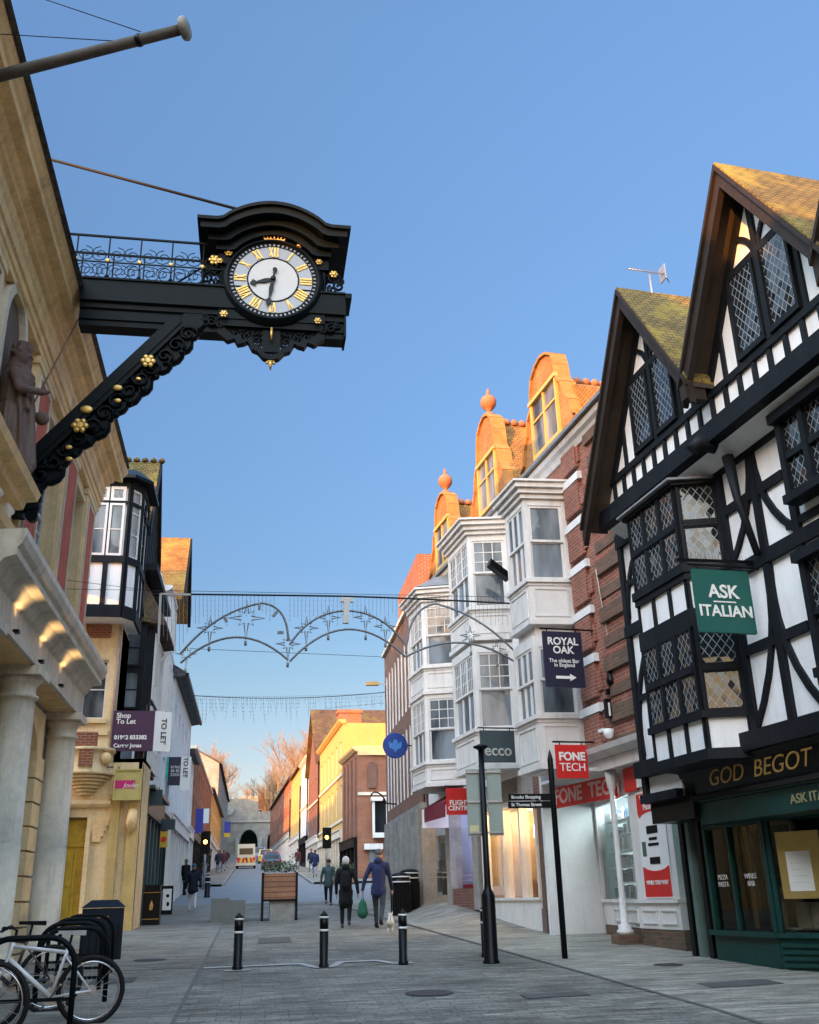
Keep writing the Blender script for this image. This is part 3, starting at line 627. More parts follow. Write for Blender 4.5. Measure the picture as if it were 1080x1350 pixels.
# rusticated pier with arch behind the columns
b = MB()
for k in range(9):
    z = .35 + k * .42
    b.box(H, 19.25, 20.0, .0, .13, z, z + .385)
n = 10; pts = [(18.4 + .85 * cos(pi * i / n), 4.0 + .62 * sin(pi * i / n)) for i in range(n + 1)]
b.prism(H, [(19.7, 4.0), (19.7, 4.9), (17.0, 4.9), (17.0, 4.0)] + [(pts[n - i][0], pts[n - i][1]) for i in range(n + 1)], .0, .12)
b.build('arched_pier', M_STONE, gh)
MB().box(H, 17.0, 17.5, 0, .12, .3, 4.0).build('pier', M_STONEP, gh); MB().box(H, 20.1, 20.9, -.02, .05, .3, 5.0).build('pier', M_STONEP, gh)
for a, c, z0, z1 in wlow:
    q = MB(); q.quad(H.P(a, -.27, z0), H.P(c, -.27, z0), H.P(c, -.27, z1), H.P(a, -.27, z1)); q.build('doorway', M_DGLASS, gh)
# niche with ledge and curved pediment below
b = MB(); n = 12; cu, cz = 14.15, 9.75
for i in range(n):
    a0, a1 = pi * i / n, pi * (i + 1) / n
    b.prism(H, [(cu + .62 * cos(a0), cz + .8 * sin(a0)), (cu + .78 * cos(a0), cz + .96 * sin(a0)), (cu + .78 * cos(a1), cz + .96 * sin(a1)), (cu + .62 * cos(a1), cz + .8 * sin(a1))], 0, .12)
b.box(H, cu + .62, cu + .78, 0, .12, 7.5, cz); b.box(H, cu - .78, cu - .62, 0, .12, 7.5, cz); b.build('niche_surround', M_STONEP, gh)
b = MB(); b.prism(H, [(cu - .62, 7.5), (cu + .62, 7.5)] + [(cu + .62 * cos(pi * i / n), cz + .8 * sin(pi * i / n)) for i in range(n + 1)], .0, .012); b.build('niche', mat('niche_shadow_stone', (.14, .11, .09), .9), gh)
b = MB(); b.prof(H, [(0, 6.95), (.2, 7.0), (.25, 7.1), (.42, 7.14), (.45, 7.26), (.60, 7.30), (.64, 7.42), (0, 7.5)], 11.9, 14.55, r0=.3, r1=.3); b.build('niche_ledge', M_CORN, gh)
b = MB(); b.prof(H, [(0, 6.16), (.30, 6.2), (.36, 6.3), (.56, 6.34), (.6, 6.46), (0, 6.56)], 9.5, 14.6, r1=.3); b.build('lower_ledge', M_CORN, gh)
# ornate balcony frame left of the ledge
b = MB()
for k in range(3): MB().lathe(H.P(12.6 + .7 * k, .35, 6.58), [(.14, 0), (.07, .05), (.07, .2), (.12, .27), (.03, .4)], 10).build('baluster', M_STONEP, gh)
# uplighters under the lower cornice, lit
for k, uc in enumerate((14.3, 16.2, 18.1)):
    lt = thing('wall_lamp', H.P(uc, .64, 5.1), ('small lit uplighter under the porch cornice nearest the bicycles', 'small lit uplighter under the middle of the porch cornice', 'small lit uplighter under the porch cornice nearest the stone bank')[k], 'wall lamp', 'uplighters under the porch cornice')
    b = MB(); b.box(H, uc - .05, uc + .05, .585, .67, 5.12, 5.17); b.box(H, uc - .02, uc + .02, .56, .6, 5.09, 5.15); b.build('lamp_body', M_BLK, lt)
    l = bpy.data.lights.new('lamp_light', 'SPOT'); l.energy = 6; l.color = (1, .62, .25); l.spot_size = radians(95); l.spot_blend = 1; l.shadow_soft_size = .05
    lo = bpy.data.objects.new('lamp_light', l); COL.objects.link(lo); lo.parent = lt; p = H.P(uc, .72, 5.22); lo.location = p - lt.location; lo.rotation_euler = (pi, 0, 0)
    lo.rotation_euler = (V((0, 0, 1)) + H.n * .10).to_track_quat('-Z', 'Y').to_euler()
# weed on the cornice
wd = thing('weed', H.P(17.2, .62, 11.9), 'thin leafless weed sprouting from the guildhall cornice under the clock beam', 'plant')
b = MB(); random.seed(5); p0 = H.P(17.2, .64, 11.9)
for k in range(16):
    p1 = p0 + V((random.uniform(-.02, .35), random.uniform(-.1, .1), random.uniform(.15, .75))); pm = (p0 + p1) / 2 + V((-.04, 0, .08)); b.tube([p0, pm, p1], [.008, .005, .002], 4)
    for q in range(3): c = pm.lerp(p1, random.random()); b.ball(c + V((random.uniform(-.04, .04), 0, .01)), .012, n=3)
b.build('stem', mat('weed_green', (.10, .14, .06), .8), wd)
# ---------------------------------------------------------------- capsule figures: one continuous skin by voxel remesh
def caps(b, p, q, r0, r1, n=10):
    p, q = V(p), V(q); b.tube([p, q], [r0, r1], n); b.ball(p, r0 * 1.0, n=5); b.ball(q, r1 * 1.0, n=5)
def body(name, parts, m, par, loc, vox=.012, M=None, smooth=4):
    """parts: capsules (p,q,r0,r1) or balls (c,r,scale), fused into one skin"""
    b = MB()
    for q in parts:
        if len(q) == 4: caps(b, *q)
        else: b.ball(q[0], q[1], sc=q[2], n=8)
    if M: b.v = [M @ v for v in b.v]
    o = b.build(name, m, par, uv=False) if False else None
    me = bpy.data.meshes.new(name); me.from_pydata([tuple(v) for v in b.v], [], b.f); me.materials.append(m)
    o = bpy.data.objects.new(name, me); COL.objects.link(o)
    md = o.modifiers.new('r', 'REMESH'); md.mode = 'VOXEL'; md.voxel_size = vox
    sm = o.modifiers.new('s', 'SMOOTH'); sm.iterations = smooth; sm.factor = .5
    dg = bpy.context.evaluated_depsgraph_get(); m2 = bpy.data.meshes.new_from_object(o.evaluated_get(dg)); m2.name = name
    for p in m2.polygons: p.use_smooth = True
    o.modifiers.clear(); o.data = m2; o.parent = par
    if loc is not None: o.location = loc
    if not m2.materials: m2.materials.append(m)
    return o
st = thing('statue', H.P(14.05, .26, 7.5), 'brown robed crowned statue standing in the arched niche of the guildhall', 'statue')
M_STAT = mat('statue_bronze_stone', (.12, .075, .06), .75, .5, 6, stain=(.22, .19, .17), streak=True, stain_amt=.5)
pp = [((0, 0, .08), (0, 0, 1.15), .36, .22), ((.0, 0, 1.1), (0, 0, 1.5), .24, .26), ((0, 0, 1.55), (0, 0, 1.62), .23, .12), ((0, 0, 1.6), (0, 0, 1.78), .09, .08),
      ((0, 0, 1.9), .145, (1, 1.1, 1.25)), ((.14, 0, 1.87), .03, (1, 1, 1.2)), ((.1, 0, 1.76), .06, (1, 1, 1)),
      ((0, -.27, 1.52), (.12, -.34, 1.22), .09, .075), ((.12, -.34, 1.22), (.40, -.16, 1.25), .07, .055), ((.4, -.16, 1.25), (.48, -.1, 1.29), .05, .035),
      ((0, .27, 1.52), (.02, .36, 1.2), .09, .075), ((.02, .36, 1.2), (.26, .26, 1.05), .07, .05), ((.28, .24, 1.05), .06, (1.2, 1, 1))]
for k in range(7): a = k * .9; pp.append(((.30 * cos(a), .30 * sin(a), .05), (.18 * cos(a), .18 * sin(a), 1.1), .09, .05))
pp += [((0, 0, 2.0), (0, 0, 2.06), .145, .15), ((.0, 0, 1.9), (-.1, 0, 1.7), .15, .13), ((.13, 0, 1.93), .03, (.8, 2, .7))]
for k in range(9): a = k * .75; pp.append(((.27 * cos(a), .27 * sin(a), 1.0), (.36 * cos(a + .2), .36 * sin(a + .2), .12), .035, .05))
pp += [((.135, 0, 1.955), (.10, 0, 1.99), .03, .05), ((.15, -.045, 1.92), .028, (1, 1, .6)), ((.15, .045, 1.92), .028, (1, 1, .6)), ((.12, 0, 1.80), (.14, 0, 1.70), .055, .03), ((.13, 0, 1.835), .03, (1, 1.4, .5))]
for k in range(10): a = -1.6 + k * .35; pp.append(((.13 * cos(a + pi), .14 * sin(a + pi), 1.98 - .03 * (k % 3)), .05, (1, 1, 1)))
for k in range(7): a = -1.3 + k * .43; pp.append(((.21 * cos(a), .23 * sin(a), 1.42), (.27 * cos(a + .25), .27 * sin(a + .25), .98), .030, .042))
pp += [((.10, -.2, 1.05), (.22, .2, 1.0), .06, .06)]
for k in range(8): a = 2 * pi * k / 8; pp.append(((.13 * cos(a), .135 * sin(a), 2.03), (.155 * cos(a), .16 * sin(a), 2.14), .028, .016))
body('statue_body', pp, M_STAT, st, (0, 0, 0), .015, smooth=2)
b = MB(); b.ball(V(st.location) + V((.36, .22, 1.0)), .11, n=8); b.build('orb', M_STAT, st)
sc_ = thing('sceptre_rod', H.P(14.1, .8, 8.75), 'thin rod running from the statue to the guildhall cornice', 'rod')
b = MB(); b.tube([H.P(14.3, .45, 8.72), H.P(16.2, .60, 11.5)], .014, 6); b.build('rod', mat('rusty_iron', (.16, .09, .05), .7), sc_)
# flagpole
fp = thing('flagpole', PY(0, 98, 9.6), 'weathered flagpole with a flat cap slanting out above the guildhall cornice', 'flagpole')
fa, fb = PY(-60, 115, 9.9), PY(238, 39, 9.0); dv = (fb - fa).normalized()
b = MB(); b.tube([fa - dv * 1.2, fa, fb], [.075, .075, .062], 14); b.build('pole', mat('peeling_grey_paint', (.075, .065, .055), .7, .5, 6, stain=(.012, .012, .014), stain_amt=1), fp)
b = MB(); b.lathe(fb, [(.06, 0), (.125, .01), (.14, .04), (.14, .07), (.11, .10), (.04, .115)], 18, ax=dv); b.build('cap', mat('pole_cap', (.20, .19, .17), .5, .3, 8), fp)
b = MB(); b.lathe(fa.lerp(fb, .82), [(.072, -.03), (.078, 0), (.072, .03)], 12, ax=dv); b.build('pole_band', M_BLK, fp)
for i, (p, q) in enumerate(((PY(186, 42, 9.15), PY(50, -4, 9.4)), (PY(150, 54, 9.2), PY(-30, 43, 9.9)))):
    o = MB().tube([p, q + (q - p) * .6], .006, 5).build('stay_wire', M_WIRE, fp)
# ================================================================ great clock
YC = 15.7
def C(px, py, dy=0): p = PY(px, py, YC); return V((p.x, YC + dy, p.z))
CF = Fr(0, YC, 90, 1)      # u = x, o towards the camera
ck = thing('bracket_clock', C(102, 400), 'large black and gold bracket clock hanging over the street from the guildhall', 'clock')
dc = C(360, 375.5); R = .80; cx, cz = dc.x, dc.z
# beam
bz0, bz1 = C(200, 433).z, C(200, 378).z
x0, x1 = -3.55, C(463, 415).x
b = MB()
BP = [(-.30, bz0), (.0, bz0), (.0, bz0 + .10), (.03, bz0 + .12), (.03, bz0 + .30), (.07, bz0 + .33), (.07, bz0 + .42), (.13, bz0 + .45), (.13, bz1), (-.43, bz1), (-.43, bz0 + .45), (-.37, bz0 + .42), (-.37, bz0 + .33), (-.33, bz0 + .30), (-.33, bz0 + .12), (-.30, bz0 + .10)]
b.prof(CF, BP, x0 + .22, x1 - .12); b.box(CF, x1 - .14, x1 - .1, -.4, .1, bz0, bz1 - .06); b.box(CF, x1 - .12, x1, -.46, .16, bz1 - .08, bz1 + .02); b.box(CF, x0 + .22, x1 - .12, -.46, .16, bz1 + .003, bz1 + .04)
b.build('beam', M_IRON, ck)
# housing: body, moulded arched hood
b = MB(); hw = .98
b.box(CF, cx - hw + .02, cx + hw - .02, -.62, .10, cz - .84, cz + .75)
b.lathe((cx, YC - .10, cz), [(R + .16, -.08), (R + .15, 0), (R + .10, .04), (R + .07, .10), (R + .02, .12), (R + .015, .05)], 48, ax=(0, -1, 0))
b.lathe((cx, YC + .55, cz), [(R + .16, -.0), (R + .1, .12), (R + .02, .14)], 40, ax=(0, 1, 0))
b.build('clock_case', M_IRON, ck)
def hoodcurve(k, w, rise, flat, n=24):  # underside line from left to right: flat, S-curve, arch
    out = []
    for i in range(n + 1):
        t = -1 + 2 * i / n; a = abs(t)
        z = flat if a > .68 else flat + rise * (cos(a / .68 * pi / 2) ** .75)
        out.append((cx + t * w, z))
    return out
b = MB()
zf = C(258, 345).z
layers = [(1.06, .14, .16, cz + .78, .40), (1.20, .26, .17, cz + .90, .41), (1.34, .44, .16, cz + 1.03, .42), (1.40, .50, .07, cz + 1.17, .43)]
for i, (w_, oo, th, fl, rs) in enumerate(layers):
    lo = hoodcurve(0, w_, rs, fl - .24); up = hoodcurve(0, w_, rs, fl - .24 + th)
    for k in range(len(lo) - 1):
        b.prism(CF, [lo[k], lo[k + 1], up[k + 1], up[k]], -.55 - oo, oo + .1)
lo = hoodcurve(0, 1.0, .42, cz + .50); up = hoodcurve(0, 1.0, .42, cz + .70)
for k in range(len(lo) - 1): b.prism(CF, [lo[k], lo[k + 1], up[k + 1], up[k]], -.62, .13)
b.box(CF, cx - 1.02, cx - .80, -.62, .15, cz + .30, cz + .62); b.box(CF, cx + .80, cx + 1.02, -.62, .15, cz + .30, cz + .62)
b.box(CF, cx - .12, cx + .12, -.5, -.3, cz + 1.45, cz + 1.62)
b.build('hood', M_IRON, ck)
# dial
M_DIAL = mat('dial_glass', (.27, .30, .35), .3, .1, 4, bs=0); M_DIALC = mat('dial_white', (.42, .43, .44), .3, .08, 3, bs=0)
b = MB(); b.lathe((cx, YC - .15, cz), [(R + .02, 0), (R + .02, .01)], 64, ax=(0, -1, 0), smooth=False); dial = b.build('dial', M_DIAL, ck)
b = MB(); b.lathe((cx, YC - .162, cz), [(.45, 0), (.45, .004)], 48, ax=(0, -1, 0), smooth=False); b.build('dial_centre', M_DIALC, dial)
def ringp(r0, r1, n=64, m=None):
    q = MB()
    for i in range(n):
        a0, a1 = 2 * pi * i / n, 2 * pi * (i + 1) / n
        q.prism(CF, [(cx + r0 * cos(a0), cz + r0 * sin(a0)), (cx + r1 * cos(a0), cz + r1 * sin(a0)), (cx + r1 * cos(a1), cz + r1 * sin(a1)), (cx + r0 * cos(a1), cz + r0 * sin(a1))], .162, .172)
    return q
q = ringp(.455, .478); q2 = ringp(.72, .735); q3 = ringp(.79, .82); q.build('inner_ring', M_IRON, dial); q2.build('chapter_ring', M_IRON, dial); q3.build('outer_ring', M_IRON, dial)
q = MB()
for i in range(60):
    a = 2 * pi * (i + .5) / 60; d = V((cos(a), sin(a))); n_ = V((-sin(a), cos(a))) * .021
    p = V((cx, cz)); q.prism(CF, [tuple(p + d * .735 + n_), tuple(p + d * .79 + n_), tuple(p + d * .79 - n_), tuple(p + d * .735 - n_)], .162, .170)
q.build('minute_track', M_IRON, dial)
q = MB()
NUM = {0: 'XII', 1: 'I', 2: 'II', 3: 'III', 4: 'IIII', 5: 'V', 6: 'VI', 7: 'VII', 8: 'VIII', 9: 'IX', 10: 'X', 11: 'XI'}
WD = {'I': .04, 'V': .075, 'X': .075}
for k in range(12):
    q = MB()
    a = pi / 2 - 2 * pi * k / 12; d = V((cos(a), sin(a))); s_ = V((d.y, -d.x)); c0 = V((cx, cz)) + d * .60; st_ = NUM[k]; tot = sum(WD[c] + .012 for c in st_) - .012; x = -tot / 2
    for c in st_:
        w_ = WD[c]
        def bar_(xa, ya, xb, yb, t):
            A = c0 + s_ * xa + d * ya; B = c0 + s_ * xb + d * yb; tt = (B - A).normalized(); nn = V((-tt.y, tt.x)) * t / 2
            q.prism(CF, [tuple(A - nn), tuple(B - nn), tuple(B + nn), tuple(A + nn)], .162, .176 + random.random() * .003)
        h = .105
        if c == 'I': bar_(x + w_ / 2, -h, x + w_ / 2, h, .034)
        elif c == 'V': bar_(x + .006, h, x + w_ / 2, -h, .030); bar_(x + w_ - .006, h, x + w_ / 2, -h, .018)
        else: bar_(x + .008, h, x + w_ - .008, -h, .030); bar_(x + .008, -h, x + w_ - .008, h, .018)
        x += w_ + .012
    q.build('numeral', M_GOLD, dial)
def hand(name, ang, L, w_, tail, off):
    a = radians(90 - ang); d = V((cos(a), sin(a))); s_ = V((d.y, -d.x)); p = V((cx, cz)); q = MB()
    T_ = lambda x, y: tuple(p + s_ * x + d * y)
    q.prism(CF, [T_(-w_ * .5, 0), T_(w_ * .5, 0), T_(w_, L * .35), T_(w_ * .3, L * .72), T_(-w_ * .3, L * .72), T_(-w_, L * .35)], off, off + .015)
    q.prism(CF, [T_(0, L * .68), T_(w_ * 1.6, L * .82), T_(0, L), T_(-w_ * 1.6, L * .82)], off + .001, off + .016)
    if tail: q.prism(CF, [T_(-w_ * .4, 0), T_(w_ * .4, 0), T_(w_ * .4, -tail), T_(-w_ * .4, -tail)], off + .002, off + .014); q.lathe((p.x - d.x * tail, YC - off, p.y - d.y * tail), [(.045, 0), (.045, .016)], 12, ax=(0, -1, 0))
    return q.build(name, M_BLK, dial)
hand('hour_hand', 254, .44, .045, 0, .18); hand('minute_hand', 188, .60, .042, .20, .20)
q = MB(); q.lathe((cx, YC - .18, cz), [(.05, 0), (.05, .05), (.02, .06)], 14, ax=(0, -1, 0)); q.build('hub', M_BLK, dial)
# gilded flowers, crown
def rosette(b, x, z, r, o):
    b.lathe((x, YC - o, z), [(r * .5, 0), (r * .55, .03), (r * .3, .05)], 10, ax=(0, -1, 0))
    for k in range(6):
        a = k * pi / 3; b.ball((x + cos(a) * r * .65, YC - o - .02, z + sin(a) * r * .65), r * .38, sc=(1, .5, 1), n=5)
for x, z, r in ((-.83, .52, .075), (.84, .45, .065), (-.86, -.80, .075), (.83, -.83, .07), (-.55, .80, .05), (.46, .77, .05), (-.98, .33, .06)):
    b = MB(); rosette(b, cx + x, cz + z, r, .16); b.build('gilded_flower', M_GOLD, ck)
b = MB()
for k in range(-3, 4): b.tube([(cx + .055 * k, YC - .18, cz + .86), (cx + .075 * k, YC - .2, cz + (.99 if k % 2 == 0 else .94))], [.02, .006], 6)
b.box(CF, cx - .19, cx + .19, .15, .2, cz + .84, cz + .88); b.build('crown', M_GOLD, ck)
# scroll ironwork
def scroll(b, x, z, r, turns, s, o, w=.02, a0=0, n=14):
    pts = [(x + s * r * (1 - i / n * .85) * cos(a0 + turns * 2 * pi * i / n), YC - o, z + r * (1 - i / n * .85) * sin(a0 + turns * 2 * pi * i / n)) for i in range(n + 1)]
    b.tube(pts, w, 5)
for s in (-1, 1):
    b = MB()
    for k, (x, z, r) in enumerate(((1.12, .18, .13), (1.22, .02, .12), (1.10, -.06, .1), (1.06, .28, .09), (1.25, .14, .07))): scroll(b, cx + s * x, cz + z, r, 1.4, s, .05, .028, k)
    b.build('side_scroll', M_IRON, ck)
    b = MB()
    for k, (x, z, r) in enumerate(((1.08, -.90, .12), (1.2, -.84, .08), (.93, -.95, .08))): scroll(b, cx + s * x, cz + z, r, 1.5, s, .05, .025, k)
    b.build('corner_scroll', M_IRON, ck)
q = MB(); rosette(q, cx - 1.08, cz + .38, .11, .1); rosette(q, cx + 1.12, cz + .24, .08, .1); q.build('gilded_flower', M_GOLD, ck)
# pendant: shaped apron with piercings
b = MB(); ap = [(-.95, -.85), (-.97, -1.12), (-.86, -1.20), (-.78, -1.27), (-.66, -1.22), (-.60, -1.33), (-.48, -1.30), (-.42, -1.26), (-.34, -1.42), (-.24, -1.46), (-.14, -1.58), (0, -1.62)]
outl = ap + [(-x, z) for x, z in ap[:-1][::-1]]
inn = [(-.30, -1.02), (0, -1.16), (.30, -1.02)]
b.box(CF, cx - .92, cx + .92, -.30, .08, cz - .98, cz - .845)
segs = list(zip(outl, outl[1:]))
for (xa, za), (xb, zb_) in segs:
    w_ = .13; ia = (xa * .86, za + .10); ib = (xb * .86, zb_ + .10)
    b.prism(CF, [(cx + xa, cz + za), (cx + xb, cz + zb_), (cx + ib[0], cz + ib[1]), (cx + ia[0], cz + ia[1])], -.1, .05)
for s in (-1, 1):
    for k, (x, z, r) in enumerate(((.80, -1.08, .10), (.62, -1.10, .11), (.43, -1.13, .10), (.26, -1.22, .11), (.12, -1.34, .10), (.5, -1.0, .08), (.3, -1.05, .09), (.12, -1.15, .1))): scroll(b, cx + s * x, cz + z, r, 1.5, s, .0, .026, k)
b.box(CF, cx - .16, cx + .16, -.06, .03, cz - 1.45, cz - .98)
b.build('pendant', M_IRON, ck)
q = MB(); q.tube([(cx, YC - .1, cz - .98), (cx, YC - .1, cz - 1.24)], [.025, .02], 8); q.build('gilded_drop', M_GOLD, ck)
q = MB(); 
for a in range(5): q.ball((cx + .06 * cos(a * pi / 4 + pi), YC - .0, cz - 1.66 + .05 * sin(a * pi / 4)), .03, n=5)
q.tube([(cx, YC, cz - 1.60), (cx, YC, cz - 1.80)], [.05, .012], 8); q.build('finial', M_GOLD, ck)
# strut
sa, sb = C(58, 612), C(250, 430); dd = (sb - sa); L = dd.length; dn = dd.normalized(); nn = V((-dn.z, 0, dn.x))
SF = lambda t, h, dy=0: sa + dn * t + nn * h + V((0, dy, 0))
b = MB(); b.hexa([SF(-.45, .02, -.13), SF(-.45, .02, .13), SF(-.45, .30, .13), SF(-.45, .30, -.13)], [SF(L - .1, .02, -.13), SF(L - .1, .02, .13), SF(L - .1, .30, .13), SF(L - .1, .30, -.13)])
b.hexa([SF(-.45, .10, -.15), SF(-.45, .10, .15), SF(-.45, .16, .15), SF(-.45, .16, -.15)], [SF(L - .1, .10, -.15), SF(L - .1, .10, .15), SF(L - .1, .16, .15), SF(L - .1, .16, -.15)])
# acanthus web below the strut
t = -.3; k = 0
while t < L + .05:
    r = .22 + .05 * sin(k * 1.7); b.lathe(SF(t, -.10 - .04 * (k % 2), .06), [(r, 0), (r * 1.02, .06), (r * .8, .12)], 12, ax=(0, -1, 0)); t += .27; k += 1
b.lathe(SF(L + .12, .02, .08), [(.26, 0), (.27, .07), (.2, .14)], 16, ax=(0, -1, 0))
b.build('strut', M_IRON, ck)
b = MB(); k = 0; t = -.2
while t < L + .1:
    pts = [SF(t + .16 * (1 - i / 12 * .8) * cos(k + i * .7), -.12 + .16 * (1 - i / 12 * .8) * sin(k + i * .7), -.09) for i in range(12)]
    b.tube(pts, .026, 5); t += .3; k += 1
for i in range(10): b.ball(SF(.1 + i * .33, -.28, -.05), .06, n=4)
b.build('strut_carving', M_IRON, ck)
b = MB(); b.box(CF, sa.x - .50, sa.x - .22, -.15, .15, sa.z - .95, sa.z + .55); 
for i in range(4): b.lathe((sa.x - .15 + .02 * i, YC + .08, sa.z - .45 - i * .16), [(.20 - .035 * i, 0), (.20 - .035 * i, .1), (.1, .16)], 12, ax=(0, -1, 0))
b.build('wall_bracket', M_IRON, ck)
for t, r in ((.85, .14), (L * .70, .13)):
    p = SF(t, -.02, -.14); b = MB(); rosette(b, p.x, p.z, r, .16); b.build('gilded_flower', M_GOLD, ck)
for t, h, r in ((1.15, .12, .09), (L * .50, .02, .07), (.45, -.15, .05), (.3, -.3, .05), (L * .45, -.15, .05), (L * .6, -.12, .04)):
    p = SF(t, h, -.15); b = MB(); b.ball(p, r, sc=(1.2, .3, .8), n=6); b.build('gilded_leaf', M_GOLD, ck)
# railing on the beam
rz0, rz1 = bz1 + .04, C(170, 319).z
xr1 = C(300, 320).x; b = MB()
for dy in (-.12, .42):
    b.bar((x0 - .2, YC + dy, rz1), (xr1, YC + dy, rz1 - .02), .035, .035); b.bar((x0 - .2, YC + dy, rz0 + .34), (xr1, YC + dy, rz0 + .34), .02, .022)
    x = x0 + .08; k = 0
    while x < xr1:
        b.bar((x, YC + dy, rz0), (x, YC + dy, rz1 - .01), .024, .024, up=(0, 1, 0)); b.ball((x, YC + dy, rz0 + .03), .045, n=4)
        for s in (-1, 1):
            for (zz, rr, a0) in ((rz0 + .17, .15, 0), (rz0 + .5, .17, pi / 2)):
                pts = [(x + .28 + s * .13 + s * rr * (1 - i / 16 * .8) * cos(a0 + i * .62), YC + dy, zz + rr * (1 - i / 16 * .8) * sin(a0 + i * .62)) for i in range(16)]
                b.tube(pts, .0085, 4)
        x += .56
b.build('railing', M_IRON, ck)
x = x0 + .08
while x < xr1 - .2: MB().ball((x, YC - .15, rz0 + .36), .042, sc=(1, .5, 1.1), n=5).build('gilded_boss', M_GOLD, ck); x += .56
q = MB(); q.tube([C(345, 271, .3), C(30, 187, .3)], .03, 7); q.build('tie_rod', M_WIRE, ck)
q = MB(); q.tube([C(275, 348), C(200, 393)], .02, 6); q.build('brace', M_IRON, ck)
# ================================================================ white bay-windowed row (right)
def tgl(par, F, name='pane'): pass
def bayfaces(F, poly):
    out = []
    for (ua, oa), (ub, ob) in zip(poly, poly[1:]):
        A, B = F.P(ua, oa, 0), F.P(ub, ob, 0); G_ = Fr(0, 0, 0); G_.p = A.copy(); G_.d = (B - A).normalized(); n = V((G_.d.y, -G_.d.x, 0))
        mid = (A + B) / 2; cen = sum((F.P(u, o, 0) for u, o in poly), V()) / len(poly)
        if n.dot(mid - cen) < 0: n = -n
        G_.n = n; out.append((G_, (B - A).length))
    return out
def grow(poly, e):
    (a, oa), (b_, ob), (c, oc), (d, od) = poly
    return [(a - e, oa), (b_ - e * .8, ob + e), (c + e * .8, oc + e), (d + e, od)]
def bay(par, F, u0, u1, o1, floors, ztop, zbot, top='cornice', cant=.2, nf=2, style='sash'):
    """two-storey timber bay: floors = [(panel_z0, sill_z, head_z)]"""
    poly = [(u0, 0), (u0 + cant, o1), (u1 - cant, o1), (u1, 0)]
    b = MB(); b.plan(F, [(u0 + .12, 0), (u0 + cant + .10, o1 - .12), (u1 - cant - .10, o1 - .12), (u1 - .12, 0)], zbot + .02, ztop)
    core = b.build('bay', M_WPAINT, par)
    b = MB(); fs = bayfaces(F, poly)
    b.plan(F, grow(poly, .14), ztop - .02, ztop + .10); b.plan(F, grow(poly, .22), ztop + .10, ztop + .22); b.plan(F, grow(poly, .28), ztop + .22, ztop + .27)
    b.plan(F, grow(poly, .07), ztop - .13, ztop - .02)
    for (pz, sz, hz) in floors:
        b.plan(F, grow(poly, .07), sz - .09, sz - .0); b.plan(F, grow(poly, .02), sz - .16, sz - .09)
        b.plan(F, grow(poly, .05), pz - .06, pz + .05)
        for G_, L in fs:
            b.box(G_, .0, L, -.12, 0, pz + .05, sz - .16)
            b.box(G_, .10, L - .10, 0, .02, sz - .25, sz - .21); b.box(G_, .10, L - .10, 0, .02, pz + .12, pz + .16); b.box(G_, .10, .14, 0, .02, pz + .16, sz - .25); b.box(G_, L - .14, L - .10, 0, .02, pz + .16, sz - .25)
            b.box(G_, 0, L, -.12, 0, hz, hz + .22) if hz + .22 < ztop else b.box(G_, 0, L, -.12, 0, hz, ztop - .02)
            b.box(G_, 0, .11, -.12, 0, sz, hz); b.box(G_, L - .11, L, -.12, 0, sz, hz)
    b.build('bay_joinery', M_WPAINT, core)
    for (pz, sz, hz) in floors:
        for G_, L in fs[:2]:
            n = nf if L > 1.15 else 1
            for i in range(n):
                ua, ub = .11 + (L - .22) * i / n, .11 + (L - .22) * (i + 1) / n; zm = sz + (hz - sz) * .5
                fw = .055
                q = MB()
                for zz0, zz1, oo, gx, gz_ in ((zm, hz, -.02, 3 if style != 'plain' else 1, 3 if style != 'plain' else 1), (sz, zm + .03, -.06, 1, 1)):
                    q.box(G_, ua, ua + fw, oo - .04, oo, zz0, zz1); q.box(G_, ub - fw, ub, oo - .04, oo, zz0, zz1); q.box(G_, ua + fw, ub - fw, oo - .04, oo, zz0, zz0 + fw); q.box(G_, ua + fw, ub - fw, oo - .04, oo, zz1 - fw, zz1)
                    for k in range(1, gx): x = ua + fw + (ub - ua - 2 * fw) * k / gx; q.box(G_, x - .012, x + .012, oo - .03, oo - .008, zz0 + fw, zz1 - fw)
                    for k in range(1, gz_): x = zz0 + fw + (zz1 - zz0 - 2 * fw) * k / gz_; q.box(G_, ua + fw, ub - fw, oo - .028, oo - .01, x - .012, x + .012)
                w_ = q.build('window', M_WPAINT, core); g = MB()
                g.quad(G_.P(ua + fw, -.04, zm + fw), G_.P(ub - fw, -.04, zm + fw), G_.P(ub - fw, -.04, hz - fw), G_.P(ua + fw, -.04, hz - fw)); g.quad(G_.P(ua + fw, -.08, sz + fw), G_.P(ub - fw, -.08, sz + fw), G_.P(ub - fw, -.08, zm), G_.P(ua + fw, -.08, zm)); g.build('pane', M_GLASS, w_)
    return core
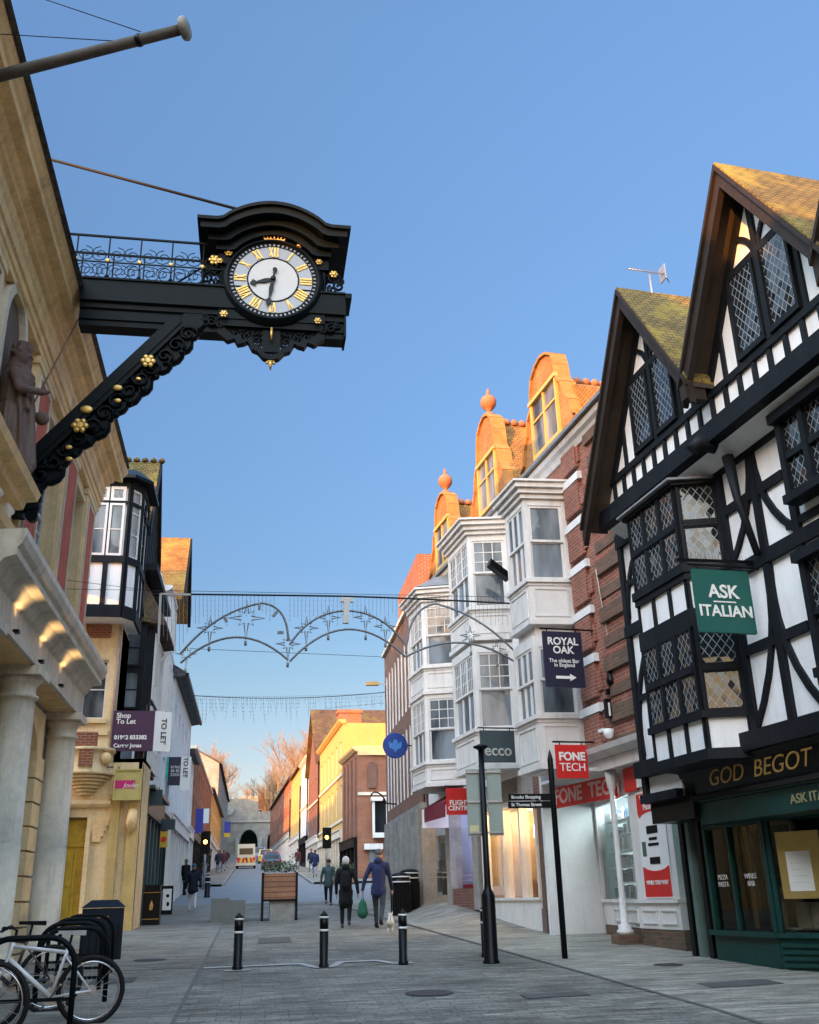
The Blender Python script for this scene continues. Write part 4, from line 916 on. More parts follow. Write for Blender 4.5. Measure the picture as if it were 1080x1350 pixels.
def shaped_gable(par, F, c, hw, zb, zt, m, ball=True, wz=None):
    """Dutch gable with scroll shoulders; wz = window opening"""
    o = .06
    pts = []
    prof_ = [(1.0, 0), (1.0, .12), (.86, .16), (.80, .30), (.66, .40), (.60, .54), (.46, .62), (.42, .78), (.36, .90), (.19, .97), (0, 1.0)]
    R_ = [(c - hw * x, zb + (zt - zb) * z) for x, z in prof_]; L_ = [(c + hw * x, zb + (zt - zb) * z) for x, z in prof_[::-1]][1:]
    b = MB(); b.prism(F, R_ + L_, -.22, o); g = b.build('gable', m, par)
    q = MB(); al = R_ + L_
    for (ua, za), (ub, zb_) in zip(al, al[1:]):
        d = V((ub - ua, zb_ - za)); 
        if d.length < .02: continue
        n = V((-d.y, d.x)).normalized() * .06
        if n.y < 0 and abs(d.x) > .01: n = -n
        q.prism(F, [(ua, za), (ub, zb_), (ub + n.x, zb_ + n.y), (ua + n.x, za + n.y)], -.27, o + .07)
    q.build('coping', mat('orange_terracotta', (.42, .20, .05), .8, .4, 5, stain=(.14, .10, .03), stain_amt=.7), g)
    if wz:
        w_ = MB(); z0, z1 = wz; wd = hw * .42
        w_.box(F, c - wd - .08, c + wd + .08, o, o + .07, z0 - .1, z0); w_.box(F, c - wd - .08, c - wd, o, o + .07, z0, z1); w_.box(F, c + wd, c + wd + .08, o, o + .07, z0, z1); w_.box(F, c - wd - .12, c + wd + .12, o, o + .10, z1, z1 + .10); w_.box(F, c - .03, c + .03, o, o + .06, z0, z1)
        w_.box(F, c - wd, c + wd, o, o + .05, z0 + (z1 - z0) * .62, z0 + (z1 - z0) * .62 + .05)
        ww = w_.build('window', M_CREAM, g); p = MB(); p.quad(F.P(c - wd, o + .02, z0), F.P(c + wd, o + .02, z0), F.P(c + wd, o + .02, z1), F.P(c - wd, o + .02, z1)); p.build('pane', M_GLASS, ww)
    if ball:
        q = MB(); p = F.P(c, -.08, zt); q.lathe(p, [(.17, 0), (.17, .10), (.08, .14), (.06, .22), (.15, .30), (.22, .40), (.235, .52), (.20, .63), (.10, .71), (.05, .74), (.06, .80), (.02, .95)], 18); q.build('ball_finial', mat('terracotta', (.40, .15, .07), .8, .3, 6), g)
    return g
WR = T   # same facade line and direction as the timber building
M_GABLE = brick('gable_brick', (.36, .13, .03), (.25, .085, .02), (.34, .22, .09), stain=(.35, .28, .12), sa=.5)
def row_house(name, u0, u1, zb, zeave, wallm, label, gables, bayspec, ridge=14.9, back=-1.6, uext=0):
    h = thing(name, WR.P((u0 + u1) / 2, 0, zb), label, 'building')
    b = MB(); b.box(WR, u0, u1, -7, 0, zb + 2.9, zeave); b.build('wall', wallm, h)
    b = MB(); b.prof(WR, [(-.1, zeave - .22), (.05, zeave - .22), (.12, zeave - .1), (.20, zeave - .05), (.24, zeave + .03), (.24, zeave + .08), (-.1, zeave + .10)], u0, u1); b.build('cornice', M_WPAINT, h)
    b = MB(); b.box(WR, u0, u1, .22, .33, zeave + .085, zeave + .17); b.build('gutter', M_LEAD, h)
    c = gables[0][0]; b = MB()
    b.prism(WR, [(u0, zeave - .1), (u1, zeave - .1), (c, ridge)], -7, -.15)
    b.hexa([WR.P(u0, .25, zeave + .19), WR.P(u0, -.9, zeave + 1.3), WR.P(u0, -.9, zeave), WR.P(u0, .25, zeave + .05)], [WR.P(u1, .25, zeave + .19), WR.P(u1, -.9, zeave + 1.3), WR.P(u1, -.9, zeave), WR.P(u1, .25, zeave + .05)])
    rf = b.build('roof', M_OTILE, h)
    b = MB(); o_ = -.35
    while o_ > -6.8: b.lathe(WR.P(c, o_, ridge), [(.10, -.04), (.12, .06), (.06, .15), (.01, .17)], 8); o_ -= .24
    b.build('ridge_tiles', mat('terracotta', (.40, .15, .07), .8), rf)
    for g in gables: shaped_gable(h, WR, *g)
    for bs in bayspec: bay(h, WR, *bs)
    return h
# --- house A (brick pier and white bay, phone shop below)
hA = row_house('bay_fronted_house', 1.62, 7.55, 1.35, 11.0, M_RED, 'red brick house with white stone bands, a wide shaped gable and plain-sashed white bay', [(5.45, 1.75, 11.15, 13.85, M_GABLE, False, (11.5, 12.9))],
    [(4.95, 6.4, .98, [(3.95, 5.0, 6.45), (7.0, 7.98, 9.72)], 10.0, 3.85, 'cornice', .12, 3, 'plain')], 13.25)
for k in range(7):
    z = 4.35 + k * 1.02; MB().box(WR, 3.95, 4.9, 0, .10, z + .55, z + .72).build('stone_band', M_WHITE, hA)
b = MB()
for k in range(7):
    z = 4.2 + k * 1.02
    b.box(WR, 4.05, 4.8, 0, .085, z, z + .68); b.box(WR, 3.95 - .1 * (k % 2), 4.05, -.02, .05, z + .1, z + .5)
b.build('quoin_pier', M_RED, hA)
b = MB()
for k in range(14): z = 4.1 + k * .5; b.box(WR, 1.65, 3.6, -.1, .03 + .05 * (k % 2), z, z + .22 + .08 * (k % 2))
b.build('side_brickwork', M_DBRICK, hA)
# phone shop: recessed front, cast-iron column, white cornice hood, signs
b = MB(); b.prof(WR, [(-.5, 3.98), (.10, 3.98), (.14, 4.04), (.26, 4.08), (.30, 4.18), (-.5, 4.24)], 1.55, 4.9)
b.prof(WR, [(-.5, 3.76), (.04, 3.76), (.04, 3.975), (-.5, 3.975)], 1.55, 4.9); b.build('shop_cornice', M_WPAINT, hA)
b = MB(); cp = WR.P(4.2, -.12, 0); z0 = gz(cp.x, cp.y)
b.lathe((cp.x, cp.y, z0), [(.16, .18), (.16, .24), (.12, .27), (.13, .32), (.07, .36), (.07, .80), (.055, .85), (.048, 2.75), (.055, 2.8), (.08, 2.85), (.10, 3.0), (.12, 3.16)], 16); b.build('column', M_WPAINT, hA)
b = MB(); b.box(WR, 4.0, 4.42, -.33, .08, z0 - .1, z0 + .18); b.build('column_base', M_DBRICK, hA)
SA = WR.P(2.3, -.28, 0); FA = Fr(SA.x, SA.y, -6, -1)   # poster wall
FB = Fr(0, 0, 0); FB.p = FA.P(1.55, -.0, 0); e = WR.P(7.08, -1.02, 0); FB.d = (e - FB.p); FB.d.z = 0; LB = FB.d.length; FB.d.normalize(); FB.n = V((FB.d.y, -FB.d.x, 0)); FB.n = FB.n if FB.n.dot(WR.n) > 0 else -FB.n
WL = LB - .12   # length of glazed part
b = MB(); b.box(FA, 0, 1.55, -.3, 0, z0 + .28, 1.30); b.box(FA, -.02, 1.58, -.3, .05, 1.30, 1.36); b.box(FA, 0, 1.55, -.3, -.01, 1.36, 3.78)
for u in (.12, .85): b.box(FA, u, u + .58, 0, .025, z0 + .36, z0 + .39); b.box(FA, u, u + .58, 0, .025, 1.16, 1.19); b.box(FA, u, u + .03, 0, .025, z0 + .39, 1.16); b.box(FA, u + .55, u + .58, 0, .025, z0 + .39, 1.16)
b.box(FB, .01, WL, -.2, -.01, z0 + .28, 1.30); b.box(FB, .02, WL, -.2, .04, 1.30, 1.36); b.box(FB, .0, .08, -.1, -.005, 1.36, 3.76); b.box(FB, WL - .08, WL, -.1, 0, 1.36, 3.76); b.box(FB, .08, WL - .08, -.1, -.02, 3.28, 3.76); b.box(FB, WL / 2 - .03, WL / 2 + .03, -.1, -.01, 1.36, 3.3)
for u in (.12, 1.2): b.box(FB, u, u + .9, -.01, .02, z0 + .36, z0 + .39); b.box(FB, u, u + .9, -.01, .02, 1.16, 1.19); b.box(FB, u, u + .03, -.01, .02, z0 + .39, 1.16); b.box(FB, u + .87, u + .9, -.01, .02, z0 + .39, 1.16)
b.box(FB, WL, LB, -.2, -.002, z0 - .2, 3.76)
b.build('shopfront', M_WPAINT, hA)
b = MB(); b.box(FA, -.02, 1.56, -.32, -.01, z0 - .3, z0 + .28); b.box(FB, 0.02, WL, -.3, -.02, z0 - .3, z0 + .28); b.build('plinth', M_DBRICK, hA)
b = MB(); b.quad(FB.P(.05, -.06, 1.34), FB.P(WL, -.06, 1.34), FB.P(WL, -.06, 3.3), FB.P(.05, -.06, 3.3)); b.build('shop_window', M_SHOPG, hA)
b = MB(); b.box(WR, 7.08, 7.2, -3, .2, z0 - .3, 4.3); b.box(WR, 4.4, 7.08, -1.3, .2, 3.78, 3.84); b.box(WR, 1.6, 4.4, -1.3, -.3, 3.765, 3.8)
b.build('white_return_wall', M_WHITE, hA)
b = MB(); b.box(WR, 1.9, 7.0, -3.2, -3.0, .3, 3.7); b.box(WR, 1.7, 1.95, -3.2, -.35, .3, 3.7); b.box(WR, 1.9, 7.0, -3.2, -1.35, 3.5, 3.53); b.box(WR, 1.5, 2.3, -1.6, -.9, .3, 4.0); b.build('shop_back_wall', mat('teal_shop_wall', (.12, .30, .29), .8), hA)
random.seed(11)
mC = [mat('phone_box_%s' % n, c, .5) for n, c in (('white', (.75, .75, .75)), ('blue', (.08, .2, .45)), ('green', (.08, .3, .2)), ('red', (.5, .05, .05)), ('black', (.03, .03, .03)), ('teal', (.1, .35, .35)))]
b = MB()
for r_ in range(6):
    z = 1.38 + r_ * .31; x = .1
    while x < WL - .2:
        w_ = random.uniform(.05, .12); h_ = random.uniform(.10, .26); b.box(FB, x, x + w_, -.45, -.22 - random.random() * .12, z + .002, z + h_, random.choice([0, 0, 0, 1, 2, 4, 5])); x += w_ + .015
    b.box(FB, .05, WL - .1, -.52, -.2, z - .02, z, 0)
b.build('shelf_stock', mC, hA)
l = bpy.data.lights.new('lamp_light', 'POINT'); l.energy = 90; l.color = (.85, .97, 1); l.shadow_soft_size = .2; lo = bpy.data.objects.new('lamp_light', l); COL.objects.link(lo); lo.parent = hA; lo.location = FB.P(1.2, -.5, 3.35) - V(hA.location)
M_SRED = mat('sign_red', (.62, .018, .015), .45, .1, 3, bs=0); M_SWHT = mat('sign_white', (.82, .82, .82), .5, .05, 3, bs=0)
b = MB(); q1, q2 = WR.P(4.35, -.28, 0), WR.P(7.02, -.02, 0); FS = Fr(0, 0, 0); FS.p = q1; FS.d = (q2 - q1).normalized(); FS.n = V((FS.d.y, -FS.d.x, 0)); FS.n = FS.n if FS.n.dot(WR.n) > 0 else -FS.n; LS = (q2 - q1).length
b.box(FS, 0, LS, -.05, .0, 3.26, 3.70); fs_ = b.build('fascia_sign', M_SRED, hA); text('FONE  TECH', fs_, mat('pale_pink_letters', (.72, .45, .45), .5), FS, LS * .45, 3.48, .002, .42, bold=.010, rx=1.15)
b = MB(); b.box(FA, .0, 1.05, -.0, .05, 3.34, 3.72); s_ = b.build('corner_sign', M_SWHT, hA); text('FONE TECH', s_, M_BLK, FA, .52, 3.53, .052, .15)
b = MB(); b.box(FA, 1.06, 1.56, .0, .055, 3.30, 3.74); b.build('corner_sign', M_SRED, hA)
po = thing('repair_poster', FA.P(.7, .02, 2.2), 'tall red and white phone repair poster on the white shopfront', 'poster')
b = MB(); b.box(FA, .18, 1.22, -.0, .012, 1.38, 3.26, 0); b.build('poster_board', M_SWHT, po)
n = 8; c_ = .70
b = MB(); b.prism(FA, [(.20, 3.22), (1.20, 3.22), (1.20, 2.86)] + [(c_ + .48 * cos(pi * i / n), 2.72 + .16 * sin(pi * i / n)) for i in range(1, n)] + [(.20, 2.86)], .012, .016); b.build('poster_header', M_SRED, po)
b = MB(); b.prism(FA, [(.20, 1.40), (1.20, 1.40), (1.20, 1.92)] + [(c_ + .48 * cos(pi * i / n), 1.96 - .12 * sin(pi * i / n)) for i in range(1, n)] + [(.20, 1.92)], .012, .016); b.build('poster_footer', M_SRED, po)
text('We Repair\nPhones!', po, M_SWHT, FA, c_, 3.05, .017, .16, bold=.003); text('WHILE YOU WAIT', po, M_SWHT, FA, c_, 1.64, .017, .10, bold=.002, shear=.2)
for z, w_, h_ in ((2.56, .42, .14), (2.40, .3, .05), (2.30, .4, .05), (2.02, .38, .12)): MB().box(FA, c_ - w_ / 2, c_ + w_ / 2, .012, .02, z - h_ / 2, z + h_ / 2).build('phone_picture', M_BLK, po)
MB().box(FA, 1.0, 1.14, .012, .02, 2.1, 2.36).build('phone_picture', mat('phone_green', (.05, .12, .08), .5), po)
# --- house B (ecco shop) and house C (flight centre)
hB = row_house('bay_fronted_house', 7.6, 12.45, .7, 11.0, M_BROWN, 'white two-storey bay house with a ball-topped gable above the shoe shop', [(9.75, 1.62, 11.15, 14.35, M_GABLE, True, (11.6, 13.0))],
    [(8.75, 11.2, 1.0, [(4.42, 5.35, 7.25), (7.62, 8.45, 10.25)], 10.55, 4.38, 'cornice', .32, 3, 'sash')], 14.2)
hC = row_house('bay_fronted_house', 12.5, 17.3, 1.1, 10.9, M_BROWN, 'white two-storey bay house with a ball-topped gable above the travel shop', [(14.25, 1.6, 11.05, 13.75, M_GABLE, True, (11.4, 12.7))],
    [(13.3, 15.9, .98, [(4.5, 5.15, 6.95), (7.15, 7.95, 9.75)], 10.05, 4.5, 'cornice', .5, 3, 'sash')], 13.5)
for h, u0, u1, zt in ((hB, 7.65, 12.4, 11.0), (hC, 12.55, 17.2, 10.9)):
    b = MB(); b.box(WR, u0 + .15, u1 - .15, 0, .03, 4.2, zt - .3); b.build('render_panel', M_WHITE, h)
# roof cowl over bay C
b = MB(); b.plan(WR, [(13.0, 0), (13.6, 1.25), (15.6, 1.25), (16.2, 0)], 10.33, 10.36); q = MB(); q.hexa([WR.P(13.05, 0, 10.36), WR.P(13.6, 1.2, 10.36), WR.P(15.6, 1.2, 10.36), WR.P(16.15, 0, 10.36)], [WR.P(13.8, 0, 10.9), WR.P(14.1, .45, 10.85), WR.P(15.1, .45, 10.85), WR.P(15.4, 0, 10.9)]); q.build('bay_roof', M_LEAD, hC)
# downpipes
for h, u in ((hA, 7.3), (hB, 12.1)):
    b = MB(); b.tube([WR.P(u, .08, 3.6), WR.P(u, .08, 10.8)], .045, 8); b.build('downpipe', M_RED if u < 8 else M_BLK, h)
# shop level B
def shopbox(par, u0, u1, zg, zt, depth, m, light=None, sill=.7):
    b = MB(); b.box(WR, u0, u1, -depth - .1, -depth, zg, zt + .5); b.box(WR, u0, u0 + .05, -depth, -.3, zg, zt + .5); b.box(WR, u1 - .05, u1, -depth, -.3, zg, zt + .5); b.box(WR, u0, u1, -depth, -.3, zt + .3, zt + .35); b.build('shop_interior', m, par)
M_SHINT = mat('warm_shop_interior', (.55, .42, .28), .8, .2, 2)
b = MB(); zg = .75
b.box(WR, 7.6, 8.1, -.5, -.05, zg, 4.2); b.build('pier', M_DBRICK, hB)
b = MB(); b.box(WR, 7.72, 7.98, -.05, .04, zg - .1, zg + .45); b.build('pier_base', mat('brown_plinth', (.16, .11, .10), .7), hB)
b = MB(); b.box(WR, 8.3, 12.35, -.35, -.1, zg - .05, zg + .62); b.box(WR, 8.3, 12.35, -.4, -.05, zg + .62, zg + .68)
for u in (8.3, 9.35, 10.6, 12.25): b.box(WR, u, u + .10, -.3, -.08, zg + .68, 3.6)
b.box(WR, 8.1, 12.4, -.6, .0, 3.62, 4.38); b.box(WR, 8.1, 12.4, -.6, .12, 3.52, 3.64)
b.build('shopfront', M_WPAINT, hB)
b = MB(); b.quad(WR.P(8.3, -.2, zg + .68), WR.P(12.3, -.2, zg + .68), WR.P(12.3, -.2, 3.55), WR.P(8.3, -.2, 3.55)); b.build('shop_window', M_SHOPG, hB)
shopbox(hB, 8.15, 12.3, zg, 3.5, 2.6, M_SHINT)
b = MB(); b.box(WR, 8.4, 12.2, -2.58, -2.5, 1.2, 3.4); b.build('display_wall', mat('wood_display', (.36, .20, .09), .6, .3, 3), hB)
b = MB()
for k in range(7):
    for j in range(3): b.box(WR, 8.6 + k * .52, 8.85 + k * .52, -2.3, -2.1, 1.55 + j * .55, 1.66 + j * .55, (k + j) % 3)
b.box(WR, 9.0, 9.6, -1.2, -.8, zg + .3, zg + .95, 1); b.box(WR, 10.8, 11.4, -1.4, -.9, zg + .3, zg + 1.1, 0)
b.build('shoe_display', [mat('tan_leather', (.35, .2, .1), .5), mat('cream_box', (.7, .62, .5), .6), mat('brown_leather', (.12, .07, .04), .4)], hB)
for k, u in enumerate((8.9, 10.3, 11.6)):
    q = MB(); q.lathe(WR.P(u, -1.2, 3.66), [(.16, 0), (.16, .05)], 14); q.build('ceiling_lamp', M_WARM, hB)
    l = bpy.data.lights.new('lamp_light', 'POINT'); l.energy = 110; l.color = (1, .66, .34); l.shadow_soft_size = .15; lo = bpy.data.objects.new('lamp_light', l); COL.objects.link(lo); lo.parent = hB; lo.location = WR.P(u, -1.2, 3.45) - V(hB.location)
b = MB(); b.box(WR, 8.45, 8.75, -.25, -.2, 2.75, 3.05); b.build('lit_picture', emis('lit_display', (.9, .85, .75), 1.6), hB)
# shop level C
zg = 1.25
MB().box(WR, 12.5, 13.0, -.4, -.02, zg - .1, 4.1).build('pier', M_GREYST, hC); MB().box(WR, 15.1, 15.5, -.4, -.02, zg - .1, 3.9).build('pier', M_GREYST, hC)
b = MB(); b.box(WR, 13.0, 15.1, -.35, -.08, zg - .1, zg + .45); b.build('stall_riser', M_BROWN, hC)
b = MB(); b.box(WR, 12.5, 17.3, -.6, .02, 4.05, 4.6); b.build('fascia', M_BLK, hC)
b = MB(); b.quad(WR.P(13.0, -.2, zg + .45), WR.P(15.1, -.2, zg + .45), WR.P(15.1, -.2, 3.4), WR.P(13.0, -.2, 3.4)); b.quad(WR.P(15.5, -.2, zg + .3), WR.P(17.2, -.2, zg + .3), WR.P(17.2, -.2, 3.5), WR.P(15.5, -.2, 3.5)); b.build('shop_window', M_SHOPG, hC)
b = MB(); b.box(WR, 12.5, 17.25, -2.6, -2.5, zg - .2, 4.1); b.box(WR, 12.5, 17.25, -2.5, -.3, 3.9, 3.95); b.box(WR, 15.25, 15.3, -2.5, -.3, zg, 3.9); b.build('shop_interior', mat('lilac_interior', (.30, .32, .42), .8), hC)
b = MB()
for k in range(8): b.box(WR, 13.9 + k * .05, 13.925 + k * .05, -.5, -.48, 1.9, 3.1)
for k in range(9): b.box(WR, 13.88, 14.28, -.485, -.465, 1.95 + k * .13, 1.975 + k * .13)
b.build('lit_price_board', emis('lilac_light', (.75, .72, 1.0), 2.2), hC)
b = MB(); b.box(WR, 13.05, 15.0, -.9, -.35, zg + .46, zg + .56); b.ball(WR.P(13.6, -.6, zg + .8), .2, n=8); b.build('red_display', M_SRED, hC)
l = bpy.data.lights.new('lamp_light', 'POINT'); l.energy = 35; l.color = (.75, .78, 1); l.shadow_soft_size = .2; lo = bpy.data.objects.new('lamp_light', l); COL.objects.link(lo); lo.parent = hC; lo.location = WR.P(14, -1.3, 3.5) - V(hC.location)
l = bpy.data.lights.new('lamp_light', 'POINT'); l.energy = 30; l.color = (1, .65, .35); l.shadow_soft_size = .2; lo = bpy.data.objects.new('lamp_light', l); COL.objects.link(lo); lo.parent = hC; lo.location = WR.P(16.4, -1.3, 3.4) - V(hC.location)
b = MB()
for k in range(5):
    for j in range(3): b.box(WR, 15.7 + k * .28, 15.85 + k * .28, -.9, -.75, 1.7 + j * .55, 2.0 + j * .55, (k + j) % 2)
b.build('shop_goods', [mat('orange_goods', (.5, .25, .08), .6), mat('gold_goods', (.5, .38, .15), .5)], hC)
# red canopy of the travel shop, tan canopy beyond
b = MB(); b.hexa([WR.P(12.9, 0, 4.35), WR.P(15.0, 0, 4.35), WR.P(15.0, 0, 4.28), WR.P(12.9, 0, 4.28)], [WR.P(12.9, .75, 3.95), WR.P(15.0, .75, 3.95), WR.P(15.0, .75, 3.86), WR.P(12.9, .75, 3.86)]); b.box(WR, 12.9, 15.0, .73, .76, 3.55, 3.9); b.build('awning', mat('dark_red_canvas', (.16, .015, .03), .8), hC)
b = MB(); b.prism(Fr(*WR.P(15.05, 0, 0)[:2], 84, -1), [(0, 3.4), (-.8, 3.4), (-.8, 3.9), (0, 4.35)], 0, .06); b.build('awning_cheek', M_SWHT, hC)
b = MB(); b.box(WR, 15.6, 17.2, .0, .35, 3.65, 4.1); tc = b.build('wide_sign', mat('tan_sign', (.34, .26, .17), .7), hC)
# --- tall brown brick building with vertical window strips
BK = Fr(5.53, 33.2, .6, -1)
bk = thing('brick_bank', BK.P(5, 0, 1.3), 'tall narrow-windowed brown brick bank with a pale stone ground floor', 'building')
b = MB(); uw = [(.5 + k * .98, .5 + k * .98 + .42) for k in range(10)]
ops = grid_ops(uw, [(4.9, 7.4), (8.0, 10.6)])
b.wall(BK, 0, 10.3, 4.4, 11.6, ops, 0, .15, mr=1); b.box(BK, 0, 10.3, -9, -.2, 4.4, 11.6); b.box(BK, -.0, .25, -9, -.05, 4.4, 11.55)
b.build('wall', [brick('orange_brown_brick', (.30, .13, .07), (.20, .09, .06), (.2, .15, .12)), M_WPAINT], bk)
for a, c, z0, z1 in ops: window(bk, BK, a, c, z0, z1, -.06, 1, 2, gm=M_DGLASS, fw=.05)
b = MB(); b.box(BK, 0, 10.3, -6, .1, 1.0, 4.4); 
for k in range(7): b.box(BK, .1 + k * 1.5, .4 + k * 1.5, .1, .22, 1.0, 4.2)
b.build('stone_ground_floor', M_GREYST, bk)
b = MB(); b.box(BK, -.1, 10.4, -9, .12, 11.6, 11.75); b.build('parapet', M_STONEP, bk)
b = MB(); b.box(BK, .2, 5.6, -5, -.05, 11.752, 13.1); b.build('roof_storey', M_ORB, bk)
# --- buildings past the crossing
def block(name, F, u0, u1, dep, z0, z1, wallm, label, nu, floors, shop=None, roof='flat', rm=None, ridge=2.0, wm=None, gm=None, ww=.5, endwin=0, corn=None, grp=None, dz=0, para=.0):
    h = thing(name, F.P((u0 + u1) / 2, 0, z0), label, 'building', grp)
    fh = floors; us = [(u0 + (u1 - u0) * (i + .5 - ww / 2) / nu, u0 + (u1 - u0) * (i + .5 + ww / 2) / nu) for i in range(nu)]
    ops = grid_ops(us, fh); b = MB(); b.wall(F, u0, u1, z0, z1, ops, 0, .14); b.box(F, u0 + .001, u1, -dep, -.16, z0, z1)
    b.quad(F.P(u0, 0, z0), F.P(u0, -dep, z0), F.P(u0, -dep, z1), F.P(u0, 0, z1)); b.build('wall', wallm, h)
    for a, c, e, g in ops: window(h, F, a, c, e, g, -.07, 2, 2, wm, gm or M_DGLASS, fw=.09, bw=.05)
    if corn: b = MB(); b.prof(F, [(-.2, z1 - .05), (.1, z1 - .05), (.3, z1 + .12), (.36, z1 + .25), (-.2, z1 + .27)], u0 - .1, u1 + .1); b.build('cornice', corn, h)
    if roof == 'along':
        b = MB(); o_ = .35; b.hexa([F.P(u0 - .1, o_, z1 + .05), F.P(u0 - .1, -dep / 2, z1 + ridge), F.P(u0 - .1, -dep / 2, z1 + ridge - .2), F.P(u0 - .1, o_, z1 - .1)], [F.P(u1, o_, z1 + .05), F.P(u1, -dep / 2, z1 + ridge), F.P(u1, -dep / 2, z1 + ridge - .2), F.P(u1, o_, z1 - .1)])
        b.hexa([F.P(u0 - .1, -dep, z1 + .05), F.P(u0 - .1, -dep / 2 - .01, z1 + ridge), F.P(u0 - .1, -dep / 2 - .01, z1 + ridge - .2), F.P(u0 - .1, -dep, z1 - .1)], [F.P(u1, -dep, z1 + .05), F.P(u1, -dep / 2 - .01, z1 + ridge), F.P(u1, -dep / 2 - .01, z1 + ridge - .2), F.P(u1, -dep, z1 - .1)]); b.build('roof', rm, h)
        b = MB(); b.hexa([F.P(u0, 0, z1), F.P(u0, -dep / 2, z1 + ridge - .1), F.P(u0, -dep / 2 - .02, z1 + ridge - .1), F.P(u0, -dep, z1)], [F.P(u1, 0, z1), F.P(u1, -dep / 2, z1 + ridge - .1), F.P(u1, -dep / 2 - .02, z1 + ridge - .1), F.P(u1, -dep, z1)]); b.build('gable_wall', wallm, h)
    if roof == 'across':
        b = MB(); um = (u0 + u1) / 2
        for s, ue in ((-1, u0 - .15), (1, u1 + .15)): b.prism(F, [(um, z1 + ridge), (ue, z1 - .05), (ue, z1 - .25), (um, z1 + ridge - .22)], -dep, .4)
        b.build('roof', rm, h)
        b = MB(); b.prism(F, [(u0, z1), (u1, z1), (um, z1 + ridge - .15)], -dep, 0); b.build('gable_wall', wallm, h)
    if shop:
        sz, sm = shop; b = MB(); b.box(F, u0 + .1, u1 - .1, 0, .25, sz, sz + .5); b.box(F, u0 + .1, u1 - .1, 0, .32, sz + .5, sz + .58)
        nn = max(2, int((u1 - u0) / 1.6))
        for i in range(nn + 1): u = u0 + .15 + (u1 - u0 - .3) * i / nn; b.box(F, u - .07, u + .07, 0, .2, z0 - .3, sz)
        b.box(F, u0 + .1, u1 - .1, 0, .15, z0 - .3, z0 + .5 + dz); b.build('shopfront', sm, h)
        g = MB(); g.quad(F.P(u0 + .2, .06, z0), F.P(u1 - .2, .06, z0), F.P(u1 - .2, .06, sz), F.P(u0 + .2, .06, sz)); g.build('shop_window', M_DGLASS, h)
    return h
RB = Fr(6.65, 66, -3, -1)
rb = block('corner_house', RB, 0, 7, 9, 2.6, 10.6, M_ORB, 'orange red brick corner house with a white bay window on its end wall', 4, [(5.8, 7.4), (8.2, 9.8)], (4.6, M_BLK), corn=M_CORN, ww=.32)
E_ = Fr(6.65, 66, 90, 1)
b = MB(); b.box(E_, .02, 9, 0, .1, 10.3, 10.9); b.build('end_cornice', M_CORN, rb)
b = MB(); n = 8; b.prism(E_, [(.7, 8.2), (1.25, 8.2)] + [(.975 + .28 * cos(pi * i / n), 9.6 + .28 * sin(pi * i / n)) for i in range(n + 1)], .0, .08); b.build('blind_arch', M_BROWN, rb)
b = MB(); b.box(E_, .95, 2.9, .02, .45, 5.1, 5.4); b.box(E_, .85, 3.0, .02, .55, 7.35, 7.6)
for u in (1.0, 1.9, 2.8): b.box(E_, u - .08, u + .08, .3, .42, 5.4, 7.35)
w_ = b.build('bay_window', M_WPAINT, rb)
for a_, c_ in ((1.9, 2.6), (3.4, 4.2)): window(rb, E_, a_, c_, 8.3, 9.7, .04, 2, 3)
window(rb, E_, 3.6, 4.4, 5.5, 7.2, .04, 2, 3); g = MB(); g.box(E_, 1.0, 2.8, .02, .34, 5.4, 7.35); g.build('pane', M_DGLASS, w_)
b = MB(); b.box(E_, .4, 1.6, 0, .3, 4.4, 4.75); b.box(E_, 2.5, 3.4, 0, .3, 4.5, 4.8); b.build('shop_hood', M_WPAINT, rb)
b = MB(); b.box(E_, .75, 1.5, .02, .05, 3.0, 4.4); b.build('shop_window', M_GLASS, rb)
GE = Fr(6.35, 73.2, -2, -1)
ge = block('georgian_house', GE, 0, 17, 10, 3.0, 13.6, M_CREAM, 'tall cream house with a heavy cornice and lit upper floor behind the corner house', 6, [(7.2, 9.3), (10.4, 12.4)], (5.6, M_STONEP), corn=M_CREAM, ww=.35)
br = block('brown_roof_house', GE, 17.2, 28, 9, 3.6, 13.0, M_BROWN, 'dark brick house with a tall brown tiled roof and a brick chimney', 5, [(7.6, 9.3), (10.3, 11.9)], (6.2, M_WPAINT), 'across', M_ROOF, 5.6, ww=.35)
b = MB(); b.box(GE, 14.6, 16.2, -3.4, -1.4, 13.0, 16.9); b.box(GE, 14.5, 16.3, -3.5, -1.3, 16.9, 17.2); b.build('chimney', M_ORB, br)
wn = block('white_house', GE, 28.3, 37, 9, 4.5, 14.8, M_WHITE, 'narrow white rendered house with sunlit top floor towards the gate', 4, [(8.2, 9.8), (10.9, 12.4)], (6.8, M_BLK), corn=M_WPAINT, ww=.35)
gq = block('ochre_house', GE, 37.3, 52, 9, 5.2, 15.2, M_CREAM, 'ochre rendered house beyond the narrow white one on the right', 5, [(9.0, 10.8), (12, 13.8)], (7.6, M_WPAINT), 'along', M_ROOF, 2.4, ww=.35)
gr = block('far_brick_house', GE, 52.3, 100, 9, 6.2, 15.6, M_ORB, 'long orange brick terrace front leading up to the stone gate on the right', 14, [(10, 11.6), (12.8, 14.3)], (8.6, M_WPAINT), 'along', M_ROOF, 2.6, ww=.4)

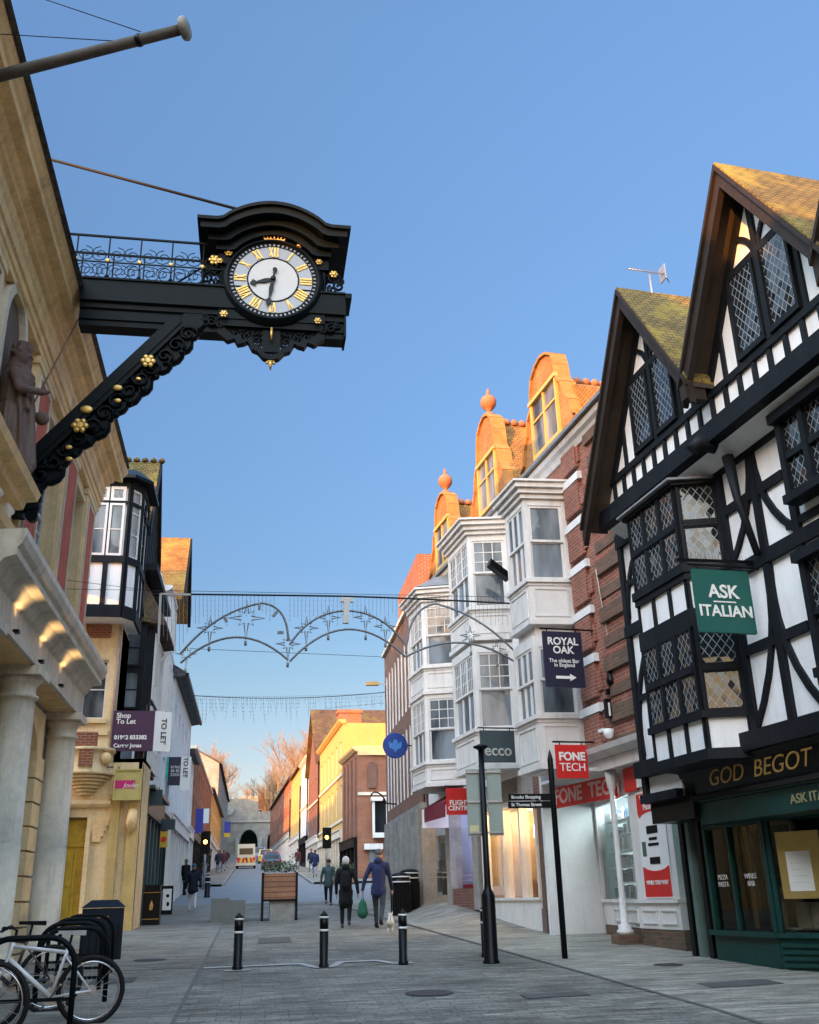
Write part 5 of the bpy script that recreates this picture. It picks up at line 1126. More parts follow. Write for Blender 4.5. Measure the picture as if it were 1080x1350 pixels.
# chimneys with pots, dormers and pipes on the far right row
for (u, o, z, h_, par) in ((36.2, -4.5, 14.8, 2.4, wn), (44.5, -4.6, 16.5, 2.6, gq), (51.5, -4.6, 16.5, 2.4, gq), (66, -4.6, 17.5, 2.4, gr), (80, -4.6, 17.5, 2.4, gr)):
    b = MB(); b.box(GE, u - .6, u + .6, o - .4, o + .4, z - 1, z + h_ - .3); b.box(GE, u - .68, u + .68, o - .48, o + .48, z + h_ - .3, z + h_ - .12); ch_ = b.build('chimney', M_ORB, par)
    for k in (-.35, 0, .35): MB().lathe(GE.P(u + k, o, z + h_ - .12), [(.13, 0), (.10, .3), (.12, .34)], 8).build('chimney_pot', mat('terracotta', (.40, .15, .07)), ch_)
for u, par in ((16.9, ge), (28.1, br), (37.1, wn), (52.0, gq)):
    b = MB(); b.tube([GE.P(u, .12, 6.5), GE.P(u, .12, 13)], .07, 6); b.build('downpipe', M_BLK, par)
for u0, u1, z, par in ((0, 17, 9.85, ge), (0, 17, 6.7, ge), (17.3, 28, 9.7, br), (28.4, 37, 10.3, wn)):
    MB().box(GE, u0, u1, .0, .10, z, z + .18).build('string_course', M_STONEP, par)
for k in range(4): MB().box(RB, .2 + k * 1.75, .5 + k * 1.75, 0, .12, 5.2, 10.2).build('pilaster', M_BROWN, rb)
MB().box(E_, .02, 9, .0, .08, 7.75, 7.95).build('string_course', M_STONEP, rb)
# ================================================================ left row beyond the guildhall
SB = Fr(0, 29, 90, 1)      # walls facing the camera: u = world x, o towards the camera
sb = thing('stone_bank', (-4, 29, .9), 'ochre stone corner bank with yellow door and half-timbered oriel above', 'building')
b = MB(); z0 = .8
b.wall(SB, -7.5, -3.95, 5.3, 9.15, [(-4.92, -4.25, 6.4, 8.1)], 0, .2); b.box(SB, -7.5, -3.95, -5, -.21, 5.3, 9.1); b.box(SB, -3.96, -3.95, -5, -.0, 5.3, 9.15)
b.wall(SB, -7.5, -3.05, z0 - .2, 5.3, [(-4.98, -4.45, z0, 3.75)], 0, .3); b.box(SB, -7.5, -3.06, -1.9, -.31, z0 - .2, 5.25); b.box(SB, -3.07, -3.05, -1.9, 0, z0 - .2, 5.3); b.box(SB, -3.94, -3.05, -1.9, .0, 5.2, 5.3)
b.build('wall', M_STONE, sb)
b = MB(); n = 8
b.box(SB, -4.96, -4.46, -.26, -.2, z0, 3.0); b.box(SB, -4.72, -4.66, -.2, -.17, z0, 3.0); b.box(SB, -4.96, -4.46, -.27, -.15, 3.0, 3.12)
b.box(SB, -4.62, -4.50, -.2, -.18, 1.1, 1.8); b.box(SB, -4.62, -4.50, -.2, -.18, 2.0, 2.85); b.box(SB, -4.92, -4.76, -.2, -.18, 1.1, 1.8); b.box(SB, -4.92, -4.76, -.2, -.18, 2.0, 2.85)
b.box(SB, -4.96, -4.46, -.26, -.22, 3.12, 3.7)
d_ = b.build('door', M_YEL, sb); q = MB(); q.ball(SB.P(-4.50, -.14, 1.9), .035, n=5); q.build('handle', M_GOLD, d_)
b = MB(); b.box(SB, -5.2, -4.98, 0, .10, z0, 4.0); b.box(SB, -4.45, -4.33, 0, .08, z0, 3.4); b.prof(SB, [(0, 3.98), (.08, 4.0), (.14, 4.08), (.14, 4.16), (0, 4.2)], -5.3, -3.85); b.build('door_surround', M_STONE, sb)
for k in range(4): b = MB(); b.box(SB, -4.28 - .0, -4.05 + .06 * k, .0, .06, 3.1 + .14 * k, 3.24 + .14 * k); b.build('carved_bracket', M_CORN, sb)
for a, c in ((-3.84, -3.60), (-3.38, -3.10)):
    b = MB(); b.box(SB, a, c, 0, .12, z0 - .1, 4.2); b.box(SB, a - .04, c + .04, 0, .16, z0 - .1, z0 + .4); b.box(SB, a - .04, c + .04, 0, .17, 4.2, 4.32); b.build('pilaster', mat('golden_stone', (.58, .42, .16), .85, .3, 1.5, stain=(.26, .20, .12), streak=True), sb)
b = MB(); b.tube([SB.P(-3.24, .22, 3.3), SB.P(-3.24, .3, 3.55), SB.P(-3.24, .18, 3.9)], [.04, .16, .12], 10); b.build('carved_bracket', M_CORN, sb)
# corbelled balcony
b = MB()
for k in range(6): b.lathe(SB.P(-4.55, 0, 4.32 + k * .085), [(.18 + k * .085, 0), (.20 + k * .085, .06), (.16 + k * .085, .083)], 24)
b.lathe(SB.P(-4.55, 0, 4.83), [(.70, 0), (.72, .06), (.66, .1), (.66, .62), (.72, .64), (.72, .72)], 24); b.build('corbelled_balcony', M_STONE, sb)
b = MB(); b.box(SB, -4.72, -4.35, .55, .69, 5.02, 5.5); b.box(SB, -4.9, -4.3, .4, .6, 5.55, 5.95); b.build('brick_patch', M_ORB, sb)
for x in (-5.1, -4.05): q = MB(); q.ball(SB.P(x, .45, 5.25), .17, n=6); q.ball(SB.P(x, .45, 5.5), .1, n=5); q.build('carved_lion', M_CORN, sb)
window(sb, SB, -4.92, -4.25, 6.4, 8.1, -.1, 1, 2, gm=M_GLASS)
b = MB(); b.box(SB, -5.0, -4.18, 0, .08, 6.28, 6.4); b.box(SB, -5.2, -4.1, 0, .06, 5.95, 6.05); b.build('sill', M_STONE, sb)
b = MB(); b.box(SB, -4.95, -4.25, .0, .06, 8.75, 9.12); b.build('brick_patch', M_ORB, sb)
b = MB(); b.tube([SB.P(-4.0, .06, 5.4), SB.P(-4.0, .06, 9.1)], .04, 7); b.build('downpipe', mat('pink_pipe', (.45, .33, .3), .6), sb)
b = MB(); b.prism(Fr(-13, 30.2, 90, 1), [(0, 0)] * 0 or [(0, 9.15), (7.8, 9.15), (7.8, 16.6), (0, 16.6)], -.6, .6); b.prism(Fr(-5.2, 28.4, 0, 1), [(0, 9.15), (.9, 9.15), (1.8, 16.6)], -7.8, -.02); b.build('roof', M_SLATE, sb)  # tall unseen roof added to keep the sun off the mossy gable behind
# half-timbered upper oriel facing the camera
TB = Fr(0, 28.2, 90, 1); OX0, OX1 = -5.0, -3.92
b = MB(); pl = [(OX0, -2), (OX0, 0), (OX1, 0), (OX1 + .30, -.45), (OX1 + .30, -2)]
b.plan(TB, pl, 9.15, 13.3); b.build('oriel_core', M_PANEL, sb)
b = MB(); PLS = [((OX0, 0), (OX1, 0)), ((OX1, 0), (OX1 + .30, -.45)), ((OX1 + .30, -.45), (OX1 + .30, -2))]
def ff(F, a, c):
    A, B = F.P(a[0], a[1], 0), F.P(c[0], c[1], 0); G_ = Fr(0, 0, 0); G_.p = A; L = (B - A).length; G_.d = (B - A) / L; G_.n = V((G_.d.y, -G_.d.x, 0)); return G_, L
for a, c in PLS:
    G_, L = ff(TB, a, c)
    for z0_, z1_ in ((9.15, 9.50), (10.78, 10.98), (12.62, 12.70), (13.15, 13.35)): b.box(G_, -.01, L, 0, .07, z0_, z1_)
    nb = 3 if L > 1 else 2
    for i in range(nb): u = L * i / (nb - 1); b.box(G_, max(0, u - .07), min(L, u + .07), 0, .06, 9.5, 13.2)
b.build('oriel_frame', M_BLACK, sb)
G_, L = ff(TB, *PLS[0])
for i in range(2):
    ua, ub = .04 + i * (L - .12) / 2, (i + 1) * (L - .12) / 2
    window(sb, G_, ua, ub, 10.98, 12.62, .075, 1, 2, fw=.07); window(sb, G_, ua, ub, 12.7, 13.15, .075, 1, 1, fw=.09, gm=M_LEADW2)
G_, L = ff(TB, *PLS[1]); window(sb, G_, .06, L - .06, 10.98, 13.1, .03, 1, 3, fw=.05)
G_, L = ff(TB, *PLS[2]); window(sb, G_, .1, .8, 10.98, 13.1, .03, 2, 3, fw=.05)
b = MB(); b.plan(TB, [(OX0 - .2, -2), (OX0 - .2, .35), (OX1 + .15, .35), (OX1 + .62, -.2), (OX1 + .62, -2)], 13.35, 13.45)
b.hexa([TB.P(OX0 - .2, .35, 13.45), TB.P(OX1 + .15, .35, 13.45), TB.P(OX1 + .62, -.2, 13.45), TB.P(OX1 + .62, -2, 13.45)], [TB.P(OX0, -.6, 14.0), TB.P(OX1, -.6, 14.0), TB.P(OX1 + .1, -.7, 14.0), TB.P(OX1 + .1, -2, 14.0)])
b.build('oriel_roof', M_BLK, sb)
# --- building 3: tiled gable, black oriel, teal shop
GF = Fr(-3.75, 30.95, 0, 1)
g3 = thing('gabled_shop_house', (-4, 33, .95), 'dark half-timbered shop house with a steep mossy gable and black oriel over a teal shopfront', 'building')
b = MB(); b.box(GF, .0, 5.8, -7, 0, 4.6, 11.6); b.build('wall', tiles('brown_tile_hanging', (.17, .09, .07), (.10, .075, .05), (.12, .12, .08), .6), g3)
b = MB(); b.box(GF, -.5, 2.8, -3.3, .03, 11.6, 12.6); b.prism(GF, [(-.55, 12.6), (2.75, 12.6), (1.1, 15.3)], -3.3, .05); b.build('gable', M_PANEL, g3)
b = MB()
for s, e in ((-1, -.75), (1, 2.95)): b.prism(GF, [(1.1, 15.75), (e, 15.75 - 1.62 * abs(e - 1.1)), (e, 15.5 - 1.62 * abs(e - 1.1)), (1.1, 15.5)], -3.4, .20)
b.build('roof', M_MOSS, g3)
b = MB()
for s, e in ((-1, -.75), (1, 2.95)): b.prism(GF, [(1.1, 15.7), (e, 15.7 - 1.62 * abs(e - 1.1)), (e, 15.35 - 1.62 * abs(e - 1.1)), (1.1, 15.35)], .17, .27)
for u in (-.3, .2, .65, 1.1, 1.55, 2.0, 2.5): b.box(GF, u - .07, u + .07, .04, .14, 11.4, 15.3 - 1.62 * abs(u - 1.1) - .1)
b.box(GF, -.2, 5.4, .04, .5, 11.4, 11.62); b.build('bargeboard', M_BLACK, g3)
b = MB(); x = -3.4
while x < .5: b.lathe(GF.P(1.1, x, 15.72), [(.10, 0), (.12, .08), (.05, .16)], 8); x += .28
b.build('ridge_tiles', M_MOSS, g3)
BY = [(.05, -.38), (.05, .0), (.35, .5), (3.4, .5), (3.7, 0)]
b = MB(); b.plan(GF, [(.0, -.3), (.0, .02), (.33, .48), (3.42, .48), (3.72, 0)], 5.3, 9.7); b.build('oriel_core', M_BLACK, g3)
b = MB(); b.plan(GF, [(-.3, -.4), (-.3, .2), (.2, .85), (3.6, .85), (4, 0)], 9.7, 9.82); b.hexa([GF.P(-.3, .2, 9.82), GF.P(.2, .85, 9.82), GF.P(3.6, .85, 9.82), GF.P(4, 0, 9.82)], [GF.P(0, 0, 11.2), GF.P(.5, .1, 11.2), GF.P(3.4, .1, 11.2), GF.P(3.7, 0, 11.2)]); b.build('oriel_roof', M_ROOF, g3)
Gq = Fr(0, 30.9, 90, 1)
b = MB(); b.box(Gq, -4.25, -3.45, -.2, .06, 5.25, 9.7); b.build('oriel_end', M_BLACK, g3)
for z0_, z1_, m_ in ((8.3, 9.5, M_BLACK), (7.0, 8.2, M_BLACK), (5.4, 6.85, M_WPAINT)): window(g3, Gq, -4.12, -3.55, z0_, z1_, .10, 1, 2, fm=m_, fw=.07)
G_, L = ff(GF, (.05, .05), (.35, .5)); G_.n = -G_.n if G_.n.x < 0 else G_.n
G2 = Fr(*GF.P(0, .5, 0)[:2], 0, 1)
for i in range(4):
    for z0_, z1_ in ((5.4, 7.2), (7.4, 9.5)): window(g3, G2, .40 + i * .75, 1.1 + i * .75, z0_, z1_, .06, 2, 3, fm=M_WPAINT, fw=.05)
b = MB(); b.box(GF, .02, 5.8, -5, .5, .7, 1.6); 
for u in (.08, .9, 2.0, 3.2, 4.4, 5.7): b.box(GF, u - .1, u + .1, -.1, .62, .8, 4.0)
b.box(GF, .02, 5.8, -5, .70, 4.0, 4.7); b.box(GF, .0, 5.85, 0, .85, 4.7, 4.8); b.build('shopfront', mat('teal_dark_paint', (.015, .06, .075), .45, .3, 4), g3)
b = MB(); b.quad(GF.P(.1, .52, 1.6), GF.P(5.7, .52, 1.6), GF.P(5.7, .52, 4.0), GF.P(.1, .52, 4.0)); b.build('shop_window', M_DGLASS, g3)
b = MB(); b.box(Gq, -3.3, -3.05, 0, .1, .8, 4.6); b.build('corner_post', mat('teal_dark_paint', (.015, .06, .075)), g3)
# --- white houses further up
F4 = Fr(-3.75, 37.0, 0, 1)
h4 = block('white_gabled_house', F4, 0, 7.6, 9, 1.1, 13.3, M_WHITE, 'tall white rendered house with a steep orange-lit tiled gable roof', 3, [(5.6, 7.2), (8.4, 10.0), (11, 12.4)], (4.3, mat('green_black_paint', (.01, .03, .03), .5)), 'none', ww=.35, dz=.4)
b = MB(); 
for e in (2.6, 6.6): b.prism(F4, [(4.6, 16.4), (e, 16.4 - 1.55 * abs(e - 4.6)), (e, 16.15 - 1.55 * abs(e - 4.6)), (4.6, 16.15)], -9, .66)
b.build('roof', M_OTILE, h4)
b = MB(); b.prism(F4, [(2.75, 13.3), (6.45, 13.3), (4.6, 16.2)], -9, 0); b.build('gable', M_WHITE, h4)
b = MB()
for e in (2.6, 6.6): b.prism(F4, [(4.6, 16.38), (e, 16.38 - 1.55 * abs(e - 4.6)), (e, 16.0 - 1.55 * abs(e - 4.6)), (4.6, 16.0)], .62, .74)
b.build('bargeboard', M_BLACK, h4)
b = MB()
for z in (7.5, 10.3, 12.6): b.prof(F4, [(0, z), (.25, z + .08), (.42, z + .2), (.42, z + .3), (0, z + .34)], .3, 3.2, r0=.2, r1=.2)
b.plan(F4, [(.4, 0), (.8, .4), (2.8, .4), (3.1, 0)], 7.84, 12.6); b.build('bay', M_WPAINT, h4)
for z0_, z1_ in ((8.2, 10.0), (10.9, 12.4)):
    for i in range(3): window(h4, F4, .9 + .62 * i, 1.48 + .62 * i, z0_, z1_, .45, 2, 2, fw=.05)
F5 = Fr(-3.65, 45.3, 0, 1)
h5 = block('white_house', F5, 0, 13, 9, 1.4, 11.0, M_WHITE, 'white rendered house with projecting dark eaves beside the black traffic post', 5, [(5.8, 7.4), (8.4, 10.0)], (4.6, M_WPAINT), 'none', ww=.32)
b = MB(); b.prof(F5, [(-9, 12.6), (-4.5, 14.2), (.45, 11.25), (.45, 11.08), (0, 11.0), (-9, 11.0)], -.2, 13.3); b.build('roof', M_SLATE, h5)
b = MB(); b.prof(F5, [(.46, 11.02), (.58, 11.05), (.58, 11.2), (.46, 11.2)], -.2, 13.3); b.build('gutter', M_BLK, h5)
F6 = Fr(-3.75, 58.6, 0, 1)
h6 = block('shop_house', F6, 0, 6, 9, 2.2, 9.6, M_WHITE, 'lower pale rendered shop house left of the traffic light', 3, [(6.0, 7.4), (8, 9.2)], (5.0, M_WPAINT), 'along', M_SLATE, 1.6, ww=.35)
F7 = Fr(-3.75, 64.8, 0, 1)
h7 = block('red_brick_building', F7, 0, 29, 9, 2.6, 10.6, M_ORB, 'long flat-topped red brick building on the left beneath the bare trees', 10, [(6.0, 7.8), (8.4, 10.0)], (5.2, M_BLK), ww=.4)
b = MB(); b.box(F7, -.1, 29.1, -9, .12, 10.6, 10.8); b.build('parapet', M_STONEP, h7)
F8 = Fr(-3.85, 94.3, 0, 1)
h8 = block('cream_terrace', F8, 0, 34, 9, 4.0, 11.2, M_CREAM, 'cream rendered terrace on the left running up to the gate', 11, [(7.8, 9.2), (9.7, 10.8)], (6.6, M_WPAINT), 'along', M_SLATE, 1.6, ww=.4)
F9 = Fr(-4.4, 129, 0, 1)
h9 = block('grey_terrace', F9, 0, 53, 9, 5.6, 17.8, M_GREYST, 'grey terrace on the left closest to the stone gate', 11, [(10, 11.2), (12, 13.2), (14.4, 15.6)], (8.6, M_WPAINT), 'along', M_SLATE, 2.6, ww=.4)
# --- medieval gate
WG = Fr(0, 185, 90, 1)
wg = thing('stone_gate', (0, 185, 9), 'ruinous grey medieval stone gatehouse with a large arch closing the street', 'gate')
M_FLINT = mat('flint_rubble', (.27, .25, .22), .9, .5, .8, stain=(.12, .11, .10), stain_amt=.6)
b = MB()
def archwall(u0, u1, z0, z1, cu, w_, zs, zt, n=10):
    L_ = [(cu - w_ * cos(pi * i / n / 2) , zs + (zt - zs) * sin(pi * i / n / 2)) for i in range(n + 1)]; R_ = [(2 * cu - x, z) for x, z in L_[::-1]][1:]
    b.prism(WG, [(u0, z0), (cu - w_, z0)] + L_ + [(cu, z1), (u0, z1)], -8, 0); b.prism(WG, [(cu + w_, z0), (u1, z0), (u1, z1), (cu, z1), (cu, zt)] + R_, -8, 0)
archwall(-5.6, 2.0, 8.6, 15.0, -.6, 1.55, 11.2, 13.4); archwall(2.0, 5.6, 8.6, 15.0, 3.3, .65, 11.4, 12.7)
b.box(WG, -5.6, .9, -7.9, -.1, 15.0, 18.6); b.box(WG, .9, 5.6, -7.9, -.1, 15.0, 16.4)
b.build('wall', M_FLINT, wg)
b = MB(); b.box(WG, -5.7, 5.7, -.2, .2, 14.6, 14.85)
for u in (-5.5, -2.6, 1.4, 5.2): b.box(WG, u - .3, u + .3, 0, .5, 8.6, 12.2)
for k in range(6): b.box(WG, -5.6 + k * 1.15, -5.0 + k * 1.15, -.6, -.05, 18.6, 19.1)
b.build('buttress', M_GREYST, wg)
b = MB(); b.box(WG, -5.6, 5.6, -8.3, -8.0, 8.6, 14); b.build('gate_screen', mat('teal_shade', (.05, .13, .16), .8), wg)
b = MB(); b.lathe(WG.P(-4.3, 0, 16.6), [(.8, 0), (.8, .1)], 16, ax=(0, -1, 0)); b.build('round_panel', M_GREYST, wg)
# hillside town beyond the gate
b = MB(); b.add([(-120, 215, 8), (120, 215, 8), (120, 420, 32), (-120, 420, 32)], [(0, 1, 2, 3)]); b.build('hill', mat('winter_grass', (.12, .11, .05), .9), kind='structure')
bh = block('hill_building', Fr(-2.5, 212, 90, 1), 0, 20, 8, 12, 21.0, M_ORB, 'low brick building with a pale band behind the gate', 8, [(17.5, 19)], None, 'flat')
b = MB(); b.box(Fr(-2.5, 212, 90, 1), -.2, 20.2, -8, .3, 21.0, 21.5); b.build('roof', M_CREAM, bh)
# --- bare winter trees
M_BARK = mat('bare_twigs', (.34, .24, .14), .85, .3, 2, bs=0)
def bare_tree(x, y, z, h, seed, spread=.45, lab='', dens=1.0):
    rnd = random.Random(seed); t = thing('bare_tree', (x, y, z), lab, 'tree', 'bare trees beyond the gate'); tr = MB(); cr = MB()
    def br(p, d, L, r, lv):
        q = p + d * L; mid = (p + q) / 2 + V((rnd.uniform(-1, 1), rnd.uniform(-1, 1), rnd.uniform(-.3, .3))) * L * .07
        (tr if lv < 2 else cr).tube([p, mid, q], [r, r * .8, r * .6], 5 if lv < 2 else 3, cap=False)
        if lv >= 6: return
        n = rnd.choice((3, 4)) if lv < 4 else 3
        for i in range(int(n * dens + .5)):
            a = rnd.uniform(0, 2 * pi); s_ = rnd.uniform(.35, .8) * (1 if lv else .8); nd = (d + V((cos(a), sin(a), rnd.uniform(-.15, .5))) * s_ * spread * 1.6).normalized(); nd.z = abs(nd.z) * .8 + .15 if lv < 3 else nd.z
            st_ = p.lerp(q, rnd.uniform(.5, 1.0)) if i else q; br(st_, nd.normalized(), L * rnd.uniform(.62, .8), max(r * .55, .02), lv + 1)
    br(V((x, y, z)), V((0, 0, 1)), h * .27, h * .018, 0)
    tr.build('trunk', M_BARK, t, uv=False, recalc=False); cr.build('crown', M_BARK, t, uv=False, recalc=False); return t
bare_tree(-11.5, 200, 9, 28, 1, lab='bare winter tree furthest left above the red brick building')
bare_tree(-6.5, 214, 10, 20, 2, lab='shorter bare winter tree just left of the gate top')
bare_tree(-16, 190, 9, 22, 12, lab='bare winter tree half hidden behind the red brick building roof')
bare_tree(1.5, 232, 12, 17, 3, lab='small bare tree directly above the gate')
bare_tree(6.5, 222, 11, 25, 4, lab='sunlit bare tree right of the gate top')
bare_tree(11, 214, 11, 31, 5, lab='tallest sunlit bare tree beside the brown roofed house')
bare_tree(15, 226, 12, 30, 6, lab='bare tree mostly hidden behind the right hand houses')
bare_tree(8.5, 200, 10, 18, 8, lab='low dense bare tree over the right end of the gate', dens=.95)
# --- the street behind the camera (casts the long shadow over the square)
BH = Fr(-13, -2, 0, 1)
tbk = block('town_block', Fr(-3.9, -60, 0, 1), 0, 35.8, 10, -2, 12.4, M_RED, 'plain red brick town block lining the street behind the viewer', 12, [(3, 5), (6, 8), (9, 11)], None, 'flat')
tb2 = block('town_block', Fr(9.6, -60, 0, -1), 0, 61, 10, -2, 9.4, M_ORB, 'plain orange brick town block on the sunny side behind the viewer', 20, [(2.5, 4.2), (5.4, 7.4)], None, 'along', M_ROOF, 2.5)

bare_tree(4.0, 206, 10, 22, 21, lab='golden bare tree between the gate top and the tall tree', dens=1.0)
bare_tree(-9, 196, 9, 24, 22, lab='bare winter tree second from the left above the gate', dens=1.15)
bare_tree(9.5, 236, 12, 34, 23, lab='golden bare tree behind the tallest one on the right', dens=.95)
bare_tree(12.5, 196, 10, 26, 24, lab='bare tree overlapping the ochre house chimney', dens=.95)
# ================================================================ hanging signs
def SG(u, ang=84): return Fr(*WR.P(u, 0, 0)[:2], ang, 1)
def YF(Y): return Fr(0, Y, 90, 1)
def hang(name, F, px, m, label, bracket=True, wall=0.0, th=.05, cat='sign', top_bar=True, skew=True):
    """double-sided board hanging square to the facade; px = photo box (x0,y0,x1,y1)"""
    x0, y0, x1, y1 = px; u0, z1 = F.q(x0, y0); u1, z0 = F.q(x1, y1); ua, za = F.q(x1, y0); z1 = (z1 + za) / 2; ub, zb = F.q(x0, y1); z0 = (z0 + zb) / 2; u0 = (u0 + ub) / 2; u1 = (u1 + ua) / 2
    t = thing(name, F.P((u0 + u1) / 2, 0, z0), label, cat)
    b = MB(); b.box(F, u0, u1, -th, 0, z0, z1); bd = b.build('board', m, t)
    if bracket:
        b = MB(); b.bar(F.P(u0 - .05, -th / 2, z1 + .06), F.P(wall, -th / 2, z1 + .06), .03, .03)
        for u in (u0 + .1, u1 - .1): b.tube([F.P(u, -th / 2, z1), F.P(u, -th / 2, z1 + .07)], .012, 5)
        b.build('bracket', M_BLK, t)
    return t, bd, (u0, u1, z0, z1)
M_NAVY = mat('sign_navy', (.012, .014, .04), .5, .1, 3, bs=0); M_SLG = mat('sign_slate_green', (.045, .075, .085), .5, .1, 3, bs=0); M_SGRN = mat('sign_green', (.01, .10, .085), .5, .1, 3, bs=0)
M_LET = mat('sign_lettering_white', (.80, .80, .78), .5, .03, 3, bs=0)
F = SG(-2.6); t, bd, (a, c, e, g) = hang('hanging_sign', F, (918, 752, 992, 834), M_SGRN, 'dark green ASK ITALIAN sign hanging from the timber framed building', wall=1.2)
w_ = c - a; text('ASK', bd, M_LET, F, (a + c) / 2, e + (g - e) * .64, .003, w_ * .30, bold=.006); text('ITALIAN', bd, M_LET, F, (a + c) / 2, e + (g - e) * .33, .003, w_ * .255, bold=.005)
q = MB(); q.box(F, a + w_ * .30, c - w_ * .30, .003, .008, e + (g - e) * .475, e + (g - e) * .495); q.build('underline', M_LET, bd)
b = MB(); b.bar(F.P(a - .2, -.03, g + .12), F.P(1.2, -.03, g + .2), .05, .05); b.bar(F.P(c, -.03, g + .1), F.P(1.2, -.03, g + .55), .012, .012)
random.seed(8)
for k in range(40): p = F.P(a - .2 + k * .045, -.03, g + .13); b.tube([p, p + V((random.uniform(-.03, .03), random.uniform(-.06, .06), .13))], .0025, 3, cap=False)
b.build('bracket', M_BLK, t)
F = SG(4.0); t, bd, (a, c, e, g) = hang('hanging_sign', F, (718, 833, 769, 906), M_NAVY, 'black ROYAL OAK pub sign with a white arrow on the brick pier', wall=-.0)
w_ = c - a; m_ = (a + c) / 2; h_ = g - e
text('ROYAL\nOAK', bd, M_LET, F, m_, e + h_ * .74, .003, w_ * .25, bold=.005, sp=.85); text('The oldest Bar\nin England', bd, M_LET, F, m_, e + h_ * .43, .003, w_ * .13, bold=.001, sp=.8)
q = MB(); q.prism(F, [(m_ - w_ * .24, e + h_ * .15), (m_ + w_ * .12, e + h_ * .15), (m_ + w_ * .12, e + h_ * .11), (m_ + w_ * .28, e + h_ * .175), (m_ + w_ * .12, e + h_ * .24), (m_ + w_ * .12, e + h_ * .20), (m_ - w_ * .24, e + h_ * .20)], .003, .008); q.build('arrow', M_LET, bd)
F = SG(4.35); t, bd, (a, c, e, g) = hang('hanging_sign', F, (734, 982, 775, 1026), M_SRED, 'square red FONE TECH sign hanging above the phone shop', wall=.1)
w_ = c - a; m_ = (a + c) / 2; h_ = g - e; text('FONE', bd, M_LET, F, m_, e + h_ * .64, .003, w_ * .33, bold=.008); text('TECH', bd, M_LET, F, m_, e + h_ * .32, .003, w_ * .33, bold=.001)
F = SG(7.7); t, bd, (a, c, e, g) = hang('hanging_sign', F, (634, 963, 679, 1005), M_SLG, 'slate grey ecco sign hanging above the shoe shop', wall=0)
text('ecco', bd, mat('sign_pale_grey', (.5, .52, .5), .5, bs=0), F, (a + c) / 2, e + (g - e) * .36, .003, (c - a) * .42, bold=.004)
F = SG(12.75); t, bd, (a, c, e, g) = hang('hanging_sign', F, (589, 1039, 622, 1074), M_SRED, 'red FLIGHT CENTRE sign under the dark red awning', wall=0)
text('FLIGHT\nCENTRE', bd, M_LET, F, (a + c) / 2, e + (g - e) * .34, .003, (c - a) * .24, bold=.004, sp=.85)
F = Fr(*BK.P(1.2, 0, 0)[:2], 90, 1); t = thing('round_sign', F.P(-.8, 0, 8.6), 'round blue bank sign with a pale blue emblem projecting from the brick bank', 'sign')
uc, zc = F.q(521, 983); b = MB(); b.lathe(F.P(uc, 0, zc), [(.42, 0), (.44, .03), (.42, .06)], 24, ax=(0, -1, 0)); b.build('disc', mat('sign_blue', (.01, .05, .28), .4, bs=0), t)
q = MB(); q.prism(F, [(uc - .24, zc + .14), (uc - .10, zc + .06), (uc - .05, zc + .2), (uc + .05, zc + .2), (uc + .10, zc + .06), (uc + .24, zc + .14), (uc + .20, zc - .08), (uc + .06, zc - .14), (uc, zc - .26), (uc - .06, zc - .14), (uc - .20, zc - .08)], .06, .07); q.build('emblem', mat('emblem_blue', (.05, .22, .6), .4, bs=0), t)
q = MB(); q.bar(F.P(uc, -.03, zc), F.P(uc + 1.2, -.03, zc), .04, .04); q.build('bracket', M_BLK, t)
# left side boards
F = YF(28.9); t, bd, (a, c, e, g) = hang('to_let_board', F, (148, 937, 203, 990), mat('sign_purple', (.055, .018, .06), .5, bs=0), 'purple Shop To Let board fixed to the black oriel', False)
w_ = c - a; h_ = g - e
text('Shop\nTo Let', bd, M_LET, F, a + w_ * .08, e + h_ * .80, .003, w_ * .17, align='LEFT', bold=.004, sp=.85); text('01962 833382', bd, M_LET, F, a + w_ * .06, e + h_ * .33, .003, w_ * .135, align='LEFT', bold=.006); text('Carter Jonas', bd, M_LET, F, a + w_ * .06, e + h_ * .13, .003, w_ * .13, align='LEFT', bold=.004)
F = Fr(F.P(c, 0, 0).x + .01, 28.9, 62, 1); b = MB(); b.box(F, 0, .50, -.03, 0, e, g); b2 = b.build('side_board', M_LET, t); text('TO LET', b2, M_NAVY, F, .27, (e + g) / 2, .003, .22, vert=True, bold=.004)
b = MB(); b.box(YF(29.0), c - .35, c - .25, -.1, .0, e - 1.3, g + .2); b.build('post', M_BLK, t)
F = YF(28.6); t, bd, (a, c, e, g) = hang('hanging_sign', F, (150, 1014, 187, 1055), mat('sign_yellow', (.50, .42, .15), .5, bs=0), 'square yellow shop sign with a pink band on the stone bank corner', True, wall=-4.0)
q = MB(); q.box(F, a - .02, c - .18, .001, .006, e + (g - e) * .38, e + (g - e) * .64); q.build('band', mat('sign_pink', (.55, .015, .16), .5, bs=0), bd); text('Joules', bd, M_LET, F, a + (c - a) * .62, e + (g - e) * .47, .007, .17, shear=.3)
q = MB()
for p in ((a, a + .04, e, g), (c - .04, c, e, g), (a + .04, c - .04, e, e + .04), (a + .04, c - .04, g - .04, g)): q.box(F, p[0], p[1], 0, .03, p[2], p[3])
q.build('frame', mat('sign_yellow', (.50, .42, .15)), bd)
F = YF(31.5); t, bd, (a, c, e, g) = hang('hanging_sign', F, (187, 1041, 214, 1062), mat('sign_dark_teal', (.015, .04, .055), .5, bs=0), 'wide dark teal shop sign with a pale rail on the teal shopfront', True, wall=-3.2)
F = YF(36); t, bd, (a, c, e, g) = hang('hanging_sign', F, (211, 1080, 231, 1094), mat('sign_dark_teal', (.015, .04, .055)), 'small dark teal board beyond the teal shopfront', True, wall=-3.6)
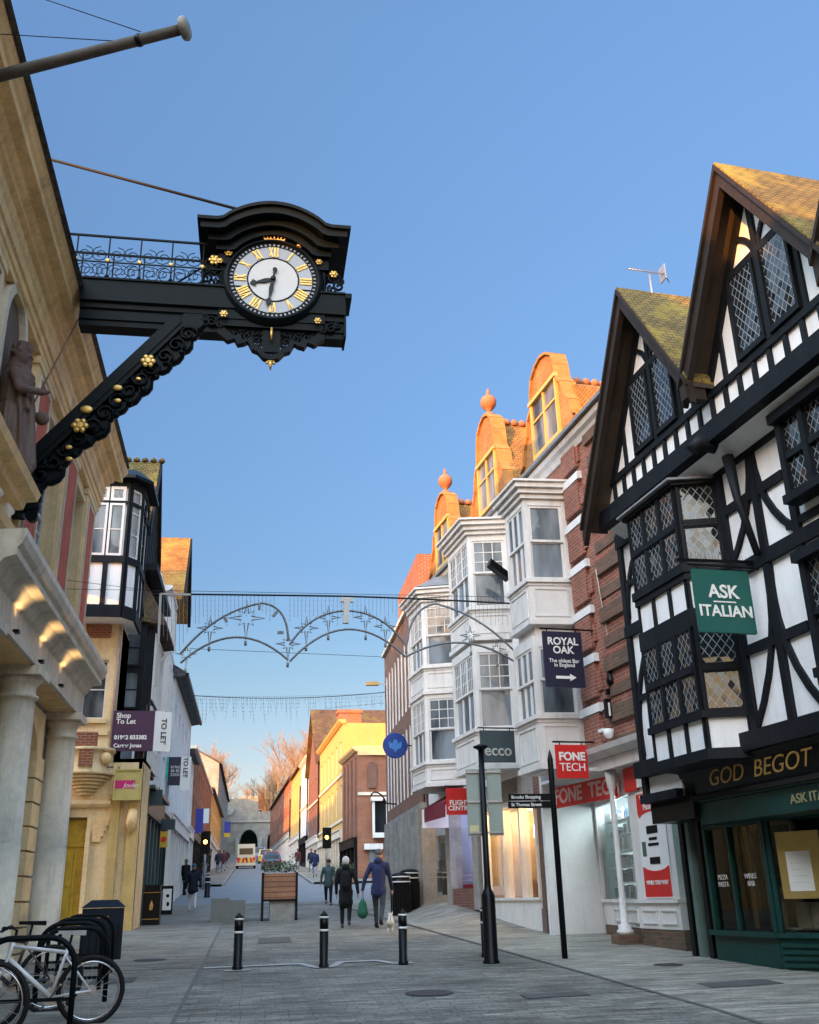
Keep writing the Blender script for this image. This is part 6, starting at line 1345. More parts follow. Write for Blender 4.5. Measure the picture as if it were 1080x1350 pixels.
F = YF(35.5); t, bd, (a, c, e, g) = hang('hanging_sign', F, (211, 1096, 221, 1117), mat('sign_mustard', (.55, .36, .03), .5, bs=0), 'small mustard yellow sign with a red dot on the left side', True, wall=-3.6)
q = MB(); q.lathe(F.P((a + c) / 2, 0, (e + g) / 2), [(.09, 0), (.09, .02)], 12, ax=(0, -1, 0)); q.build('dot', M_SRED, bd)
F = YF(44.5); t, bd, (a, c, e, g) = hang('to_let_board', F, (208, 998, 222, 1026), mat('sign_turquoise', (.02, .45, .36), .5, bs=0), 'turquoise and navy To Let board on the white house', False)
b = MB(); b.box(F, c, c + .52, -.04, .0, e - .3, g); b2 = b.build('navy_board', M_NAVY, t); text('01962\n85 85\n33333', b2, M_LET, F, c + .3, e + .30, .003, .16)
b = MB(); b.box(F, c + .53, c + .95, -.04, -.01, e - .5, g); b2 = b.build('white_board', M_LET, t); text('TO LET', b2, M_NAVY, F, c + .72, (e + g) / 2, .0, .26, vert=True, bold=.006)
F = YF(57); t, bd, (a, c, e, g) = hang('to_let_board', F, (258, 1066, 268, 1098), mat('sign_royal_blue', (.02, .03, .30), .5, bs=0), 'royal blue and white agency board near the left traffic light', False)
b = MB(); b.box(F, c, c + .3, -.04, -.01, e + .5, g); b.build('white_board', M_LET, t)
F = YF(90); t, bd, (a, c, e, g) = hang('hanging_sign', F, (296, 1083, 304, 1098), mat('sign_royal_blue', (.02, .03, .30)), 'blue sign with a yellow foot on the cream terrace far up the street', False)
b = MB(); b.box(F, a, c, -.04, -.01, e - .35, e); b.build('foot_panel', mat('sign_mustard', (.55, .36, .03)), t)
# ================================================================ lights and small fittings on the facades
t = thing('floodlight', SG(7.6).P(-.9, 0, 8.0), 'black box floodlight on an arm between the white bays', 'floodlight')
F = SG(7.7); u0, z0 = F.q(646, 745); u1, z1 = F.q(674, 764)
b = MB(); b.hexa([F.P(u0, -.25, z0 + .02), F.P(u0, .0, z0 + .02), F.P(u0 + .05, .0, z0 + .18), F.P(u0 + .05, -.25, z0 + .18)], [F.P(u1 - .05, -.25, z1), F.P(u1 - .05, .0, z1), F.P(u1, .0, z1 + .16), F.P(u1, -.25, z1 + .16)]); b.build('lamp_housing', M_BLK, t)
b = MB(); b.bar(F.P(u1, -.1, z1 + .05), F.P(.1, -.1, z1 - .2), .03, .03); b.build('arm', M_BLK, t)
F = SG(3.5)
for nm, px, lab, r in (('wall_camera', (806, 898), 'black bulbous security camera on the brick pier above the phone shop', .10),):
    u, z = F.q(*px); t = thing('wall_camera', F.P(u, 0, z), lab, 'camera'); b = MB(); b.lathe(F.P(u, .0, z - .1), [(.04, 0), (.09, .03), (.10, .12), (.06, .22), (.04, .3)], 12); b.box(F, u - .08, u + .12, -.15, -.05, z - .25, z - .14); b.build('camera_body', M_BLK, t)
u, z = F.q(802, 935); t = thing('alarm_box', F.P(u, 0, z), 'slim black lantern box under the wall camera', 'wall light'); b = MB(); b.box(F, u - .05, u + .05, -.08, .05, z - .17, z + .2); b.box(F, u - .03, u + .2, -.2, -.08, z - .02, z + .02); b.build('lamp_body', M_BLK, t); b = MB(); b.box(F, u - .02, u + .02, .05, .055, z - .14, z + .12); b.build('light_strip', M_LET, t)
u, z = F.q(822, 943); t = thing('junction_box', F.P(u, 0, z), 'white square junction box on the brick pier with cables', 'box'); b = MB(); b.box(F, u - .08, u + .08, -.1, .0, z - .06, z + .07); b.build('box_body', M_LET, t)
b = MB(); b.tube([F.P(u, .01, z + .1), F.P(u - .1, .01, z + .6), F.P(u - .2, .02, z + 1.8), F.P(u - .3, .02, z + 3)], .012, 5); b.build('cable', mat('cable_beige', (.45, .4, .33), .6), t)
u, z = F.q(802, 967); t = thing('dome_camera', F.P(u, 0, z), 'white dome camera above the phone shop cornice', 'camera'); b = MB(); b.ball(F.P(u, .02, z), .1, n=8); b.box(F, u - .12, u + .12, -.2, .0, z + .04, z + .1); b.build('camera_body', M_LET, t)
t = thing('street_lamp', BK.P(9.8, .3, 9.9), 'sunlit street lamp head on a short arm at the far edge of the brick bank', 'street lamp')
F = Fr(*BK.P(9.9, 0, 0)[:2], 94, 1); u, z = F.q(505, 901); b = MB(); b.box(F, u - .75, u - .2, -.14, .08, z - .08, z + .07); b.build('lamp_head', M_CREAM, t); b = MB(); b.bar(F.P(u - .2, 0, z), F.P(.2, 0, z - .1), .05, .05); b.build('arm', M_METAL, t)
# TV aerial behind the first gable
t = thing('tv_aerial', T.P(-2.3, -3.6, 11.3), 'thin metal television aerial above the roof of the far timber gable', 'aerial')
F = Fr(*T.P(-1.05, -2.9, 0)[:2], 84, 1); u, z = F.q(860, 388); u2, z2 = F.q(858, 362); b = MB(); b.tube([F.P(u, 0, z - .6), F.P(u, 0, z2)], .022, 6); b.build('mast', M_METAL, t)
ua, za = F.q(828, 354); uc, zc = F.q(877, 362); b = MB(); b.tube([F.P(ua, 0, za), F.P(uc, 0, zc)], .009, 5)
for k in range(12): p = F.P(ua + (uc - ua) * k / 12, 0, za + (zc - za) * k / 12); b.tube([p + V((0, -.09, -.03)), p + V((0, .09, .03))], .005, 4)
b.box(F, uc - .06, uc - .04, -.1, .1, zc - .14, zc + .16); b.tube([F.P(uc - .05, 0, zc + .12), F.P(uc + .06, 0, zc - .16)], .01, 5); b.build('antenna', M_METAL, t)
# iron lamp bracket on the corner house, seen past the bank
t = thing('wall_bracket', RB.P(0, 0, 7), 'black curly iron lamp bracket at the near edge of the brick bank', 'bracket')
F = Fr(*BK.P(7.0, .1, 0)[:2], 90, 1); u, z = F.q(506, 1050); b = MB(); b.tube([F.P(u - .5 + .28 * (1 - cos(i * .5)), 0, z + .18 * sin(i * .7)) for i in range(9)], .03, 6); b.bar(F.P(u - .1, 0, z - .25), F.P(u + .5, 0, z - .3), .05, .05); b.build('iron_scroll', M_BLK, t)
# ================================================================ christmas lights
YL = 21.5
LP = lambda x, y, d=0: (lambda p: V((p.x, YL + d, p.z)))(PY(x, y, YL))
xm = thing('christmas_lights', LP(457, 790), 'unlit Christmas arch decoration of stars and curved tubes strung across the street', 'decoration')
M_TUBE = mat('grey_tube', (.16, .175, .20), .5, .2, 5, bs=0); M_FR = mat('white_tube', (.50, .50, .48), .5, .15, 5, bs=0)
def pxline(b, pts, r, n=5): b.tube([LP(*p) for p in pts], r, n, cap=False)
def bez(p, q, c, n=14): return [((1 - t) ** 2 * p[0] + 2 * t * (1 - t) * c[0] + t * t * q[0], (1 - t) ** 2 * p[1] + 2 * t * (1 - t) * c[1] + t * t * q[1]) for t in [i / n for i in range(n + 1)]]
b = MB(); pxline(b, bez((200, 783), (457, 786), (330, 784)) + bez((457, 786), (700, 797), (580, 790))[1:], .022); xm_w = b.build('top_wire', M_WIRE, xm)
b = MB(); pxline(b, bez((60, 776), (800, 790), (430, 782)), .006, 4); b.build('support_wire', M_WIRE, xm)
b = MB(); pxline(b, [(250, 855), (505, 866)], .006, 4); pxline(b, [(50, 760), (210, 780)], .006, 4); b.build('support_wire', M_WIRE, xm)
b = MB(); b.bar(LP(212, 783), LP(206, 905), .05, .05, up=(0, 1, 0)); b.bar(LP(212, 783), LP(252, 784), .04, .04, up=(0, 1, 0)); b.bar(LP(207, 876), LP(222, 862), .03, .03, up=(0, 1, 0)); b.build('end_frame', M_FR, xm)
for pts in (bez((238, 862), (345, 795), (285, 805)) + bez((345, 795), (380, 845), (380, 798))[1:], bez((238, 874), (380, 870), (312, 808)), bez((382, 850), (457, 805), (410, 806)) + bez((457, 805), (533, 848), (504, 806))[1:], bez((382, 872), (535, 866), (457, 790)), bez((535, 862), (575, 796), (538, 800)) + bez((575, 796), (690, 872), (640, 812))[1:], bez((535, 866), (690, 880), (612, 822))):
    b = MB(); pxline(b, pts, .026); b.build('arch_tube', M_TUBE, xm)
def star(cx_, cy_, s, drop, grp):
    c = LP(cx_, cy_); t = []
    for k in range(16):
        a = pi / 2 + k * pi / 8; L = s * ((1.0 if k % 4 == 0 else .58) if k % 2 == 0 else .30)
        if k == 8: L = drop
        t.append(c + V((cos(a) * L, 0, sin(a) * L)))
    b = MB(); b.tube(t, .017, 5, closed=True, cap=False); b.tube([t[8], t[8] - V((0, 0, .10))], .03, 5); o = b.build('star', M_FR if grp else M_TUBE, xm)
for x, y, s, d, g in ((325, 815, .40, .52, 0), (277, 828, .28, .42, 0), (380, 849, .27, .42, 0), (404, 828, .27, .42, 0), (433, 814, .27, .42, 0), (482, 814, .27, .42, 0), (508, 826, .25, .38, 0), (246, 862, .22, .3, 1), (620, 838, .24, .36, 0), (655, 856, .22, .3, 0)): star(x, y, s, d, g)
for x, y, dx, dy in ((295, 812, 4, 8), (342, 796, 0, 8), (366, 806, -6, 7), (374, 834, -8, 0)):
    b = MB(); b.bar(LP(x, y), LP(x + dx, y + dy), .06, .05, up=(0, 1, 0)); b.build('clip', M_TUBE, xm)
b = MB(); b.bar(LP(457, 790), LP(456, 822), .13, .1, up=(0, 1, 0)); b.bar(LP(449, 791), LP(466, 791), .1, .08, up=(0, 1, 0)); b.build('junction_box', M_FR, xm)
random.seed(4)
b = MB(); x = 216
while x < 690:
    if not (362 < x < 378):
        lim = 80 if x < 300 else (60 if x > 380 else 45); yy = 786; n_ = random.uniform(.55, 1.0) * (lim if x < 250 else (32 if 300 < x < 375 else 40)); p = LP(x, yy); q_ = LP(x + random.uniform(-.5, .5), yy + n_)
        b.tube([p, q_], .0045, 3, cap=False)
        k = 0
        while k < (p - q_).length: b.ball(p.lerp(q_, k / (p - q_).length), .012, n=2); k += .11
    x += 5.2
b.build('light_strings', mat('string_grey', (.22, .24, .28), .6, bs=0), xm)
Y2 = 43.0
ic = thing('icicle_lights', PY(380, 918, Y2), 'unlit icicle light string sagging across the street farther up', 'decoration')
P2_ = lambda x, y: PY(x, y, Y2)
b = MB(); top = bez((255, 917), (512, 912), (385, 926), 30); b.tube([P2_(*p) for p in top], .018, 4, cap=False); b.build('top_wire', M_WIRE, ic)
b = MB(); b.tube([P2_(430, 934), P2_(512, 926)], .01, 4, cap=False)
for i in range(88):
    t_ = i / 87; x = 258 + t_ * 250; y = 917 + 4.5 * 4 * t_ * (1 - t_) * .6 - 4 * t_; L = random.choice((8, 14, 20, 26, 34)) * random.uniform(.8, 1.1); p = P2_(x, y); q_ = P2_(x + random.uniform(-2, 2), y + L * .55); r_ = P2_(x + random.uniform(-2, 3), y + L)
    b.tube([p, q_, r_], .006, 3, cap=False)
    for k in range(int(L / 5)): b.ball(p.lerp(r_, k * 5 / L), .022, n=2)
b.build('light_strings', mat('string_grey', (.22, .24, .28)), ic)
# ================================================================ street furniture
def onground(px, py): return G(px, py)
def base(px, py):
    p = G(px, py); return p
bol = thing('bollard', base(313, 1279), 'black bollard with two white bands, leftmost of the row across the street', 'bollard', 'bollards across the street')
def make_bollard(t, r=.07, h=.80):
    o = V(t.location); b = MB(); b.lathe(o, [(r * 1.15, -.03), (r * 1.15, .05), (r, .06), (r, h * .66)], 16); b.lathe(o, [(r, h * .70), (r, h * .90)], 16); b.lathe(o, [(r * 1.0, h * .935), (r * .9, h * .96), (r * .4, h * 1.0), (.02, h * 1.03)], 16); b.build('post', M_BLK, t)
    for a, c in ((.66, .70), (.90, .935)): b = MB(); b.lathe(o, [(r * 1.04, h * a), (r * 1.04, h * c)], 16); b.build('band', M_LET, t)
make_bollard(bol)
for (x, y), lab in (((427, 1276), 'black bollard standing in the middle pocket of the pale paving band'), ((532, 1272), 'black bollard with two white bands between the couple and the signpost'), ((641, 1262), 'black banded bollard partly hidden behind the thick signpost')):
    c = copy_tree(bol, None, base(x, y)); c['label'] = lab
b5 = thing('bollard', base(273, 1183), 'stout black bollard with white bands beside the grey stone seat', 'bollard'); make_bollard(b5, .13, 1.0)
b6 = thing('bollard', base(243, 1180), 'slim dark bollard against the white wall up the left pavement', 'bollard'); make_bollard(b6, .09, .95)
# signpost seen from the back
sp = thing('road_sign', base(648, 1270), 'thick based black post carrying four grey green sign backs', 'road sign'); o = V(sp.location)
b = MB(); b.lathe(o, [(.14, -.03), (.14, .02), (.115, .06), (.11, 1.0), (.085, 1.06), (.06, 1.10), (.052, 1.18), (.048, 3.36)], 16); b.lathe(o, [(.05, 3.30), (.13, 3.34), (.13, 3.36), (.03, 3.40)], 14); b.build('post', M_BLK, sp)
F = Fr(o.x, o.y + .08, 90, 1); M_BACK = mat('sign_back_grey', (.30, .36, .34), .45, .15, 3, metal=.3)
za, zb, zc = F.q(627, 1014)[1], F.q(630, 1057)[1], F.q(633, 1102)[1]; ux0, ux1, ux2, ux3 = F.q(616, 1057)[0], F.q(640, 1057)[0], F.q(643, 1057)[0], F.q(662, 1057)[0]
for i, (u0, u1) in enumerate(((ux0, ux1 - .02), (ux1 + .05, ux3))):
    for j, (z1_, z0_) in enumerate(((za, zb + .01), (zb - .01, zc))):
        b = MB(); b.box(F, u0, u1, -.02, 0, z0_, z1_); s_ = b.build('sign_panel', M_BACK, sp)
        if i == 0 and j == 1: q = MB(); q.box(F, u0 + .03, u0 + .18, 0, .004, z0_ + .06, z0_ + .17); q.build('sticker', mat('sticker_yellow', (.6, .55, .3), .6, bs=0), s_)
b = MB(); 
for z in (za - .05, zb, zc + .05): b.box(F, ux0, ux3, .002, .03, z - .015, z + .015)
b.build('rail', M_METAL, sp)
# fingerpost
fg = thing('fingerpost', base(745, 1264), 'slender black fingerpost with two arms pointing left', 'signpost'); o = V(fg.location); F = Fr(o.x, o.y, 90, 1); zt = F.q(722, 990)[1]
b = MB(); b.lathe(o, [(.05, -.03), (.05, zt - o.z - .15), (.045, zt - o.z - .12), (.005, zt - o.z + .02)], 12); b.build('post', M_BLK, fg)
for k, (y0, s_) in enumerate(((1048, 'Brooks Shopping'), (1058, 'St Thomas Street'))):
    z = F.q(700, y0 + 3)[1]; u0 = F.q(670, y0)[0] - o.x + o.x; b = MB(); b.box(F, F.q(670, y0)[0], -.03, -.02, .02, z - .055, z + .055); a_ = b.build('finger', M_BLK, fg); text(s_, a_, M_LET, F, F.q(672, y0)[0] + .02, z, .022, .075, align='LEFT', bold=.001)
# planter
M_WOOD = brick('wood_slats', (.36, .17, .09), (.30, .14, .075), (.08, .04, .03), 3, .145, .012, .6, .6)
def planter(loc, w_, d_, h0, h1, lab, block=True):
    t = thing('planter', loc, lab, 'planter'); o = V(loc); F = Fr(o.x, o.y, 90, 1); z = o.z
    b = MB(); b.box(F, -w_ / 2 + .03, w_ / 2 - .03, -d_, -.0, z + h0, z + h1); b.build('wooden_trough', M_WOOD, t)
    b = MB()
    for s in (-1, 1): b.box(F, s * w_ / 2 - .035, s * w_ / 2 + .035, -d_ - .01, .02, z - .02, z + h1 + .02)
    b.box(F, -w_ / 2, w_ / 2, -.03, .02, z + h0 - .06, z + h0); b.build('metal_frame', M_BLK, t)
    if block: b = MB(); b.box(F, -w_ / 2 + .22, w_ / 2 - .04, -d_ + .1, -.06, z - .03, z + h0 - .06); b.build('stone_block', M_GREYST, t)
    lf = MB(); rnd = random.Random(int(w_ * 100))
    for k in range(520):
        c = F.P(rnd.uniform(-w_ / 2, w_ / 2), rnd.uniform(-d_, .05), z + h1 + abs(rnd.gauss(.05, .14)) + rnd.random() * .16 * (1 if rnd.random() < .4 else .4)); a = rnd.uniform(0, 6.28); d = V((cos(a), sin(a), rnd.uniform(-.2, .9))).normalized(); s = d.cross(V((0, 0, 1))).normalized() * .03; L = rnd.uniform(.06, .14)
        lf.quad(c - s * .3, c + d * L * .5 + s, c + d * L, c + d * L * .5 - s, m=rnd.choice((0, 0, 1)))
    lf.build('plants', [mat('leaf_green', (.06, .13, .035), .6, .4, 6, bs=0), mat('leaf_pale', (.16, .24, .10), .6, .3, 6, bs=0)], t, recalc=False); return t
pl_ = base(368, 1214); planter(pl_, 1.0, .9, .60, 1.32, 'slatted wooden planter on a stone block with evergreen plants')
planter(base(452, 1166), 1.6, .8, .1, .75, 'low planter with green shrubs just beyond the walking group', False)
bt = thing('granite_bench', base(300, 1216), 'plain grey granite block seat left of the wooden planter', 'seat'); o = V(bt.location); F = Fr(o.x, o.y, 90, 1)
b = MB(); b.box(F, -.50, .50, -.5, 0, o.z - .05, o.z + .60); b.build('seat_block', mat('granite_block', (.17, .18, .175), .7, .2, 8), bt); b = MB(); b.box(F, -.52, .02, -1.1, -.52, o.z - .05, o.z + .66); b.build('seat_block', mat('granite_block', (.17, .18, .175)), bt)
# bins
def litterbin(loc, r, h, lab, sq=False, emblem=False):
    t = thing('litter_bin', loc, lab, 'bin'); o = V(loc)
    if sq:
        F = Fr(o.x, o.y, 90, 1); b = MB(); b.box(F, -r, r, -2 * r, 0, o.z + .02, o.z + h * .82); b.box(F, -r - .02, r + .02, -2 * r - .02, .02, o.z + h * .82, o.z + h * .86); b.box(F, -r * .9, r * .9, -r * 1.8, -.04, o.z + h * .86, o.z + h * .97); b.box(F, -r, r, -2 * r, 0, o.z + h * .97, o.z + h); b.build('bin_body', M_BLK, t)
        b = MB(); b.box(F, -r - .022, r + .022, .002, .006, o.z + h * .805, o.z + h * .82); b.box(F, -r, r, .001, .006, o.z + .16, o.z + .175); b.build('gold_band', M_GOLD, t)
        if emblem: q = MB(); q.prism(F, [(0, o.z + h * .62), (.05, o.z + h * .5), (.03, o.z + h * .38), (-.05, o.z + h * .38), (-.06, o.z + h * .48)], .0, .008); q.build('emblem', M_GOLD, t)
    else:
        b = MB(); b.lathe(o, [(r, 0), (r, h * .72), (r * 1.03, h * .74), (r * 1.03, h * .80), (r * .97, h * .81), (r * .97, h * .90), (r * 1.02, h * .92), (r * .85, h * .97), (r * .3, h)], 24); b.build('bin_body', M_BLK, t)
        for a, c in ((.76, .79), (.88, .91)): q = MB(); q.lathe(o, [(r * 1.05, h * a), (r * 1.05, h * c)], 24); q.build('band', M_LET, t)
        q = MB()
        for k in range(24): a = k * pi / 12; q.bar(o + V((cos(a) * r * 1.01, sin(a) * r * 1.01, .05)), o + V((cos(a) * r * 1.01, sin(a) * r * 1.01, h * .70)), .03, .015)
        q.build('ribs', M_BLK, t)
    return t
litterbin(base(529, 1206), .30, 1.22, 'round ribbed black litter bin with white bands, nearer of the pair by the walking man'); litterbin(base(541, 1200), .30, 1.22, 'round black litter bin directly behind its twin on the right')
litterbin(base(198, 1220), .24, 1.08, 'square black litter bin with gold emblem by the teal shopfront', True, True)
ab = thing('a_board', base(219, 1206), 'black framed pavement board with a white printed panel', 'pavement sign'); o = V(ab.location); F = Fr(o.x, o.y, 90, 1)
b = MB(); b.box(F, -.20, .20, -.06, 0, o.z, o.z + .95); b.build('frame', M_BLK, ab); b = MB(); b.box(F, -.15, .15, .001, .008, o.z + .15, o.z + .85); pn = b.build('panel', M_LET, ab)
q = MB(); q.ball(F.P(.02, .01, o.z + .62), .06, sc=(1, .1, 1), n=5); q.ball(F.P(.04, .01, o.z + .35), .05, sc=(1, .1, 1.6), n=5); q.build('print', M_BLK, pn)
ub = thing('utility_bin', base(131, 1266), 'large dark blue street bin with a faceted lid behind the bicycle racks', 'bin'); o = V(ub.location); F = Fr(o.x, o.y, 84, 1)
b = MB(); b.box(F, -.36, .36, -.62, 0, o.z, o.z + .86); b.hexa([F.P(-.39, .03, o.z + .87), F.P(.39, .03, o.z + .87), F.P(.39, -.65, o.z + .87), F.P(-.39, -.65, o.z + .87)], [F.P(-.22, -.15, o.z + 1.0), F.P(.24, -.15, o.z + 1.0), F.P(.24, -.5, o.z + 1.0), F.P(-.22, -.5, o.z + 1.0)])
b.build('bin_body', mat('dark_blue_metal', (.006, .014, .029), .45, .3, 4), ub); b = MB(); b.box(F, -.1, .1, .002, .006, o.z + .70, o.z + .73); b.build('label_strip', M_GOLD, ub)
for k in range(6): b = MB(); b.box(F, -.34 + k * .12, -.29 + k * .12, .003, .02, o.z + .05, o.z + .6); b.build('rib', M_BLK, ub)
# bicycle stands
def hoop(loc, ang, lab, w_=.78, h=.82, r=.03, grp='bicycle stands'):
    t = thing('bicycle_stand', loc, lab, 'bicycle stand', grp); o = V(loc); d = V((sin(radians(ang)), cos(radians(ang)), 0)); n = 10
    pts = [o - d * w_ / 2 + V((0, 0, -.03)), o - d * w_ / 2 + V((0, 0, h - .28))] + [o + d * (-(w_ / 2 - .28) - .28 * cos(i * pi / 2 / n)) + V((0, 0, h - .28 + .28 * sin(i * pi / 2 / n))) for i in range(1, n + 1)] + [o + d * ((w_ / 2 - .28) + .28 * sin(i * pi / 2 / n)) + V((0, 0, h - .28 + .28 * cos(i * pi / 2 / n))) for i in range(0, n + 1)] + [o + d * w_ / 2 + V((0, 0, -.03))]
    b = MB(); b.tube(pts, r, 10); b.bar(o - d * w_ / 2 + V((0, 0, .28)), o + d * w_ / 2 + V((0, 0, .28)), .02, .035); b.build('hoop', M_IRON, t); return t
hoop(V((-2.22, 11.5, gz(-2, 11.5))), 88, 'black hoop bicycle stand nearest, with the white bicycle leaning on it', .92, .86)
for i, (x, y, l_) in enumerate(((-2.1, 13.6, 'black bicycle hoop second from the viewer behind the rear wheel'), (-2.35, 14.9, 'black bicycle hoop third from the viewer'), (-2.45, 16.1, 'black bicycle hoop fourth from the viewer'), (-2.5, 17.3, 'black bicycle hoop touching the dark blue street bin'))):
    hoop(V((x, y, gz(x, y))), 78, l_, .8, .84)
# bicycles
def bicycle(loc, ang, fm, lab, sc=1.0, sad=M_BLK):
    t = thing('bicycle', loc, lab, 'bicycle', None); o = V(loc); d = V((sin(radians(ang)), cos(radians(ang)), 0)); sd = V((d.y, -d.x, 0)); lean = .06
    P = lambda x, z, s=0: o + d * x * sc + (V((0, 0, 1)) - sd * lean) * z * sc + sd * s
    R = .34; rh, fh = P(0, R), P(1.05, R); bb_ = P(.42, .29); st_ = P(.28, .80); hd, hd2 = P(.86, .86), P(.90, .70); ctr = rh
    for c0, nm in ((0, 'rear'), (1.05, 'front')):
        b = MB(); b.tube([P(c0 + R * cos(k * pi / 20), R + R * sin(k * pi / 20)) for k in range(40)], .026, 8, closed=True); wh = b.build('wheel', mat('tyre_rubber', (.012, .012, .013), .7, bs=.2), t)
        b = MB(); b.tube([P(c0 + (R - .045) * cos(k * pi / 20), R + (R - .045) * sin(k * pi / 20)) for k in range(40)], .010, 6, closed=True); b.build('rim', mat('rim_silver', (.62, .62, .66), .25, metal=.9, bs=0), wh)
        b = MB()
        for k in range(16): a = k * pi / 8; b.tube([P(c0, R, .02 * (-1) ** k), P(c0 + (R - .045) * cos(a), R + (R - .045) * sin(a))], .0018, 3, cap=False)
        b.tube([P(c0, R, -.05), P(c0, R, .05)], .02, 8); b.build('spokes', M_METAL, wh)
    b = MB(); b.tube([bb_, hd2], .026, 8); b.tube([P(.30, .74), P(.86, .82)], .021, 8); b.tube([bb_, P(.27, .82)], .018, 8)
    for s in (-.045, .045): b.tube([bb_ + sd * s * .5, P(0, R, s)], .011, 6); b.tube([P(.30, .70, s * .4), P(0, R, s)], .009, 6); b.tube([hd2 + sd * s, P(1.05, R, s)], .015, 6)
    b.tube([hd, hd2, P(.93, .62)], .022, 8); b.build('frame', fm, t)
    b = MB(); b.tube([P(.27, .80), P(.25, .92)], .014, 6); b.tube([hd, P(.84, .98), P(.90, 1.02)], .015, 6); b.tube([P(.93, 1.01, -.30), P(.90, 1.03, 0), P(.93, 1.01, .30)], .014, 7); b.build('handlebar', M_BLK, t)
    b = MB()
    for s in (-1, 1): b.tube([P(.93, 1.01, s * .19), P(.95, 1.01, s * .32)], .021, 8); b.tube([P(.98, .99, s * .18), P(1.02, .96, s * .26)], .008, 5); b.tube([P(.95, 1.0, s * .15), P(1.08, .94, s * .08), P(1.0, .74, s * .03)], .005, 4)
    b.build('grips', M_BLK, t)
    b = MB(); b.plan(Fr(0, 0, 0), [(0, 0)] * 0, 0, 0) if False else b.hexa([P(.10, .91, -.07), P(.10, .91, .07), P(.10, .96, .07), P(.10, .96, -.07)], [P(.40, .93, -.015), P(.40, .93, .015), P(.40, .965, .015), P(.40, .965, -.015)]); b.build('saddle', sad, t)
    b = MB(); b.lathe(P(.42, .29, .04), [(.09, 0), (.09, .008)], 18, ax=sd); b.tube([P(.42, .29, .06), P(.52, .16, .06), P(.52, .16, .14)], .011, 5); b.tube([P(.42, .29, -.06), P(.32, .42, -.06), P(.32, .42, -.14)], .011, 5); b.lathe(P(0, R, .03), [(.05, 0), (.03, .02)], 14, ax=sd); b.tube([P(0, R - .04, .045), P(.42, .21, .045)], .004, 4); b.tube([P(0, R + .04, .045), P(.42, .38, .045)], .004, 4); b.build('crankset', M_METAL, t)
    return t
M_BWH = mat('white_bike_paint', (.72, .72, .74), .25, .08, 4, bs=0, coat=.5)
g_ = G(116, 1350); bicycle(V((g_.x, g_.y, g_.z)), -97, M_BWH, 'white mountain bicycle whose rear wheel faces the street', .94, mat('grey_saddle', (.45, .45, .46), .5))
bicycle(V((-2.40, 10.9, gz(-2, 10.9))), -84, M_BWH, 'white bicycle nearest the camera, mostly outside the left edge', 1.0)
bicycle(V((-2.25, 13.0, gz(-2, 13))), -101, mat('dark_bike_paint', (.03, .03, .035), .3), 'dark bicycle locked behind the white mountain bicycle', 1.0)
